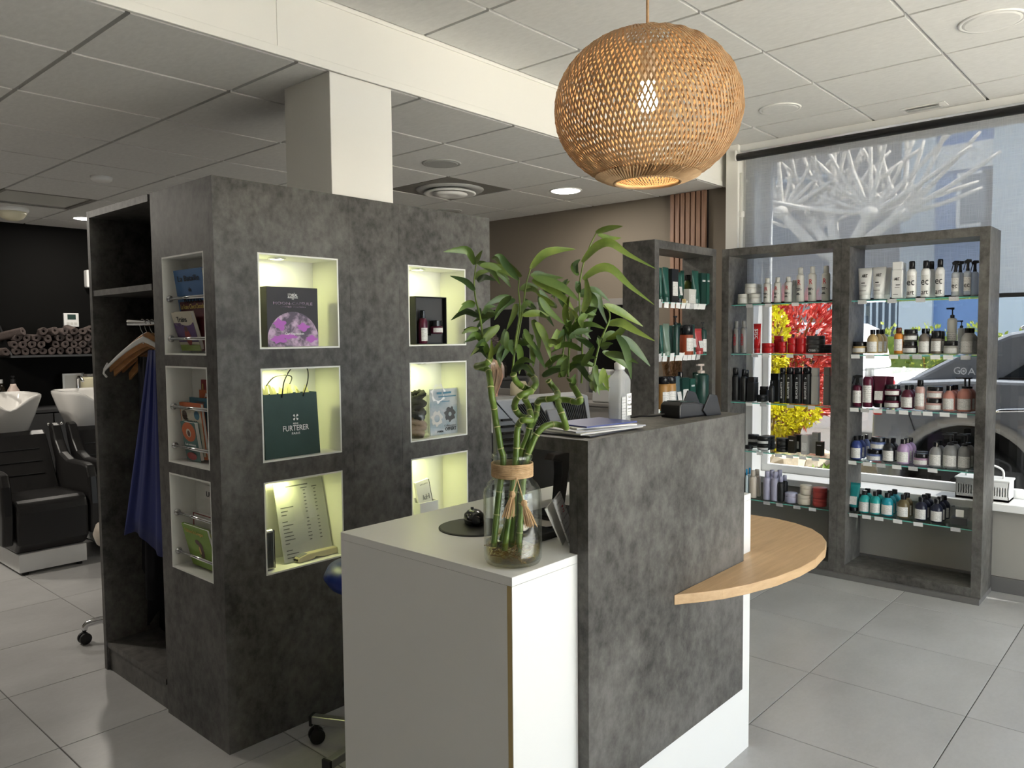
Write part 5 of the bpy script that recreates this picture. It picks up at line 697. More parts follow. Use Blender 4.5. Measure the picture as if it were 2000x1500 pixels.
book('burgundy book with gold title behind the upper niche rail', 2.92, 2.715, 1.639, .19, 1.372, 1.392, 'bk_burg', titles=(('La Reine ChocoChocolat',.026,.0,.74,'gold_ink',.92),))
book('purple and cream book about trains leaning over the rail', 2.93, 2.775, 1.596, .148, 1.341, 1.382, 'bk_cream', .012, deco=(('r',0,-.05,1,.5,'bk_purple'),('c',-.5,.42,.4,.16,'bk_cream'),('c',.3,.46,.6,.16,'bk_cream'),('c',.1,-.3,.3,.42,'bk_red'),('c',.1,.12,.16,.14,'bk_brown'),('r',0,-.85,1,.16,'bk_grass')), titles=(('Trains',.030,-.05,.62,'ink',.5),))
book('dark red comic at the back of the middle side niche', 2.875, 2.69, 1.338, .20, 1.424, 1.424, 'bk_red', .006, titles=(('I SPY',.032,-.1,.72,'gold_ink',.8),))
book('orange book in front of the dark red comic', 2.868, 2.69, 1.300, .17, 1.412, 1.414, 'bk_orange', .006, titles=(('ASCO',.028,.1,.75,'white_ink',.6),))
book('light blue book in the middle side niche', 2.925, 2.70, 1.270, .20, 1.400, 1.406, 'bk_lblue', .006, deco=(('r',-.2,.84,.3,.03,'ink_grey'),))
book('orange bordered picture book behind the middle rail', 2.935, 2.765, 1.253, .212, 1.364, 1.386, 'bk_orange', .010, deco=(('r',0,-.02,.92,.88,'bk_cream'),('c',-.6,.55,.25,.18,'bk_brown'),('c',.55,.58,.25,.16,'bk_lblue'),('c',-.65,-.1,.2,.2,'bk_teal'),('c',-.6,-.6,.25,.2,'bk_red'),('c',.2,-.5,.5,.3,'bk_yel')), titles=(('Europa',.026,.05,.34,'ink',.5),))
book('small orange and teal board book with a den on the cover', 2.90, 2.79, 1.183, .150, 1.350, 1.372, 'bk_teal', .014, deco=(('c',0,.5,.95,.5,'bk_orange'),('c',-.05,.45,.34,.22,'bk_cream'),('c',-.02,.42,.2,.16,'bk_brown'),('r',0,-.25,.85,.22,'bk_teal'),('c',-.1,-.75,.7,.2,'bk_red')), titles=(('Les animaux',.013,0,-.15,'white_ink',.75),('de la mer',.013,.1,-.34,'white_ink',.55)))
book('tall white leaflet at the back of the lower side niche', 2.868, 2.70, .932, .22, 1.422, 1.422, 'paper', .003, titles=(('UE ET N',.03,0,.68,'ink',.85),('VI',.036,.15,-.05,'bk_lblue',.4)))
book('white and red thick book lying behind the lower rail', 2.925, 2.69, .822, .05, 1.40, 1.40, 'paper', .02, deco=(('r',0,.92,1,.08,'bk_red'),('r',-.97,0,.03,1,'bk_red')))
book('colourful thin book behind the green dinosaur book', 2.935, 2.73, .765, .145, 1.372, 1.398, 'bk_yel', .006, deco=(('c',-.7,.1,.25,.4,'bk_lblue'),('r',-.5,-.75,.5,.2,'bk_red')))
book('green book with a brown dinosaur leaning over lower rail', 2.905, 2.705, .795, .172, 1.342, 1.384, 'bk_green', .008, deco=(('c',.1,-.15,.2,.34,'bk_brown'),('c',-.05,.25,.17,.13,'bk_brown'),('c',.15,.08,.16,.2,'bk_brown'),('c',.2,-.55,.26,.12,'bk_brown'),('c',.02,-.12,.07,.2,'bk_yel')), titles=(('Edition la Longue',.022,-.1,.72,'gold_ink',.7),))
# ------------------------------------------------------------------ things in the lit niches
NYF = 2.600
mat('carton_night', (.022,.020,.026), .5); noisy('moon', (.10,.08,.12), (.62,.45,.62), 22, .6, detail=6, p0=.42, p1=.6, rand=False); mat('moon_glow', (.48,.14,.55), .6)
t = thing('gift_carton', 'black gift carton with a violet moon in the top left niche', 'carton', (1.66,2.62,1.461))
obj('carton', MB().box(1.548,1.769,NYF,2.645,1.461,1.686), 'carton_night', t, bevel=.001)
mc = (1.6585, 1.461+.02); mr = .112; pts = []
for k in range(41):
    a = R(180*k/40); x, z = mc[0]+mr*math.cos(a), mc[1]+mr*math.sin(a)
    pts.append((min(max(x,1.5485),1.7685), z))
poly = [(1.7685,1.4615)]+pts+[(1.5485,1.4615)]
obj('moon_print', MB().add([(x,NYF-.0006,z) for x,z in poly], [tuple(range(len(poly)))]), 'moon', t)
for q, (x, z, rx, rz) in enumerate(((1.60,1.545,.024,.02),(1.70,1.535,.026,.014),(1.735,1.49,.025,.012),(1.64,1.50,.03,.01),(1.595,1.49,.03,.016))):
    obj('moon_print', MB().add([(x,NYF-.0009-.0001*q,z)]+[(x+rx*math.cos(a)*(1+.25*math.sin(5*a+q)),NYF-.0009-.0001*q,z+rz*math.sin(a)*(1+.3*math.sin(4*a+q))) for a in [2*math.pi*k/28 for k in range(28)]], [(0,1+k,1+(k+1)%28) for k in range(28)]), 'moon_glow', t)
X_, Z_ = (1,0,0), (0,0,1)
text("L'ORÉAL", .017, 'white_ink', t, (1.6585,NYF-.0012,1.655), X_, Z_, width=.042, wgt=.01); text('PROFESSIONNEL', .006, 'white_ink', t, (1.6585,NYF-.0012,1.646), X_, Z_, width=.044, wgt=.02); text('PARIS', .004, 'white_ink', t, (1.6585,NYF-.0012,1.641), X_, Z_)
text('MOON-CAPSULE', .0145, 'moon', t, (1.6585,NYF-.0012,1.624), X_, Z_, width=.17, wgt=.005); text('LIMITED EDITION', .008, 'moon', t, (1.6585,NYF-.0012,1.611), X_, Z_, width=.11)
text('Curl Expression', .013, 'white_ink', t, (1.662,NYF-.002,1.510), X_, Z_, width=.082, wgt=.01)
# shopping bag
noisy('bag_green', (.022,.058,.05), (.030,.074,.064), 8, .55)
t = thing('paper_bag', 'dark green paper carrier bag with black handles in niche', 'bag', (1.645,2.62,1.043))
obj('bag', MB().add([(1.522,2.592,1.043),(1.760,2.592,1.043),(1.760,2.66,1.043),(1.522,2.66,1.043),(1.522,2.598,1.284),(1.752,2.598,1.284),(1.752,2.645,1.284),(1.522,2.645,1.284),(1.524,2.60,1.27),(1.750,2.60,1.27),(1.750,2.643,1.27),(1.524,2.643,1.27)], [(3,2,1,0),(0,1,5,4),(1,2,6,5),(2,3,7,6),(3,0,4,7),(4,5,9,8),(5,6,10,9),(6,7,11,10),(7,4,8,11),(8,9,10,11)]), 'bag_green', t)
obj('handle', MB().tube(smooth_path([(1.598,2.594,1.27),(1.606,2.590,1.33),(1.635,2.586,1.378),(1.675,2.584,1.392),(1.705,2.585,1.375),(1.708,2.588,1.33),(1.695,2.594,1.285),(1.690,2.594,1.27)]), .0022, 6), 'black', t, smooth=True)
obj('handle', MB().tube(smooth_path([(1.548,2.64,1.27),(1.565,2.645,1.315),(1.60,2.65,1.345),(1.64,2.65,1.352),(1.675,2.65,1.345),(1.672,2.65,1.325),(1.655,2.648,1.30),(1.65,2.645,1.27)]), .0022, 6), 'black', t, smooth=True)
mb = MB()
for k in range(14):
    a = Vector((1.535+.014*k, 2.61+.02*random.random(), 1.265)); b = a+Vector((random.uniform(-.02,.02), random.uniform(-.004,.012), random.uniform(.03,.06))); mb.add([a, a+Vector((.022,.004,0)), b+Vector((.012,0,-.008)), b], [(0,1,2,3)])
obj('tissue_paper', mb, 'tissue', t)
text('RENE', .0085, 'white_ink', t, (1.652,2.5915,1.168), X_, Z_, width=.022); text('FURTERER', .030, 'white_ink', t, (1.652,2.5912,1.150), X_, Z_, width=.113, wgt=.008); text('PARIS', .013, 'white_ink', t, (1.652,2.591,1.130), X_, Z_, width=.036)
em = MB()
for a in range(4):
    q = R(45+90*a); c = Vector((1.652,2.5905,1.192)); u_v = Vector((math.cos(q),0,math.sin(q))); v_v = Vector((-u_v.z,0,u_v.x)); em.add([c+u_v*.002, c+u_v*.012+v_v*.005, c+u_v*.0145, c+u_v*.012-v_v*.005], [(0,1,2,3)])
obj('emblem', em, 'white_ink', t)
# open black box with bottle and jar
t = thing('open_box', 'open black presentation box in the top right niche', 'box', (2.365,2.62,1.461))
x0,x1,y0,y1,z0,z1 = 2.274,2.459,2.600,2.640,1.461,1.673
obj('tray', MB().box(x0,x0+.003,y0,y1,z0,z1).box(x1-.003,x1,y0,y1,z0,z1).box(x0,x1,y0,y1,z0,z0+.003).box(x0,x1,y0,y1,z1-.003,z1).box(x0,x1,y1-.003,y1,z0,z1), 'black', t)
obj('insert', MB().box(x0+.004,x1-.004,y1-.016,y1-.004,z0+.004,z1-.004), 'dark_grey', t)
def small_bottle(x, y, z, lab):
    q = thing('bottle', lab, 'bottle', (x,y,z)); obj('body', MB().lathe([(.018,0),(.0205,.004),(.0205,.095),(.017,.108),(.009,.114)], (0,0,0), 18), 'burgundy', q, smooth=True, local=True); obj('cap', MB().lathe([(.0115,.113),(.0115,.145),(.010,.147)], (0,0,0), 16), 'black_gloss', q, local=True)
    obj('label', MB().add([(.0208*math.cos(a), .0208*math.sin(a), zz) for zz in (.012,.07) for a in [R(-150+10*k) for k in range(12)]], [(k,k+1,13+k,12+k) for k in range(11)]), 'label', q, local=True)
small_bottle(2.315, 2.602, 1.4645, 'small burgundy bottle in the open black box')
q = thing('jar', 'small burgundy jar set in the open black box', 'jar', (2.396,2.602,1.508)); obj('body', MB().lathe([(.024,0),(.029,.004),(.029,.03),(.026,.034)], (0,0,0), 20), 'burgundy', q, smooth=True, local=True); obj('lid', MB().lathe([(.026,.034),(.0265,.058),(.024,.06)], (0,0,0), 20), 'black_gloss', q, local=True)
obj('label', MB().add([(.0294*math.cos(a), .0294*math.sin(a), zz) for zz in (.006,.026) for a in [R(-160+11*k) for k in range(12)]], [(k,k+1,13+k,12+k) for k in range(11)]), 'label', q, local=True)
obj('ledge', MB().box(2.362,2.43,2.6005,2.624,1.500,1.508), 'dark_grey', t)
# scrunchies in a clear cylinder
t = thing('clear_tub', 'clear acrylic tub of hair scrunchies in the middle niche', 'tub', (2.312,2.655,1.043))
obj('wall', MB().lathe([(.058,0),(.060,.001),(.060,.19),(.0575,.19),(.0575,.003),(0,.003)], (2.312,2.655,1.043), 32), 'clear_plastic', t, smooth=True)
mat('scrunchie_black', (.01,.01,.011), .9); mat('scrunchie_nude', (.55,.40,.31), .8)
def scrunchie(x, y, z, r, m, lab, tilt, grp):
    th, rings = 22, []
    M_ = Matrix.Translation((x,y,z)) @ Euler(tilt).to_matrix().to_4x4(); vs = []; fs = []
    for i in range(th):
        a = 2*math.pi*i/th
        for k in range(8):
            b = 2*math.pi*k/8; q = .0135*(1+.28*math.sin(i*2.8+k)); vs.append(M_ @ Vector(((r+q*math.cos(b))*math.cos(a), (r+q*math.cos(b))*math.sin(a), q*math.sin(b))))
    for i in range(th):
        for k in range(8): fs.append((i*8+k, ((i+1)%th)*8+k, ((i+1)%th)*8+(k+1)%8, i*8+(k+1)%8))
    tag(obj('hair_scrunchie', MB().add(vs, fs), m, smooth=True), lab, 'scrunchie', grp)
for k in range(3): scrunchie(2.312+.006*(k-1), 2.655, 1.062+.024*k, .033, 'scrunchie_nude', 'nude satin scrunchie, %s in the clear tub' % ('lowest','second lowest','third from bottom')[k], (.2*(k-1),.25*(1-k),k), 'scrunchies')
for k in range(5): scrunchie(2.312+.006*((k*7)%3-1), 2.655, 1.138+.023*k, .034, 'scrunchie_black', 'black satin scrunchie, %s above the nude ones' % ('first','second','third','fourth','topmost')[k], (.25*math.sin(k*2),.3*math.cos(k*3),k), 'scrunchies')
t = thing('advert_card', 'glossy pale advert card with scrunchies beside the clear tub', 'card', (2.46,2.63,1.043))
noisy('advert_print', (.42,.52,.60), (.70,.71,.74), 12, .25, (1,1,1.6), p0=.35, p1=.6, rand=False)
obj('card', MB().box(2.373,2.546,2.628,2.631,1.043,1.255), 'advert_print', t)
obj('stand', MB().box(2.371,2.548,2.6265,2.6278,1.043,1.257), 'clear_plastic', t)
def blob(cx, cz, r, m, hole=.35, sy=2.6262):
    vs = []; n = 30
    for a in [2*math.pi*k/n for k in range(n)]:
        q = 1+.14*math.sin(7*a)+.08*math.sin(11*a+1)
        vs += [(cx+r*hole*math.cos(a), sy, cz+r*hole*math.sin(a)), (cx+r*q*math.cos(a), sy, cz+r*q*math.sin(a))]
    return obj('picture', MB().add(vs, [(2*k,2*k+1,(2*k+3)%(2*n),(2*k+2)%(2*n)) for k in range(n)]), m, t)
mat('grey_print', (.07,.07,.075), .5); blob(2.497,1.135,.033,'grey_print',.3); blob(2.425,1.235,.042,'white_ink',.8); blob(2.415,1.12,.034,'offwhite',.5)
text('Collaboration', .015, 'ink_grey', t, (2.497,2.6258,1.082), X_, Z_, width=.072); text('OFFERT', .022, 'ink', t, (2.50,2.6258,1.066), X_, Z_, width=.07, wgt=.02); text("L'ORÉAL", .012, 'ink', t, (2.435,2.6258,1.058), X_, Z_, width=.04, wgt=.02); bars(t, 'bk_lblue', (2.47,2.6258,1.236), X_, Z_, [(-.04,0,.03,.009),(.01,0,.05,.009),(.01,-.017,.11,.005),(.0,-.04,.05,.003)])
# price list, device and metal box
t = thing('price_list', 'white printed price list leaning in the lower left niche', 'price list', (1.72,2.65,.622))
up_ = Vector((0,.07,.303)).normalized(); nn = Vector((0,-.97,.22))
c = Vector((1.722,2.664,.776))
obj('board', MB().obox(c, (.111,0,0), up_*.155, nn*.0015), 'paper', t)
obj('sleeve', MB().obox(c+nn*.0026, (.112,0,0), up_*.156, nn*.0004), 'clear_plastic', t)
pt = lambda u, v: c+Vector((u,0,0))+up_*v+nn*.0019
PL = [(-.01,.135,.10,.005),(.02,.122,.03,.0035),(.068,.122,.024,.0035)]
rows = ('Shampoing Coupe','Coupe Coiffage','Brushing court','Brushing long','Couleur racines','Balayage','Mèches','Patine','Soin profond','Lissage','Permanente','Coupe homme','Coupe enfant','Barbe','Chignon','Forfait mariée','Extensions')
for k, s_ in enumerate(rows):
    v = .112-.0142*k-(.012 if k > 6 else 0)-(.012 if k > 13 else 0)
    if k > 3: PL.append((-.095+len(s_)*.0019,v,len(s_)*.0038,.0036))
    if k < 14: PL += [(.02,v,.010+.008*(k in (9,11,12)),.0036),(.068,v,.010,.0036)]
bars(t, 'ink_grey', pt(0,0), X_, up_, PL)
t = thing('metal_box', 'small ribbed grey metal box at left of the price list', 'box', (1.53,2.635,.622))
obj('body', MB().box(1.508,1.556,2.602,2.67,.622,.775), 'brushed', t, bevel=.008)
mb = MB()
for k in range(8): mb.box(1.512+k*.0048,1.5145+k*.0048,2.6008,2.602,.632,.765)
obj('ribs', mb, 'dark_grey', t); obj('band', MB().box(1.5555,1.5575,2.604,2.668,.626,.771), 'black', t, bevel=.006)
t = thing('skin_device', 'pale beige handheld device lying before the price list', 'device', (1.745,2.62,.622), R(3))
mat('beige_plastic', (.60,.55,.38), .4)
obj('body', MB().prism_y([(-.095,.006),(-.088,.0),(-.02,.002),(-.01,.010),(.03,.001),(.095,.0),(.10,.012),(.095,.026),(-.05,.028),(-.088,.020)], -.018, .014), 'beige_plastic', t, local=True, bevel=.003)
obj('window', MB().obox((-.068,-.002,.0255),(.018,0,.0036),(0,.012,0),(0,0,.0006)), 'grey_plastic', t, local=True)
obj('ports', MB().box(-.0965,-.092,-.014,-.004,.008,.015).box(-.0965,-.092,.0,.010,.008,.015), 'dark_recess', t, local=True)
# card holder in the lower right niche
t = thing('card_holder', 'white card holder with appointment cards in lower right niche', 'card holder', (2.35,2.64,.622))
obj('holder', MB().box(2.300,2.41,2.622,2.626,.622,.745).box(2.300,2.41,2.66,2.664,.622,.765).box(2.300,2.304,2.626,2.66,.622,.745).box(2.406,2.41,2.626,2.66,.622,.745).box(2.300,2.41,2.622,2.664,.6215,.626), 'white', t)
o = obj('cards', MB().obox((2.352,2.647,.735),(.040,0,.006),(0,.006,0),(-.012,.012,.105)), 'paper', t); obj('card_edge', MB().obox((2.393,2.647,.738),(.0015,0,0),(0,.007,0),(-.012,.012,.105)), 'black', t)
text('kH', .035, 'ink_grey', t, (2.356,2.6405,.765), (1,0,.12), (-.1,.1,1)); bars(t, 'ink_grey', (2.342,2.6425,.826), (1,0,.12), (-.1,.1,1), [(-.02+.008*k,0,.003,.006) for k in range(6)])
# ------------------------------------------------------------------ product display frames
SHZ = [1.69,1.365,1.043,.72,.399]
def frame(name, label, a0, a1, d0, d1, axis, shelves, zb, tagmap, tagsz):
    root = thing(name, label, 'shelf', ((d0+d1)/2,(a0+a1)/2,0) if axis == 'y' else ((a0+a1)/2,(d0+d1)/2,0))
    B = (lambda p,q,r,s_,z0,z1: MB().box(r,s_,p,q,z0,z1)) if axis == 'y' else (lambda p,q,r,s_,z0,z1: MB().box(p,q,r,s_,z0,z1))
    obj('side_board', B(a0,a0+.049,d0,d1,zb,2.06), 'concrete', root, bevel=.0007); obj('side_board', B(a1-.049,a1,d0,d1,zb,2.06), 'concrete', root, bevel=.0007)
    obj('top_board', B(a0+.0495,a1-.0495,d0,d1,2.011,2.06), 'concrete', root, bevel=.0007); obj('bottom_board', B(a0+.0495,a1-.0495,d0,d1,zb,zb+.052), 'concrete', root, bevel=.0007)
    for k, z in enumerate(shelves):
        g = obj('glass_shelf', B(a0+.051,a1-.051,d0+.04,d1-.012,z-.006,z), 'shelf_glass', root)
        obj('shelf_edge', B(a0+.051,a1-.051,d0+.0392,d0+.0408,z-.006,z), 'glass_edge', g)
        obj('shelf_pins', B(a0+.0495,a0+.058,d0+.06,d0+.072,z-.014,z-.0065).add(*(lambda m: (m.v, m.f))(B(a1-.058,a1-.0495,d0+.06,d0+.072,z-.014,z-.0065))), 'chrome', g)
        for a in tagmap[k]:
            w_, h = tagsz
            if axis == 'y': b = MB().obox((d0+.0372, a, z-.010), (.0007,0,0), (0,w_/2,0), (-.003,0,h/2))
            else: b = MB().obox((a, d0+.0372, z-.010), (w_/2,0,random.uniform(-.002,.002)), (0,.0007,0), (random.uniform(-.004,.004),-.004,h/2))
            obj('price_tag', b, 'label_pale' if random.random() < .3 else 'tag_paper', g)
    return root
def ty(L, yl, yr, a0, a1): return [yl+(yr-yl)*(a-a0)/(a1-a0) for a in L]
fr2 = frame('product_rack', 'right tall concrete-look product frame at the window', .889, 1.663, 4.83, 5.105, 'y', SHZ, .031,
    [ty([325,555,765,1000],1.62,.945,228,1165), ty([270,385,565,650,740,870,960,1080],1.62,.955,220,1140), ty([260,345,445,545,640,735,815,935,1055],1.625,.954,205,1130), ty([245,365,470,590,710,850],1.625,.96,200,1110), ty([257,360,455,595,745,1005],1.625,.96,195,1095)], (.05,.024))
fr1 = frame('product_rack', 'left tall concrete-look product frame at the window', 1.664, 2.438, 4.83, 5.105, 'y', SHZ, .031,
    [ty([1000,1145,1340],2.40,1.735,845,1585), ty([1040,1125,1300,1440],2.40,1.735,838,1580), ty([990,1100,1300,1450],2.40,1.74,830,1565), ty([525,762,900,1060,1210],2.27,1.741,350,1350), ty([605,770,990,1180],2.13,1.74,600,1350)], (.045,.022))
fr3 = frame('product_rack', 'narrow dark product frame with green bottles before slat wall', 4.024, 4.796, 2.462, 2.688, 'x', Z3+[.70,.38], 0,
    [ty([222,338,458,558,660,750,830,908,995,1070],4.12,4.72,180,1105), ty([200,290,418,520,580,665,745,830,922],4.12,4.64,160,940), [4.12], [], []], (.05,.05))
tag(obj('plinth', MB().box(4.803, 5.12, .89, 2.438, 0, .030), 'grey_skirting', bevel=.0008), 'low dark plinth under the two window frames', 'plinth')
# ------------------------------------------------------------------ products
def arc(r, z0, z1, a0=-62, a1=62, n=10, cx=180, sx=1, sy=1):
    return MB().add([((r)*sx*math.cos(R(cx+a0+(a1-a0)*k/n)), (r)*sy*math.sin(R(cx+a0+(a1-a0)*k/n)), z) for z in (z0,z1) for k in range(n+1)], [(k,k+1,n+2+k,n+1+k) for k in range(n)])
def glyph(t, s_, size, m, x, z, width=None, vert=False, wgt=0):
    if vert: text(s_, size, m, t, (x,0,z), (0,0,1), (0,1,0), local=True, width=width, wgt=wgt)
    else: text(s_, size, m, t, (x,0,z), (0,-1,0), (0,0,1), local=True, width=width, wgt=wgt)
def product(kind, x, y, z, h, r, body, cap, label, ex, rz):
    nm = dict(tube='tube', flat='flat_bottle', can='spray_can', trigger='spray_bottle', jar='jar', bottle='bottle', pump='pump_bottle', pumpt='pump_bottle', box='carton', acrylic='acrylic_box', cyl='hairspray_can')[kind]
    t = thing(nm, label, nm.replace('_',' '), (x,y,z), rz)
    n = 16; P = lambda nm_, mb, m, sm=True, bv=0: obj(nm_, mb, m, t, smooth=sm, local=True, bevel=bv)
    cg = 'black_gloss' if cap == 'black' else cap
    lab = 'label'
    if kind == 'bottle':
        P('body', MB().lathe([(r*.9,0),(r,.004),(r,h*.55),(r*.93,h*.64),(r*.7,h*.73),(r*.42,h*.79),(r*.38,h*.82)], n=n), body)
        P('cap', MB().lathe([(r*.47,h*.81),(r*.47,h*.985),(r*.43,h)], n=n), cg, False)
        if ex: P('label', arc(r+.0006, h*.07, h*.50), lab)
    elif kind == 'jar':
        if body == cap: P('body', MB().lathe([(r*.93,0),(r,.003),(r,h*.60),(r*.96,h*.62)], n=20), body); P('lid', MB().lathe([(r*.98,h*.63),(r,h*.66),(r,h*.96),(r*.95,h)], n=20), body)
        else: P('body', MB().lathe([(r*.85,0),(r,.006),(r,h*.52),(r*.93,h*.60),(r*.86,h*.63)], n=20), body); P('lid', MB().lathe([(r*.90,h*.63),(r*.92,h*.66),(r*.92,h*.97),(r*.88,h)], n=20), cg)
        if ex == 'L': P('label', arc(r+.0006, h*.10, h*.45), 'label_pale' if body == 'black' else lab)
        if ex == 'OSiS': glyph(t, 'OSiS', h*.35, 'white_ink', -r-.001, h*.34, r*.8)
    elif kind in ('can','cyl'):
        s0, c0 = (.70,.78) if h/r > 5 else (.62,.66)
        if kind == 'cyl': s0, c0 = .80, .82
        if ex == 'R': s0, c0 = .74, .80
        wc = .62 if kind == 'can' and body != 'taupe' and body not in ('goldcan','rust') else .96
        P('body', MB().lathe([(r*.95,0),(r,.003),(r,h*s0),(r*.95,h*(s0+.02)),(r*(wc+.05),h*c0)], n=n), body)
        P('cap', MB().lathe([(r*wc,h*c0),(r*wc,h*.97),(r*wc*.85,h)], n=n), cg)
        if ex == 'L': P('label', arc(r+.0006, h*.12, h*.56), lab)
        if ex == 'ec': P('label', arc(r+.0006, h*.36, h*.60, -45, 45), lab); glyph(t, 'ec', h*.30, 'ink', -r-.001, h*.42, r*1.5); glyph(t, 'art', h*.20, 'ink', -r-.001, h*.13, r*1.4)
        if ex == 'R': glyph(t, 'R', h*.22, 'red_ink', -r-.001, h*.55, r*.75); bars(t, 'ink', (-r-.001,0,0), (0,-1,0), (0,0,1), [(-.2*r,h*.37,r*1.0,h*.026),(-.2*r,h*.33,r*.8,h*.022),(-.2*r,h*.24,r*.6,h*.024),(-.2*r,h*.205,r*.9,h*.022),(r*.62,h*.34,r*.12,h*.035)], True)
        if ex == 'OSiS+': glyph(t, 'OSiS+', r*1.25, 'red_ink', -r-.001, h*.42, h*.36, True, wgt=.015)
        if ex == 'SIL': glyph(t, 'SILHOUETTE', r*.75, 'white_ink', -r-.001, h*.37, h*.46, True); glyph(t, 'Λ', r*.6, 'white_ink', -r-.001, h*.70)
    elif kind == 'tube':
        rings = []
        for k in range(6):
            u = k/5; a, b = r*(.78+.22*u), r*.78*(1-u)+.0022*u; zz = h*(.14+.86*u)
            rings.append([(b*math.cos(2*math.pi*j/n), a*math.sin(2*math.pi*j/n), zz) for j in range(n)])
        P('body', MB().loft(rings), body); P('cap', MB().lathe([(r*.70,0),(r*.74,.003),(r*.74,h*.135)], n=n), cg, False)
        b = r*.78*.62+.0022*.38
        if ex == 'L': P('label', MB().add([(-(r*.78*(1-u)+.0022*u)-.0012, s_*r*.6, h*(.14+.86*u)) for u in (.12,.45) for s_ in (-1,1)], [(0,1,3,2)]), lab)
        if ex == 'ART': glyph(t, 'ART', h*.13, 'ink', -r*.25-.003, h*.74, r*.8, wgt=.03); bars(t, 'ink', (-r*.56-.003,0,0), (0,-1,0), (-.2,0,1), [(0,h*.52,r*.5,h*.03),(.1*r,h*.44,r*.7,h*.014),(.1*r,h*.40,r*.6,h*.014),(-.1*r,h*.27,r*.9,h*.016)], True)
        if ex == 'OSiS': glyph(t, 'OSiS', r*1.3, 'white_ink', -r*.30-.004, h*.62, h*.40, True, wgt=.01)
    elif kind == 'flat':
        d = min(.02, r*.8)
        P('body', MB().box(-d,d,-r,r,0,h*.78), body, False, .004); P('cap', MB().box(-d*.9,d*.9,-r*.92,r*.92,h*.782,h), cg, False, .003)
        if ex == 'ART': glyph(t, 'ART', h*.11, 'ink', -d-.0012, h*.52, r, wgt=.03); bars(t, 'ink', (-d-.0008,0,0), (0,-1,0), (0,0,1), [(.2*r,h*.36,r*.8,h*.025),(.1*r,h*.29,r*.9,h*.012),(-.2*r,h*.10,r*.9,h*.014)], True)
    elif kind == 'box':
        d = min(.02, r)
        P('carton', MB().box(-d,d,-r,r,0,h), body, False, .001)
        if ex: P('label', MB().box(-d-.0008,-d-.0002,-r*.75,r*.75,h*.2,h*.62), lab, False)
        else: P('band', MB().box(-d-.0008,-d-.0002,-r*.6,r*.6,h*.72,h*.78), 'label_pale', False)
    elif kind == 'acrylic':
        P('case', MB().box(-.035,.035,-r,r,0,h*.45), 'clear_plastic', False); P('lid', MB().box(-.036,.036,-r-.001,r+.001,h*.45,h), 'clear_plastic', False, .004); P('contents', MB().box(-.03,.03,-r+.004,r-.004,.003,h*.40), 'charcoal', False); P('label', MB().box(-.0368,-.0362,-r*.6,r*.35,h*.5,h*.9), 'paper', False)
    elif kind == 'trigger':
        hb = h*.68
        P('body', MB().lathe([(r*.95,0),(r,.003),(r,hb*.9),(r*.85,hb*.97),(r*.4,hb)], n=n), body)
        P('collar', MB().lathe([(r*.5,hb),(r*.5,hb+h*.06)], n=12), 'black', False)
        P('trigger', MB().prism_x([(.75*r,hb+h*.20),(.9*r,hb+h*.27),(.2*r,h),(-.9*r,h*.99),(-1.0*r,hb+h*.24),(-.35*r,hb+h*.22),(-.35*r,hb+h*.05),(.35*r,hb+h*.05),(.3*r,hb+h*.20)], -r*.35, r*.35).prism_x([(.55*r,hb+h*.20),(.75*r,hb+h*.20),(1.15*r,hb+h*.04),(1.0*r,hb+h*.02)], -r*.2, r*.2), 'black', False, .001)
        if ex: P('label', arc(r+.0006, hb*.18, hb*.75), lab)
        if ex == 'ec': glyph(t, 'ec', h*.2, 'ink', -r-.002, hb*.42, r*1.4)
    else:
        flat = kind == 'pumpt'; hb = h*(.76 if flat else .62)
        prof = [(r*.95,0),(r,.003),(r,hb*.94),(r*.85,hb),(r*.4,hb+h*.015)] if flat else [(r*.93,0),(r,.004),(r,hb*.80),(r*.9,hb*.92),(r*.62,hb*1.04),(r*.4,hb*1.09)]
        P('body', MB().lathe(prof, n=n), body); z1 = prof[-1][1]
        P('pump', MB().lathe([(r*.46,z1),(r*.46,z1+h*.06),(r*.2,z1+h*.07),(r*.14,z1+h*.08),(r*.14,h*.95),(r*.4,h*.955),(r*.4,h)], n=12).obox((-r*.1,r*.5,h*.978),(0,r*.7,0),(r*.16,0,0),(0,0,h*.018)), cg if cap != 'black' else 'black', False)
        if ex: P('label', arc(r+.0006, hb*.10, hb*.62), lab)
    return t
ORD = ['leftmost','second from left','third from left','fourth from left','fifth from left','sixth from left','seventh from left','eighth from left']
def fill(rows, where, rz, key):
    RN = ['top','second','middle','fourth','bottom']
    for k, row in enumerate(rows):
        cnt = {}
        for it in row: cnt.setdefault(it[8], []).append(it)
        for d, L in cnt.items(): L.sort(key=key)
        for it in row:
            kind,x,y,z,h,r,body,cap,desc,ex,dep = it; L = cnt[desc]
            lab = desc+(', '+ORD[L.index(it)] if len(L) > 1 else '')+', '+RN[k]+' shelf, '+where
            o = product(kind, x, y, z+.0006, h, r, body, cap, lab, ex, rz+random.uniform(-.06,.06)); 
            if len(L) > 1: o['group'] = desc+'s, '+RN[k]+' shelf, '+where
fill(F2, 'right window frame', 0, lambda i: -i[2])
fill(F1, 'left window frame', 0, lambda i: -i[2])
fill(F3, 'narrow frame', R(90), lambda i: i[1])
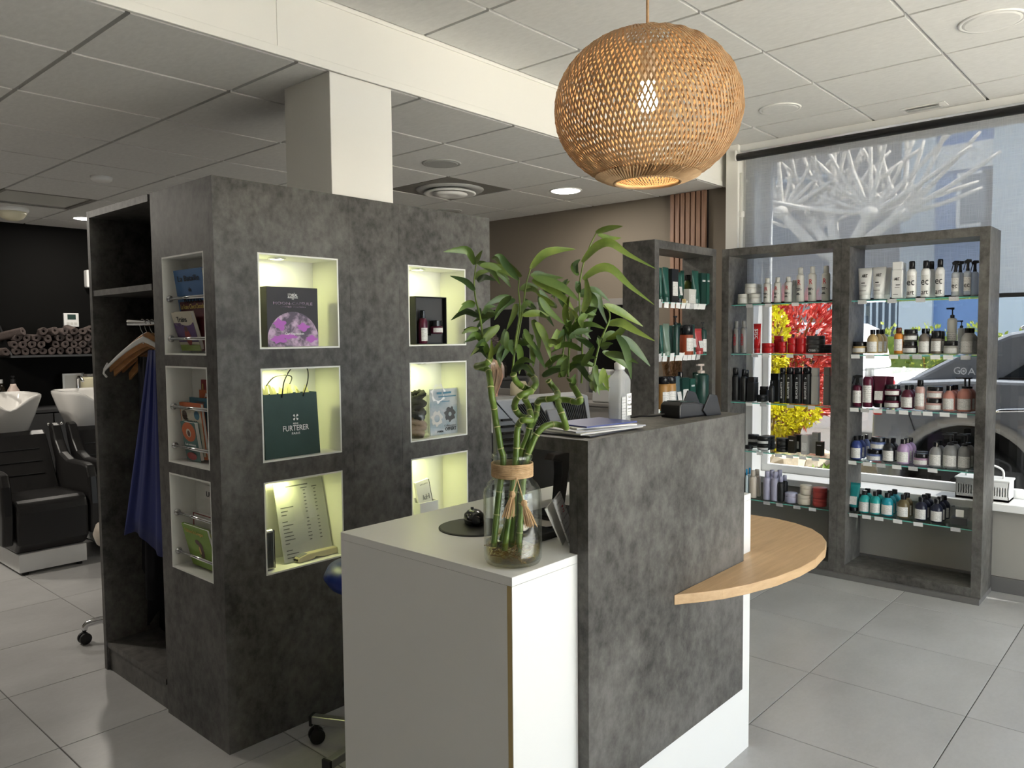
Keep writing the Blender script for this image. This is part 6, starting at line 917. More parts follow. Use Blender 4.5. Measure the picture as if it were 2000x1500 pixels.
# white basket on the sill
t = thing('plastic_basket', 'white slatted plastic basket with lid on the window sill', 'basket', (5.215,.955,.522))
x0,x1,y0,y1,z0,z1 = 5.14,5.29,.82,1.09,.523,.635
obj('basket', MB().box(x0,x1,y0,y1,z0,z0+.012).box(x0,x0+.004,y0,y1,z0,z0+.03).box(x0,x0+.004,y0,y1,z1-.03,z1).box(x1-.004,x1,y0,y1,z0,z1).box(x0,x1,y0,y0+.004,z0,z1).box(x0,x1,y1-.004,y1,z0,z1), 'white', t)
for k in range(20): obj('slat', MB().box(x0,x0+.004,y0+.008+k*.0131,y0+.0155+k*.0131,z0+.03,z1-.03), 'white', t)
obj('lid', MB().box(x0-.006,x1+.006,y0-.006,y1+.006,z1,z1+.012), 'white', t, bevel=.004)
obj('handle', MB().tube(smooth_path([(5.215,.86,.645),(5.215,.87,.70),(5.215,.955,.725),(5.215,1.04,.70),(5.215,1.05,.645)]), .006, 8), 'white', t, smooth=True)
# ------------------------------------------------------------------ wash area on the left
def wash_chair(cx, label):
    t = thing('wash_chair', label, 'salon chair', (cx,5.95,0), 0, 'wash unit chairs')
    x0, x1 = cx-.20, cx+.20
    obj('base', MB().box(x0,x1,5.572,6.55,.02,.137), 'white', t, bevel=.003)
    for yy in (5.60,6.5):
        for xx in (x0+.04,x1-.04): obj('foot', MB().lathe([(.018,0),(.018,.02)], (xx,yy,0), 10), 'black', t)
    obj('seat', MB().prism_x([(5.60,.14),(5.545,.20),(5.535,.40),(5.555,.455),(5.60,.478),(6.05,.462),(6.10,.42),(6.10,.14)], x0-.012, x1+.012), 'black_leather', t, bevel=.02, segs=3)
    obj('backrest', MB().prism_x([(6.06,.44),(6.10,.43),(6.40,.80),(6.39,.845),(6.34,.845),(6.30,.82)], x0-.012, x1+.012), 'black_leather', t, bevel=.015, segs=3)
    for k in range(3):
        u = .3+.22*k; obj('seam', MB().box(x0+.02,x1-.06,6.06+.24*u-.005,6.06+.24*u+.004,.445+.375*u,.449+.375*u), 'black', t)
    for s_ in (-1,1):
        xa = cx+s_*.255
        obj('armrest', MB().prism_x([(5.57,.20),(5.545,.40),(5.56,.58),(5.60,.655),(5.68,.665),(5.95,.66),(6.08,.70),(6.16,.78),(6.22,.88),(6.27,.90),(6.30,.88),(6.26,.76),(6.18,.62),(6.15,.40),(6.15,.18)], xa-.032, xa+.032), 'black_leather', t, bevel=.016, segs=3)
    rings = []; n = 40
    yc = 6.52
    def rr_(rx, ry, z, cut, yo=0):
        out = []
        for k in range(n):
            a = 2*math.pi*k/n; f = math.exp(-((math.atan2(math.sin(a+math.pi/2),math.cos(a+math.pi/2)))/.42)**2)
            sq = (abs(math.cos(a))**4+abs(math.sin(a))**4)**-.25
            out.append((cx-.02+rx*sq*math.cos(a), yc+yo+ry*sq*math.sin(a), z-cut*f))
        return out
    tb = thing('wash_basin', label.replace('black wash chair','white ceramic wash basin above the chair'), 'basin', (cx-.02,yc,.80), 0, 'ceramic wash basins')
    obj('bowl', MB().loft([rr_(.12,.14,.80,0),rr_(.145,.17,.81,0),rr_(.20,.22,.96,.0),rr_(.238,.255,1.085,.09),rr_(.238,.255,1.105,.105),rr_(.225,.242,1.112,.105),rr_(.212,.23,1.09,.09),rr_(.16,.17,.93,0),rr_(.10,.10,.86,0)]), 'ceramic', tb, smooth=True)
    obj('drain', MB().lathe([(0,.866),(.03,.866),(.035,.862)], (cx-.02,yc,0), 16), 'chrome', tb)
    obj('tap', MB().tube(smooth_path([(cx-.02,yc+.25,1.06),(cx-.02,yc+.25,1.18),(cx-.02,yc+.20,1.20),(cx-.02,yc+.14,1.17)]), .011, 8), 'chrome', tb, smooth=True)
    obj('pedestal', MB().box(cx-.14,cx+.10,6.42,6.62,.137,.80), 'black', tb)
wash_chair(1.725, 'black wash chair nearest the left picture edge')
wash_chair(2.345, 'black wash chair partly hidden behind the wardrobe')
# black cabinet, bottles, jar and picture
t = thing('low_cabinet', 'black low cabinet with round knobs along the black wall', 'cabinet', (2.5,7.6,0))
obj('body', MB().box(1.5,3.6,7.42,7.865,0,.88), 'black_paint', t); obj('worktop', MB().box(1.49,3.61,7.40,7.865,.881,.905), 'dark_grey', t)
for k in range(5):
    obj('door', MB().box(1.505+.42*k,1.915+.42*k,7.40,7.419,.06,.87), 'dark_grey', t, bevel=.002)
    d = obj('knob', MB().ball((1.55+.42*k+(.32 if k % 2 else 0),7.385,.78), .016), 'chrome', t, smooth=True)
def bott(name, label, x, y, z, prof, m, cap=None, capm='black'):
    t = thing(name, label, 'bottle', (x,y,z)); obj('body', MB().lathe(prof, (0,0,0), 20), m, t, smooth=True, local=True)
    if cap: obj('cap', MB().lathe(cap, (0,0,0), 14), capm, t, local=True)
mat('pinkwhite', (.62,.50,.44), .35); mat('brown_glass', (.015,.012,.008), .12)
bott('bottle', 'pale pink rounded bottle with black pump behind the basin', 2.085, 7.55, .906, [(.045,0),(.050,.01),(.051,.13),(.045,.17),(.026,.205),(.021,.225)], 'pinkwhite', [(.016,.225),(.018,.24),(.018,.262),(.006,.265),(.006,.28),(.014,.282),(.014,.292)])
bott('bottle', 'dark brown bottle with white cap behind the basin', 2.02, 7.65, .906, [(.04,0),(.044,.01),(.044,.15),(.036,.19),(.018,.23)], 'brown_glass', [(.018,.23),(.018,.262)], 'white')
bott('bottle', 'second dark bottle with white label at left edge', 1.955, 7.60, .906, [(.036,0),(.038,.01),(.038,.14),(.03,.17),(.014,.19)], 'brown_glass', [(.014,.19),(.014,.22)])
bott('jar', 'large glass storage jar with metal lid beside the wardrobe', 2.715, 7.60, .906, [(.07,0),(.078,.01),(.078,.24),(.07,.262)], 'beige_plastic', [(.074,.262),(.076,.265),(.076,.285),(.07,.288)], 'chrome')
t = thing('picture_frame', 'small white framed picture behind the storage jar', 'picture', (2.60,7.70,.906)); obj('frame', MB().box(2.52,2.70,7.70,7.712,.907,1.195), 'white', t); obj('print', MB().box(2.535,2.685,7.698,7.6995,.93,1.18), 'offwhite', t); obj('print', MB().box(2.545,2.62,7.6965,7.698,.94,.99), 'ink', t)
t = thing('thermostat', 'white wall thermostat with a dark screen above towels', 'thermostat', (2.66,7.86,1.62)); obj('case', MB().box(2.60,2.727,7.848,7.8695,1.620,1.748), 'white', t, bevel=.004); obj('screen', MB().box(2.63,2.70,7.8465,7.848,1.688,1.735), 'screen', t)
for a in range(3): obj('button', MB().box(2.622+.032*a,2.645+.032*a,7.8465,7.848,1.64,1.662), 'offwhite', t)
tag(obj('soap_dispenser', MB().box(2.79,2.86,7.79,7.869,1.985,2.15), 'white', bevel=.012), 'white wall dispenser partly behind the wardrobe edge', 'dispenser')
# towel shelf with rolled towels
t = thing('towel_shelf', 'black wall shelf holding rolled grey towels', 'shelf', (2.55,7.7,1.35)); obj('board', MB().box(2.08,3.3,7.55,7.869,1.352,1.370), 'dark_grey', t); obj('bracket', MB().prism_x([(7.56,1.372),(7.869,1.372),(7.869,1.63),(7.85,1.63)], 2.08, 2.094), 'black', t)
noisy('towel', (.085,.066,.062), (.135,.108,.10), 90, .95, bump=.5, spec=.1)
def towel_mesh(r, ln):
    mb = MB(); prof = [(r*.30,ln*.5),(r*.30,.012),(r*.42,.004),(r*.50,.010),(r*.56,.002),(r*.66,.010),(r*.74,.002),(r*.84,.008),(r*.93,.002),(r,.012),(r*1.02,ln*.5),(r,ln-.008),(r*.9,ln)]
    n = 22; vs = []
    for i, (q, y) in enumerate(prof):
        for k in range(n):
            a = 2*math.pi*k/n; f = 1+.10*math.sin(2*a+i*.35)+.05*math.sin(5*a+1); vs.append((q*f*math.cos(a), y, q*f*math.sin(a)*.92))
    mb.add(vs, [(i*n+k,i*n+(k+1)%n,(i+1)*n+(k+1)%n,(i+1)*n+k) for i in range(len(prof)-1) for k in range(n)]); mb.f.append(tuple(range(12*n,13*n)))
    return mb
TW = dict(bottom=[(2.05,1.4035),(2.13,1.4035),(2.197,1.4035),(2.265,1.4035),(2.333,1.4035),(2.405,1.4035),(2.478,1.4035),(2.55,1.4035),(2.622,1.4035),(2.694,1.4035),(2.766,1.4035)],
    second=[(2.12,1.462),(2.180,1.461),(2.25,1.461),(2.322,1.46),(2.44,1.461),(2.514,1.460),(2.586,1.46),(2.658,1.46),(2.73,1.46)], third=[(2.15,1.522),(2.217,1.520),(2.287,1.518),(2.375,1.512),(2.479,1.518),(2.55,1.518),(2.622,1.518),(2.70,1.52)], top=[(2.188,1.578),(2.335,1.575),(2.432,1.582),(2.514,1.577),(2.587,1.576),(2.655,1.578),(2.725,1.60)])
proto = None
for ly, L in TW.items():
    for k, (x, z) in enumerate(L):
        lab = 'rolled grey towel, %s in the %s layer on black shelf' % (('leftmost','second from left','third from left','fourth from left','fifth from left','sixth from left','seventh from left','eighth from left','ninth from left','tenth from left','eleventh from left')[k], ly)
        if proto is None: o = obj('rolled_towel', towel_mesh(.0325,.26), 'towel', smooth=True, local=True); proto = o
        else: o = obj('rolled_towel', proto.data, None, local=True)
        o.location = (x, 7.57+random.uniform(-.01,.02)-(.02 if ly == 'top' else 0), z)
        sk = 1.0 if ly in ('bottom','second') else 1.04; o.scale = (sk, 1, sk)
        o.rotation_euler = (random.uniform(-.03,.03) if ly != 'top' else random.uniform(.05,.3), random.uniform(-3,3), random.uniform(-.05,.05) if ly != 'top' else random.uniform(-.5,.6))
        tag(o, lab, 'towel', 'rolled towels on the wall shelf')
# white stool behind the wardrobe
t = thing('rolling_stool', 'cream stool with shiny chrome castor base behind wardrobe', 'stool', (1.59,3.96,0)); SX, SY = 1.59, 3.97
mat('cream_leather', (.55,.48,.41), .4)
obj('seat', MB().lathe([(0,.48),(.12,.482),(.165,.50),(.18,.545),(.165,.59),(.12,.608),(0,.612)], (SX,SY,0), 28), 'cream_leather', t, smooth=True); obj('column', MB().lathe([(.026,.08),(.026,.28),(.015,.28),(.015,.48)], (SX,SY,0), 14), 'chrome', t, smooth=True)
for k in range(5):
    a = R(152+72*k); d = Vector((math.cos(a),math.sin(a),0)); e = Vector((SX,SY,0))+d*.235
    obj('leg', MB().tube(smooth_path([(SX,SY,.12),(SX+d.x*.12,SY+d.y*.12,.115),(e.x-d.x*.02,e.y-d.y*.02,.10),(e.x,e.y,.07)]), [.018]*5+[.016]*5+[.015]*6, 10), 'chrome', t, smooth=True); castor(t, e.x, e.y, dirx=a+.5)
# ------------------------------------------------------------------ styling places on the taupe wall
mat('mirror', (.92,.93,.93), .02, 1); mat('frame_taupe', (.25,.235,.22), .5)
for k, (a, b, z0, lab) in enumerate(((4.295,5.00,.98,'tall grey framed mirror behind the bamboo, left one'),(3.30,3.86,.98,'grey framed mirror left of the narrow frame'))):
    t = thing('wall_mirror', lab, 'mirror', (5.14,(a+b)/2,z0), 0, 'styling mirrors')
    obj('frame', MB().holes(a, b, z0, 1.786, [(a+.085,b-.085,z0+.05,1.735)], 5.118, 5.149, 'y'), 'frame_taupe', t, bevel=.001); obj('glass', MB().box(5.138,5.1405,a+.07,b-.07,z0+.04,1.745), 'mirror', t)
t = thing('styling_console', 'long taupe console shelf below the wall mirrors', 'console', (5.0,4.1,.86)); obj('top', MB().box(4.86,5.149,3.22,5.1,.955,.978), 'frame_taupe', t, bevel=.001); obj('drawer_box', MB().box(4.88,5.149,3.24,5.08,.80,.954), 'frame_taupe', t); 
for y in (3.26,3.88,4.50): obj('drawer_front', MB().box(4.872,4.8795,y,y+.56,.81,.945), 'frame_taupe', t, bevel=.002)
tag(obj('storage_pouch', MB().prism_y([(4.90,.979),(5.04,.979),(5.03,1.19),(4.98,1.235),(4.92,1.23)], 3.40, 3.56), 'speaker_grey', bevel=.012), 'soft grey pouch on the console behind the gel bottle', 'pouch')
t = thing('storage_box', 'small cream round box on the console by the left mirror', 'box', (5.0,4.40,.979)); obj('body', MB().lathe([(.07,0),(.075,.005),(.075,.10),(.06,.13)], (5.02,4.42,.979), 20), 'beige_plastic', t, smooth=True)
# dried pampas behind the narrow frame
t = thing('dried_pampas', 'dried brown pampas grass standing against the slat wall', 'dried plant', (5.0,2.92,0)); mat('pampas', (.36,.22,.11), .95)
obj('vase', MB().lathe([(.05,0),(.075,.02),(.085,.25),(.05,.55),(.045,.62)], (5.0,2.92,0), 20), 'frame_taupe', t, smooth=True)
for k in range(7):
    a = 2*math.pi*k/7; top = Vector((5.0+.06*math.cos(a), 2.92+.10*math.sin(a), 1.42+.05*(k % 3))); obj('stem', MB().tube([(5.0,2.92,.5),(5.0+.02*math.cos(a),2.92+.03*math.sin(a),1.0),top], .003, 5), 'pampas', t); mb = MB()
    for j in range(170):
        u = random.random(); c = Vector((5.0,2.92,1.0)).lerp(top, .25+.85*u); th = random.uniform(0,6.28); ln = .05*(1.1-u*.6); d = Vector((math.cos(th)*.8,math.sin(th)*.8,.7))*ln; sd = Vector((-math.sin(th),math.cos(th),0))*.0035; mb.add([c-sd,c+sd,c+d], [(0,1,2)])
    tag(obj('plume', mb, 'pampas', t), kind='stuff')
# ------------------------------------------------------------------ client seen from behind
HX, HY, HZ = 4.06, 3.84, 1.20
t = thing('styling_chair', 'black styling chair in front of the mirrors behind cabinet', 'salon chair', (HX+.02,HY,0))
obj('seat', MB().box(HX-.20,HX+.30,HY-.24,HY+.24,.42,.50), 'black_leather', t, bevel=.03, segs=3); obj('backrest', MB().box(HX-.27,HX-.20,HY-.23,HY+.23,.48,.84), 'black_leather', t, bevel=.02, segs=3)
obj('column', MB().lathe([(.035,.03),(.035,.42)], (HX+.05,HY,0), 14), 'chrome', t, smooth=True); obj('foot_plate', MB().lathe([(.24,0),(.24,.015),(.05,.03)], (HX+.05,HY,0), 30), 'chrome', t, smooth=True)
for s_ in (-1,1): obj('armrest', MB().box(HX-.2,HX+.2,HY+s_*.255-.025,HY+s_*.255+.025,.64,.68).box(HX-.02,HX+.02,HY+s_*.255-.015,HY+s_*.255+.015,.42,.64), 'black', t, bevel=.01)
mat('skin', (.52,.30,.22), .5); mat('white_top', (.68,.64,.60), .8); mat('dark_jeans', (.02,.025,.04), .8); noisy('hair_blond', (.09,.05,.03), (.36,.24,.14), 60, .45, (1,1,.06), rand=False)
person = thing('person', 'seated person with long blond hair and pale top behind bamboo', 'person', (HX,HY,0))
def skin_mesh(name, pts, edges, m, parent, sub=2):
    me = bpy.data.meshes.new(name); me.from_pydata([p[0] for p in pts], edges, []); o = bpy.data.objects.new(name, me); COL.objects.link(o)
    o.modifiers.new('skin','SKIN'); sv = me.skin_vertices[0].data
    for i, p in enumerate(pts): sv[i].radius = p[1]
    sv[0].use_root = True; mo = o.modifiers.new('sub','SUBSURF'); mo.levels = sub; mo.render_levels = sub; me.materials.append(MT[m])
    o.parent = parent; o.matrix_parent_inverse = Matrix.Translation(-WLOC[parent.name]); WLOC[o.name] = Vector((0,0,0)); return o
Pz = lambda x, y, z, r, q=None: ((HX+x,HY+y,z), (r, q or r))
body = skin_mesh('body', [Pz(-.06,0,.58,.14,.16),Pz(-.05,0,.80,.12,.14),Pz(-.04,0,.98,.13,.17),Pz(-.03,0,1.06,.06,.07),Pz(0,0,1.12,.055),Pz(.02,0,1.20,.085),Pz(.03,0,1.27,.07),
    Pz(-.03,.17,1.02,.06),Pz(.06,.24,.82,.045),Pz(.26,.16,.68,.035),Pz(.33,.10,.67,.03),Pz(-.03,-.17,1.02,.06),Pz(.06,-.24,.82,.045),Pz(.26,-.16,.68,.035),Pz(.33,-.10,.67,.03),
    Pz(.02,.10,.57,.085),Pz(.42,.11,.56,.065),Pz(.46,.11,.16,.045),Pz(.58,.11,.11,.035),Pz(.02,-.10,.57,.085),Pz(.42,-.11,.56,.065),Pz(.46,-.11,.16,.045),Pz(.58,-.11,.11,.035)],
    [(0,1),(1,2),(2,3),(3,4),(4,5),(5,6),(2,7),(7,8),(8,9),(9,10),(2,11),(11,12),(12,13),(13,14),(0,15),(15,16),(16,17),(17,18),(0,19),(19,20),(20,21),(21,22)], 'skin', person)
skin_mesh('top', [Pz(-.06,0,.60,.155,.175),Pz(-.05,0,.80,.135,.155),Pz(-.04,0,.985,.145,.185),Pz(-.03,.175,1.015,.07),Pz(.05,.245,.83,.055),Pz(.14,.21,.76,.05),Pz(-.03,-.175,1.015,.07),Pz(.05,-.245,.83,.055),Pz(.14,-.21,.76,.05)], [(0,1),(1,2),(2,3),(3,4),(4,5),(2,6),(6,7),(7,8)], 'white_top', person)
skin_mesh('trousers', [Pz(-.04,0,.56,.15,.17),Pz(.02,.10,.57,.10),Pz(.42,.11,.56,.08),Pz(.46,.11,.20,.06),Pz(.02,-.10,.57,.10),Pz(.42,-.11,.56,.08),Pz(.46,-.11,.20,.06)], [(0,1),(1,2),(2,3),(0,4),(4,5),(5,6)], 'dark_jeans', person)
mb = MB(); nh = 34
rings = []
for j, (z, rx, ry, xo) in enumerate(((1.335,.01,.01,.0),(1.325,.05,.05,-.005),(1.295,.09,.085,-.01),(1.25,.108,.10,-.012),(1.20,.112,.103,-.02),(1.14,.100,.098,-.045),(1.06,.082,.098,-.085),(.98,.062,.095,-.115),(.92,.04,.075,-.125))):
    rings.append([(HX+xo+(rx*(1+.07*math.sin(k*5.1+j*.2)))*math.cos(2*math.pi*k/nh) if not (math.cos(2*math.pi*k/nh) > .35 and j > 2) else HX+xo+rx*.35, HY+ry*(1+.06*math.sin(k*3.7+j*.1))*math.sin(2*math.pi*k/nh), z) for k in range(nh)])
obj('hair', mb.loft(rings), 'hair_blond', person, smooth=True)
mb = MB()
for k in range(60):
    a = R(90+180*k/59+random.uniform(-3,3)); c, s_ = math.cos(a), math.sin(a); rr0 = random.uniform(.98,1.06)
    mb.tube(smooth_path([(HX-.01+.02*c,HY+.03*s_,1.337),(HX-.012+.108*c*rr0,HY+.10*s_*rr0,1.25),(HX-.045+.10*c*rr0,HY+.10*s_*rr0,1.13),(HX-.10+.075*c*rr0,HY+.10*s_*rr0,1.02),(HX-.125+.045*c,HY+.085*s_*rr0,random.uniform(.88,.95))], 3), .0045, 5)
obj('hair_strands', mb, 'hair_blond', person, smooth=True)
# ------------------------------------------------------------------ outside
noisy('paving', (.42,.37,.30), (.60,.54,.45), 3, .9, rand=False, scale2=40, amt2=.4); noisy('asphalt', (.16,.16,.16), (.24,.24,.24), 30, .9, rand=False)
struct('ground', MB().box(5.41, 60, -30, 40, -.25, -.03), 'asphalt'); struct('ground', MB().box(-30, 5.40, -30, -3.21, -.25, -.03), 'paving')
struct('pavement', MB().box(5.41, 8.2, 1.95, 12, -.03, .10), 'paving')
noisy('stone', (.40,.34,.25), (.62,.55,.43), 7, .9, bump=.5, scale2=30, amt2=.4)
sw = thing('rockery', 'pale stone rockery edging below the shrubs outside', 'stone edging', (6.3,2.9,.1))
for k in range(26):
    r_i, c_i = divmod(k, 9); x = 6.02+.30*r_i+random.uniform(-.04,.04); y = 2.05+.33*c_i+random.uniform(-.06,.06)+.15*(r_i % 2); z = .10+.12*r_i; rx, ry, rz = random.uniform(.15,.2), random.uniform(.15,.21), random.uniform(.10,.15)
    mb = MB().ball((x,y,z+.04), rx, ry, rz, 10, 6); mb.v = [(a+random.uniform(-.02,.02),b+random.uniform(-.02,.02),c+random.uniform(-.015,.015)) for a,b,c in mb.v]; obj('stone', mb, 'stone', sw)
def leaves(name, label, cat, m, regs, n, ln, wd_, up_=.3, twig='root_brown', shape=0):
    cx = sum(r[0] for r in regs)/len(regs); cy = sum(r[1] for r in regs)/len(regs); t = thing(name, label, cat, (cx,cy,0)); mb = MB(); tot = sum(r[3]*r[4]*r[5] for r in regs)
    for (x,y,z,rx,ry,rz) in regs:
        for j in range(int(n*rx*ry*rz/tot)):
            d = Vector((random.gauss(0,1),random.gauss(0,1),random.gauss(0,1))).normalized(); q = random.uniform(.72,1.02)
            c = Vector((x+d.x*rx*q,y+d.y*ry*q,z+d.z*rz*q)); o = (d+Vector((random.uniform(-.7,.7),random.uniform(-.7,.7),random.uniform(-.5,.5)+up_))).normalized(); s_ = o.cross(Vector((random.gauss(0,1),random.gauss(0,1),random.gauss(0,1)))).normalized(); L = ln*random.uniform(.7,1.3); W_ = wd_*random.uniform(.8,1.2); nn = o.cross(s_)
            mb.add([c, c+o*L*.45+s_*W_+nn*L*.05, c+o*L-nn*L*.10, c+o*L*.45-s_*W_+nn*L*.05], [(0,1,2,3)])
    tag(obj('foliage', mb, m, t), kind='stuff')
    mb = MB()
    for (x,y,z,rx,ry,rz) in regs:
        for k in range(6): a = k*1.05; mb.tube([(cx+(x-cx)*.5,cy+(y-cy)*.5,.05),(x+rx*.3*math.cos(a),y+ry*.3*math.sin(a),z),(x+rx*.7*math.cos(a),y+ry*.7*math.sin(a),z+rz*.5)], .012, 5)
    obj('branches', mb, twig, t)
    return t
def leafmat(name, c, k=.35, c2=None):
    m = noisy(name, c, c2 or c, 22, .3, detail=2, p0=.4, p1=.6, rand=False); nt = m.node_tree; L = nt.links; p = nt.nodes['Principled BSDF']
    tr = nt.nodes.new('ShaderNodeBsdfTranslucent'); tr.inputs[0].default_value = (*c,1); mx = nt.nodes.new('ShaderNodeMixShader'); mx.inputs[0].default_value = k; L.new(p.outputs[0], mx.inputs[1]); L.new(tr.outputs[0], mx.inputs[2]); L.new(mx.outputs[0], nt.nodes['Material Output'].inputs[0])
leafmat('leaf_red', (.42,.03,.026), .3, (.72,.22,.18)); leafmat('leaf_yellow', (.52,.47,.012), .35, (.75,.71,.05)); leafmat('leaf_hedge', (.12,.20,.03), .3, (.22,.30,.05)); leafmat('leaf_hedge2', (.26,.30,.05), .35, (.40,.44,.10))
leaves('red_shrub', 'bright red leaved shrub outside behind the left frame', 'shrub', 'leaf_red', [(7.5,3.05,1.40,.35,.42,.50),(7.6,3.55,1.45,.4,.45,.55),(7.45,2.98,1.05,.3,.32,.40),(7.6,4.0,1.3,.4,.4,.5),(7.4,2.95,.85,.25,.28,.2)], 4200, .13, .017)
leaves('yellow_shrub', 'yellow green shrub outside in front of the red one', 'shrub', 'leaf_yellow', [(6.9,3.0,1.42,.17,.17,.34),(6.9,3.08,1.0,.22,.24,.32),(6.85,3.0,.74,.28,.34,.18),(6.9,2.72,.80,.18,.18,.13),(6.85,3.4,.85,.2,.2,.25)], 6000, .042, .016)
leaves('green_shrub', 'small low green plant by the rockery outside', 'shrub', 'leaf_hedge', [(6.0,2.15,.30,.2,.25,.16)], 700, .05, .012)
hg = [(11.2,-5+.55*k,.75,.5,.5,.86) for k in range(19)]
HEDGE = leaves('hedge', 'clipped yellow green hedge in front of the blue building', 'hedge', 'leaf_hedge2', hg, 16000, .06, .022)
obj('inner_growth', MB().box(10.9,11.55,-5.2,5.2,-.03,1.45), 'leaf_hedge', HEDGE)
# building across the street
mat('bld_blue', (.16,.27,.52), .8); mat('bld_pale', (.50,.58,.66), .8); mat('bld_grey', (.26,.25,.255), .8); mat('bld_window', (.10,.13,.17), .15); mat('bld_white', (.68,.70,.72), .7)
bd = thing('building', 'blue and grey building across the street seen through blind', 'building', (16,0,0))
obj('wall', MB().box(14,20,-14,3.55,-.03,9), 'bld_blue', bd); obj('wall', MB().box(14.05,20,3.56,16,-.03,9), 'bld_grey', bd)
obj('pier', MB().box(13.9,14.0,3.35,3.85,-.03,9), 'bld_pale', bd); obj('pier', MB().box(13.9,14.0,1.55,2.55,-.03,9), 'bld_pale', bd)
obj('band', MB().box(13.93,14.0,-14,3.34,4.05,4.45), 'bld_white', bd); obj('band', MB().box(13.93,14.0,-14,3.34,2.95,3.12), 'bld_pale', bd)
for y in (3.1,2.75,-.2,-1.2,-2.2): w_ = obj('window', MB().box(13.95,14.0,y-.8,y-.05,3.15,4.0), 'bld_white', bd); obj('pane', MB().box(13.94,13.949,y-.74,y-.11,3.2,3.95), 'bld_window', w_)
for y in (5.0,6.8,8.6):
    for z in (3.0,5.2): w_ = obj('window', MB().box(13.98,14.05,y,y+1.1,z,z+1.3), 'bld_pale', bd); obj('pane', MB().box(13.97,13.979,y+.06,y+1.04,z+.06,z+1.24), 'bld_window', w_)
obj('shutter', MB().box(13.96,14.0,3.86,5.2,.1,2.2), 'bld_window', bd)
for k in range(13): obj('shutter_bar', MB().box(13.93,13.96,3.88+.1*k,3.91+.1*k,.1,2.2), 'bld_pale', bd)
# pollarded tree
noisy('bark', (.55,.51,.45), (.78,.74,.68), 12, .85, rand=False)
tr = thing('pollarded_tree', 'bare pollarded tree with pale branches seen through blind', 'tree', (12.5,4.3,-.03)); TX = 12.5
obj('trunk', MB().tube(smooth_path([(TX,4.3,-.03),(TX,4.33,1.0),(TX,4.3,1.9),(TX,4.35,2.8)]), [.17]*6+[.14]*10, 12), 'bark', tr, smooth=True)
for kx, ky, kz in ((TX,5.26,3.48),(TX+.1,4.5,3.45),(TX-.1,3.85,3.3),(TX,3.45,3.25),(TX+.2,4.8,3.2)):
    obj('limb', MB().tube(smooth_path([(TX,4.33,2.6),(TX,(4.33+ky)/2,2.95),(kx,ky,kz)]), .085, 10), 'bark', tr, smooth=True); obj('knuckle', MB().ball((kx,ky,kz), .14,.15,.12), 'bark', tr, smooth=True)
    for k in range(11):
        a = R(-88+176*k/10); b = random.uniform(-.5,.5); L = random.uniform(.9,1.7); d = Vector((b*.5,-math.sin(a),abs(math.cos(a))+.08)).normalized()
        p0 = Vector((kx,ky,kz)); obj('branch', MB().tube(smooth_path([p0,p0+d*L*.5+Vector((0,random.uniform(-.05,.05),.03)),p0+d*L+Vector((0,random.uniform(-.06,.06),.15))],3), [.042]*3+[.032]*3+[.018], 6), 'bark', tr, smooth=True)
# white pickup
tk = thing('pickup_truck', 'white pickup truck parked beyond the grey car', 'car', (9.7,5,-.03)); mat('car_white', (.80,.81,.82), .2, coat=.6); mat('car_grey', (.25,.262,.285), .28, metal=.2, coat=.7); mat('car_glass', (.02,.025,.03), .05); mat('tail_red', (.6,.02,.03), .2); mat('tyre', (.015,.015,.015), .8); mat('rim_white', (.82,.81,.78), .3); mat('trim_black', (.02,.02,.022), .5)
obj('body', MB().prism_x([(2.42,.42),(2.40,.95),(2.46,1.06),(3.9,1.08),(4.0,1.12),(6.3,1.10),(7.3,.98),(7.5,.8),(7.5,.4)], 8.8, 10.6), 'car_white', tk, bevel=.05, segs=3)
obj('cabin', MB().prism_x([(2.95,1.07),(3.05,1.52),(3.25,1.62),(5.0,1.66),(5.9,1.10)], 8.92, 10.48), 'car_white', tk, bevel=.05, segs=3)
obj('side_window', MB().prism_x([(3.12,1.12),(3.18,1.48),(3.9,1.54),(3.9,1.12)], 8.91, 8.925), 'car_glass', tk); obj('side_window', MB().prism_x([(3.98,1.12),(3.98,1.54),(4.9,1.56),(5.5,1.12)], 8.91, 8.925), 'car_glass', tk)
obj('tail_lamp', MB().box(8.785,8.84,2.46,2.60,1.0-.24,1.0), 'tail_red', tk, bevel=.015); obj('bumper', MB().box(8.85,10.55,2.28,2.42,.42,.62), 'car_white', tk, bevel=.03)
for y in (3.3,6.5):
    for xx in (8.83,10.35): obj('wheel', MB().tube([(xx,y,.33),(xx+.22,y,.33)], .36, 28), 'tyre', tk, bevel=.03); obj('hub', MB().tube([(xx-.012,y,.33),(xx+.02,y,.33)], .22, 20), 'rim_white', tk)
# dark grey car
cr = thing('parked_car', 'dark grey car parked close outside the window, lettered GOAL', 'car', (7.2,-.2,-.03))
def arch(cy, cz, r, a0, a1, n=14): return [(cy+r*math.cos(R(a0+(a1-a0)*k/n)), cz+r*math.sin(R(a0+(a1-a0)*k/n))) for k in range(n+1)]
side = [(1.93,.50),(1.945,.74),(1.93,.90),(1.86,1.03),(1.70,1.145),(1.2,1.165),(-.9,1.15),(-1.3,1.08),(-2.2,.95),(-2.45,.80),(-2.5,.55),(-2.42,.28)]+arch(-1.55,.37,.42,-12,192)[::1]
side = [(1.90,.40),(1.945,.62),(1.94,.86),(1.88,1.02),(1.74,1.13),(1.3,1.16),(-.9,1.15),(-1.35,1.06),(-2.2,.93),(-2.46,.78),(-2.5,.50),(-2.42,.27)]+arch(-1.55,.37,.43,193,-13)+[(-1.0,.24),(.7,.24)]+arch(1.28,.37,.45,196,-6)+[(1.80,.30)]
obj('body', MB().prism_x(side, 6.36, 8.1), 'car_grey', cr, bevel=.035, segs=3)
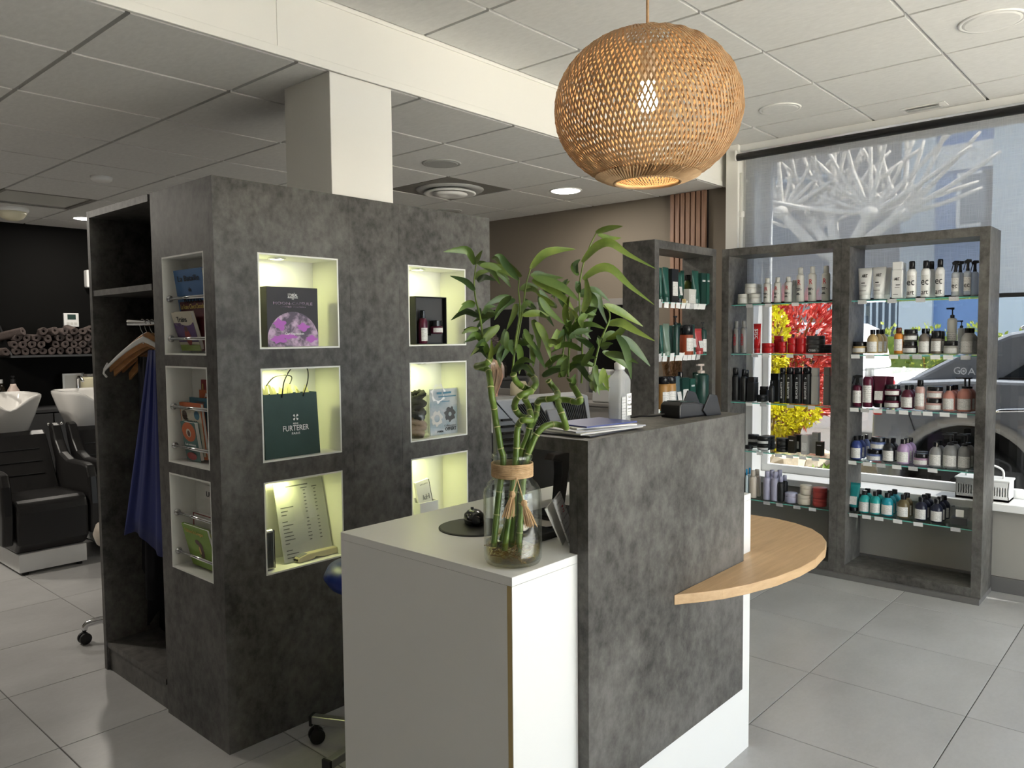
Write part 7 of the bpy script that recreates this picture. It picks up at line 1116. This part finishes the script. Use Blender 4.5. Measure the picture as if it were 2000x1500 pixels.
obj('cabin', MB().prism_x([(1.74,1.12),(1.36,1.345),(1.05,1.49),(.75,1.555),(.1,1.59),(-.45,1.55),(-1.25,1.10)], 6.44, 8.02), 'car_grey', cr, bevel=.04, segs=3)
obj('side_window', MB().prism_x([(1.08,1.175),(.74,1.43),(.45,1.49),(.05,1.50),(.05,1.175)], 6.428, 6.445), 'car_glass', cr); obj('side_window', MB().prism_x([(-.02,1.175),(-.02,1.50),(-.42,1.47),(-.98,1.175)], 6.428, 6.445), 'car_glass', cr)
obj('window_trim', MB().prism_x([(1.12,1.155),(-1.0,1.155),(-1.0,1.17),(1.10,1.172)], 6.420, 6.44), 'chrome', cr)
obj('rear_glass', MB().add([(6.60,1.70,1.155),(7.86,1.70,1.155),(7.86,1.38,1.345),(6.60,1.38,1.345)], [(0,1,2,3)]).add([(6.60,1.70,1.16),(7.86,1.70,1.16),(7.86,1.38,1.35),(6.60,1.38,1.35)], [(0,1,2,3)]), 'car_glass', cr)
obj('roof_rail', MB().tube(smooth_path([(6.56,1.0,1.52),(6.55,.8,1.59),(6.55,0,1.64),(6.55,-.4,1.60)]), .016, 8), 'chrome', cr, smooth=True)
mat('flare', (.30,.295,.28), .35, metal=.4); 
mb = MB(); A = arch(1.28,.37,.455,192,-8,24); B_ = arch(1.28,.37,.525,192,-8,24); vs = [(6.342,y,z) for y,z in A]+[(6.352,y,z) for y,z in B_]+[(6.42,y,z) for y,z in A]; n = 25
obj('wheel_arch_trim', mb.add(vs, [(k,k+1,n+k+1,n+k) for k in range(24)]+[(k,2*n+k,2*n+k+1,k+1) for k in range(24)]), 'flare', cr, smooth=True)
obj('arch_liner', MB().tube([(6.64,1.28,.37),(7.2,1.28,.37)], .452, 30), 'dark_recess', cr)
obj('tyre', MB().lathe([(.22,-.11),(.31,-.115),(.345,-.09),(.345,.09),(.31,.115),(.22,.11)], (0,0,0), 40).xf(Matrix.Translation((6.485,1.28,.33)) @ Matrix.Rotation(R(90),4,'Y')), 'tyre', cr, smooth=True)
rm = MB().tube([(6.40,1.28,.33),(6.44,1.28,.33)], .05, 14)
for k in range(5):
    a = R(90+72*k); d = Vector((0,math.cos(a),math.sin(a))); s_ = Vector((0,-d.z,d.y)); c = Vector((6.395,1.28,.33)); rm.add([c+s_*.03,c-s_*.03,c+d*.23-s_*.055,c+d*.23+s_*.055,c+s_*.03+Vector((.03,0,0)),c-s_*.03+Vector((.03,0,0)),c+d*.23-s_*.055+Vector((.03,0,0)),c+d*.23+s_*.055+Vector((.03,0,0))], [(0,1,2,3),(4,7,6,5),(0,4,5,1),(1,5,6,2),(2,6,7,3),(3,7,4,0)])
obj('rim', rm, 'rim_white', cr); obj('rim_ring', MB().lathe([(.215,-.03),(.235,-.035),(.238,.02)], (0,0,0), 36).xf(Matrix.Translation((6.425,1.28,.33)) @ Matrix.Rotation(R(90),4,'Y')), 'rim_white', cr, smooth=True)
obj('front_wheel', MB().tube([(6.38,-1.55,.33),(6.60,-1.55,.33)], .345, 30), 'tyre', cr, bevel=.03)
obj('door_handle', MB().tube(smooth_path([(6.352,1.10,.935),(6.335,1.06,.945),(6.335,.92,.955),(6.352,.88,.955)]), .016, 8), 'chrome', cr, smooth=True); obj('tail_lamp', MB().box(6.35,6.5,1.86,1.935,.86,1.0), 'tail_red', cr, bevel=.02)
obj('sill_trim', MB().prism_x([(.72,.22),(-1.0,.22),(-1.0,.33),(.74,.33)], 6.35, 6.45), 'trim_black', cr); obj('door_line', MB().prism_x([(.70,.35),(.708,.35),(.508,1.15),(.50,1.15)], 6.3565, 6.362), 'trim_black', cr); obj('rear_line', MB().prism_x([(1.615,.72),(1.621,.718),(1.735,1.05),(1.729,1.055)], 6.3565, 6.362), 'trim_black', cr)
text('G', .075, 'white_ink', cr, (6.438,1.375,1.212), (0,-1,0), (0,0,1), width=.042); text('AL', .070, 'white_ink', cr, (6.438,1.262,1.208), (0,-1,0), (0,0,1), width=.085)
mb = MB(); n = 24; vs = []
for k in range(n): a = 2*math.pi*k/n; vs += [(6.4375,1.332+.021*math.cos(a),1.212+.026*math.sin(a)),(6.4375,1.332+.013*math.cos(a),1.212+.017*math.sin(a))]
obj('lettering', mb.add(vs, [(2*k,(2*k+2)%(2*n),(2*k+3)%(2*n),2*k+1) for k in range(n)]).add([(6.437,1.332,1.212)]+[(6.437,1.332+.009*math.cos(R(90+72*k)),1.212+.011*math.sin(R(90+72*k))) for k in range(5)], [(0,1+k,1+(k+1)%5) for k in range(5)]), 'white_ink', cr)
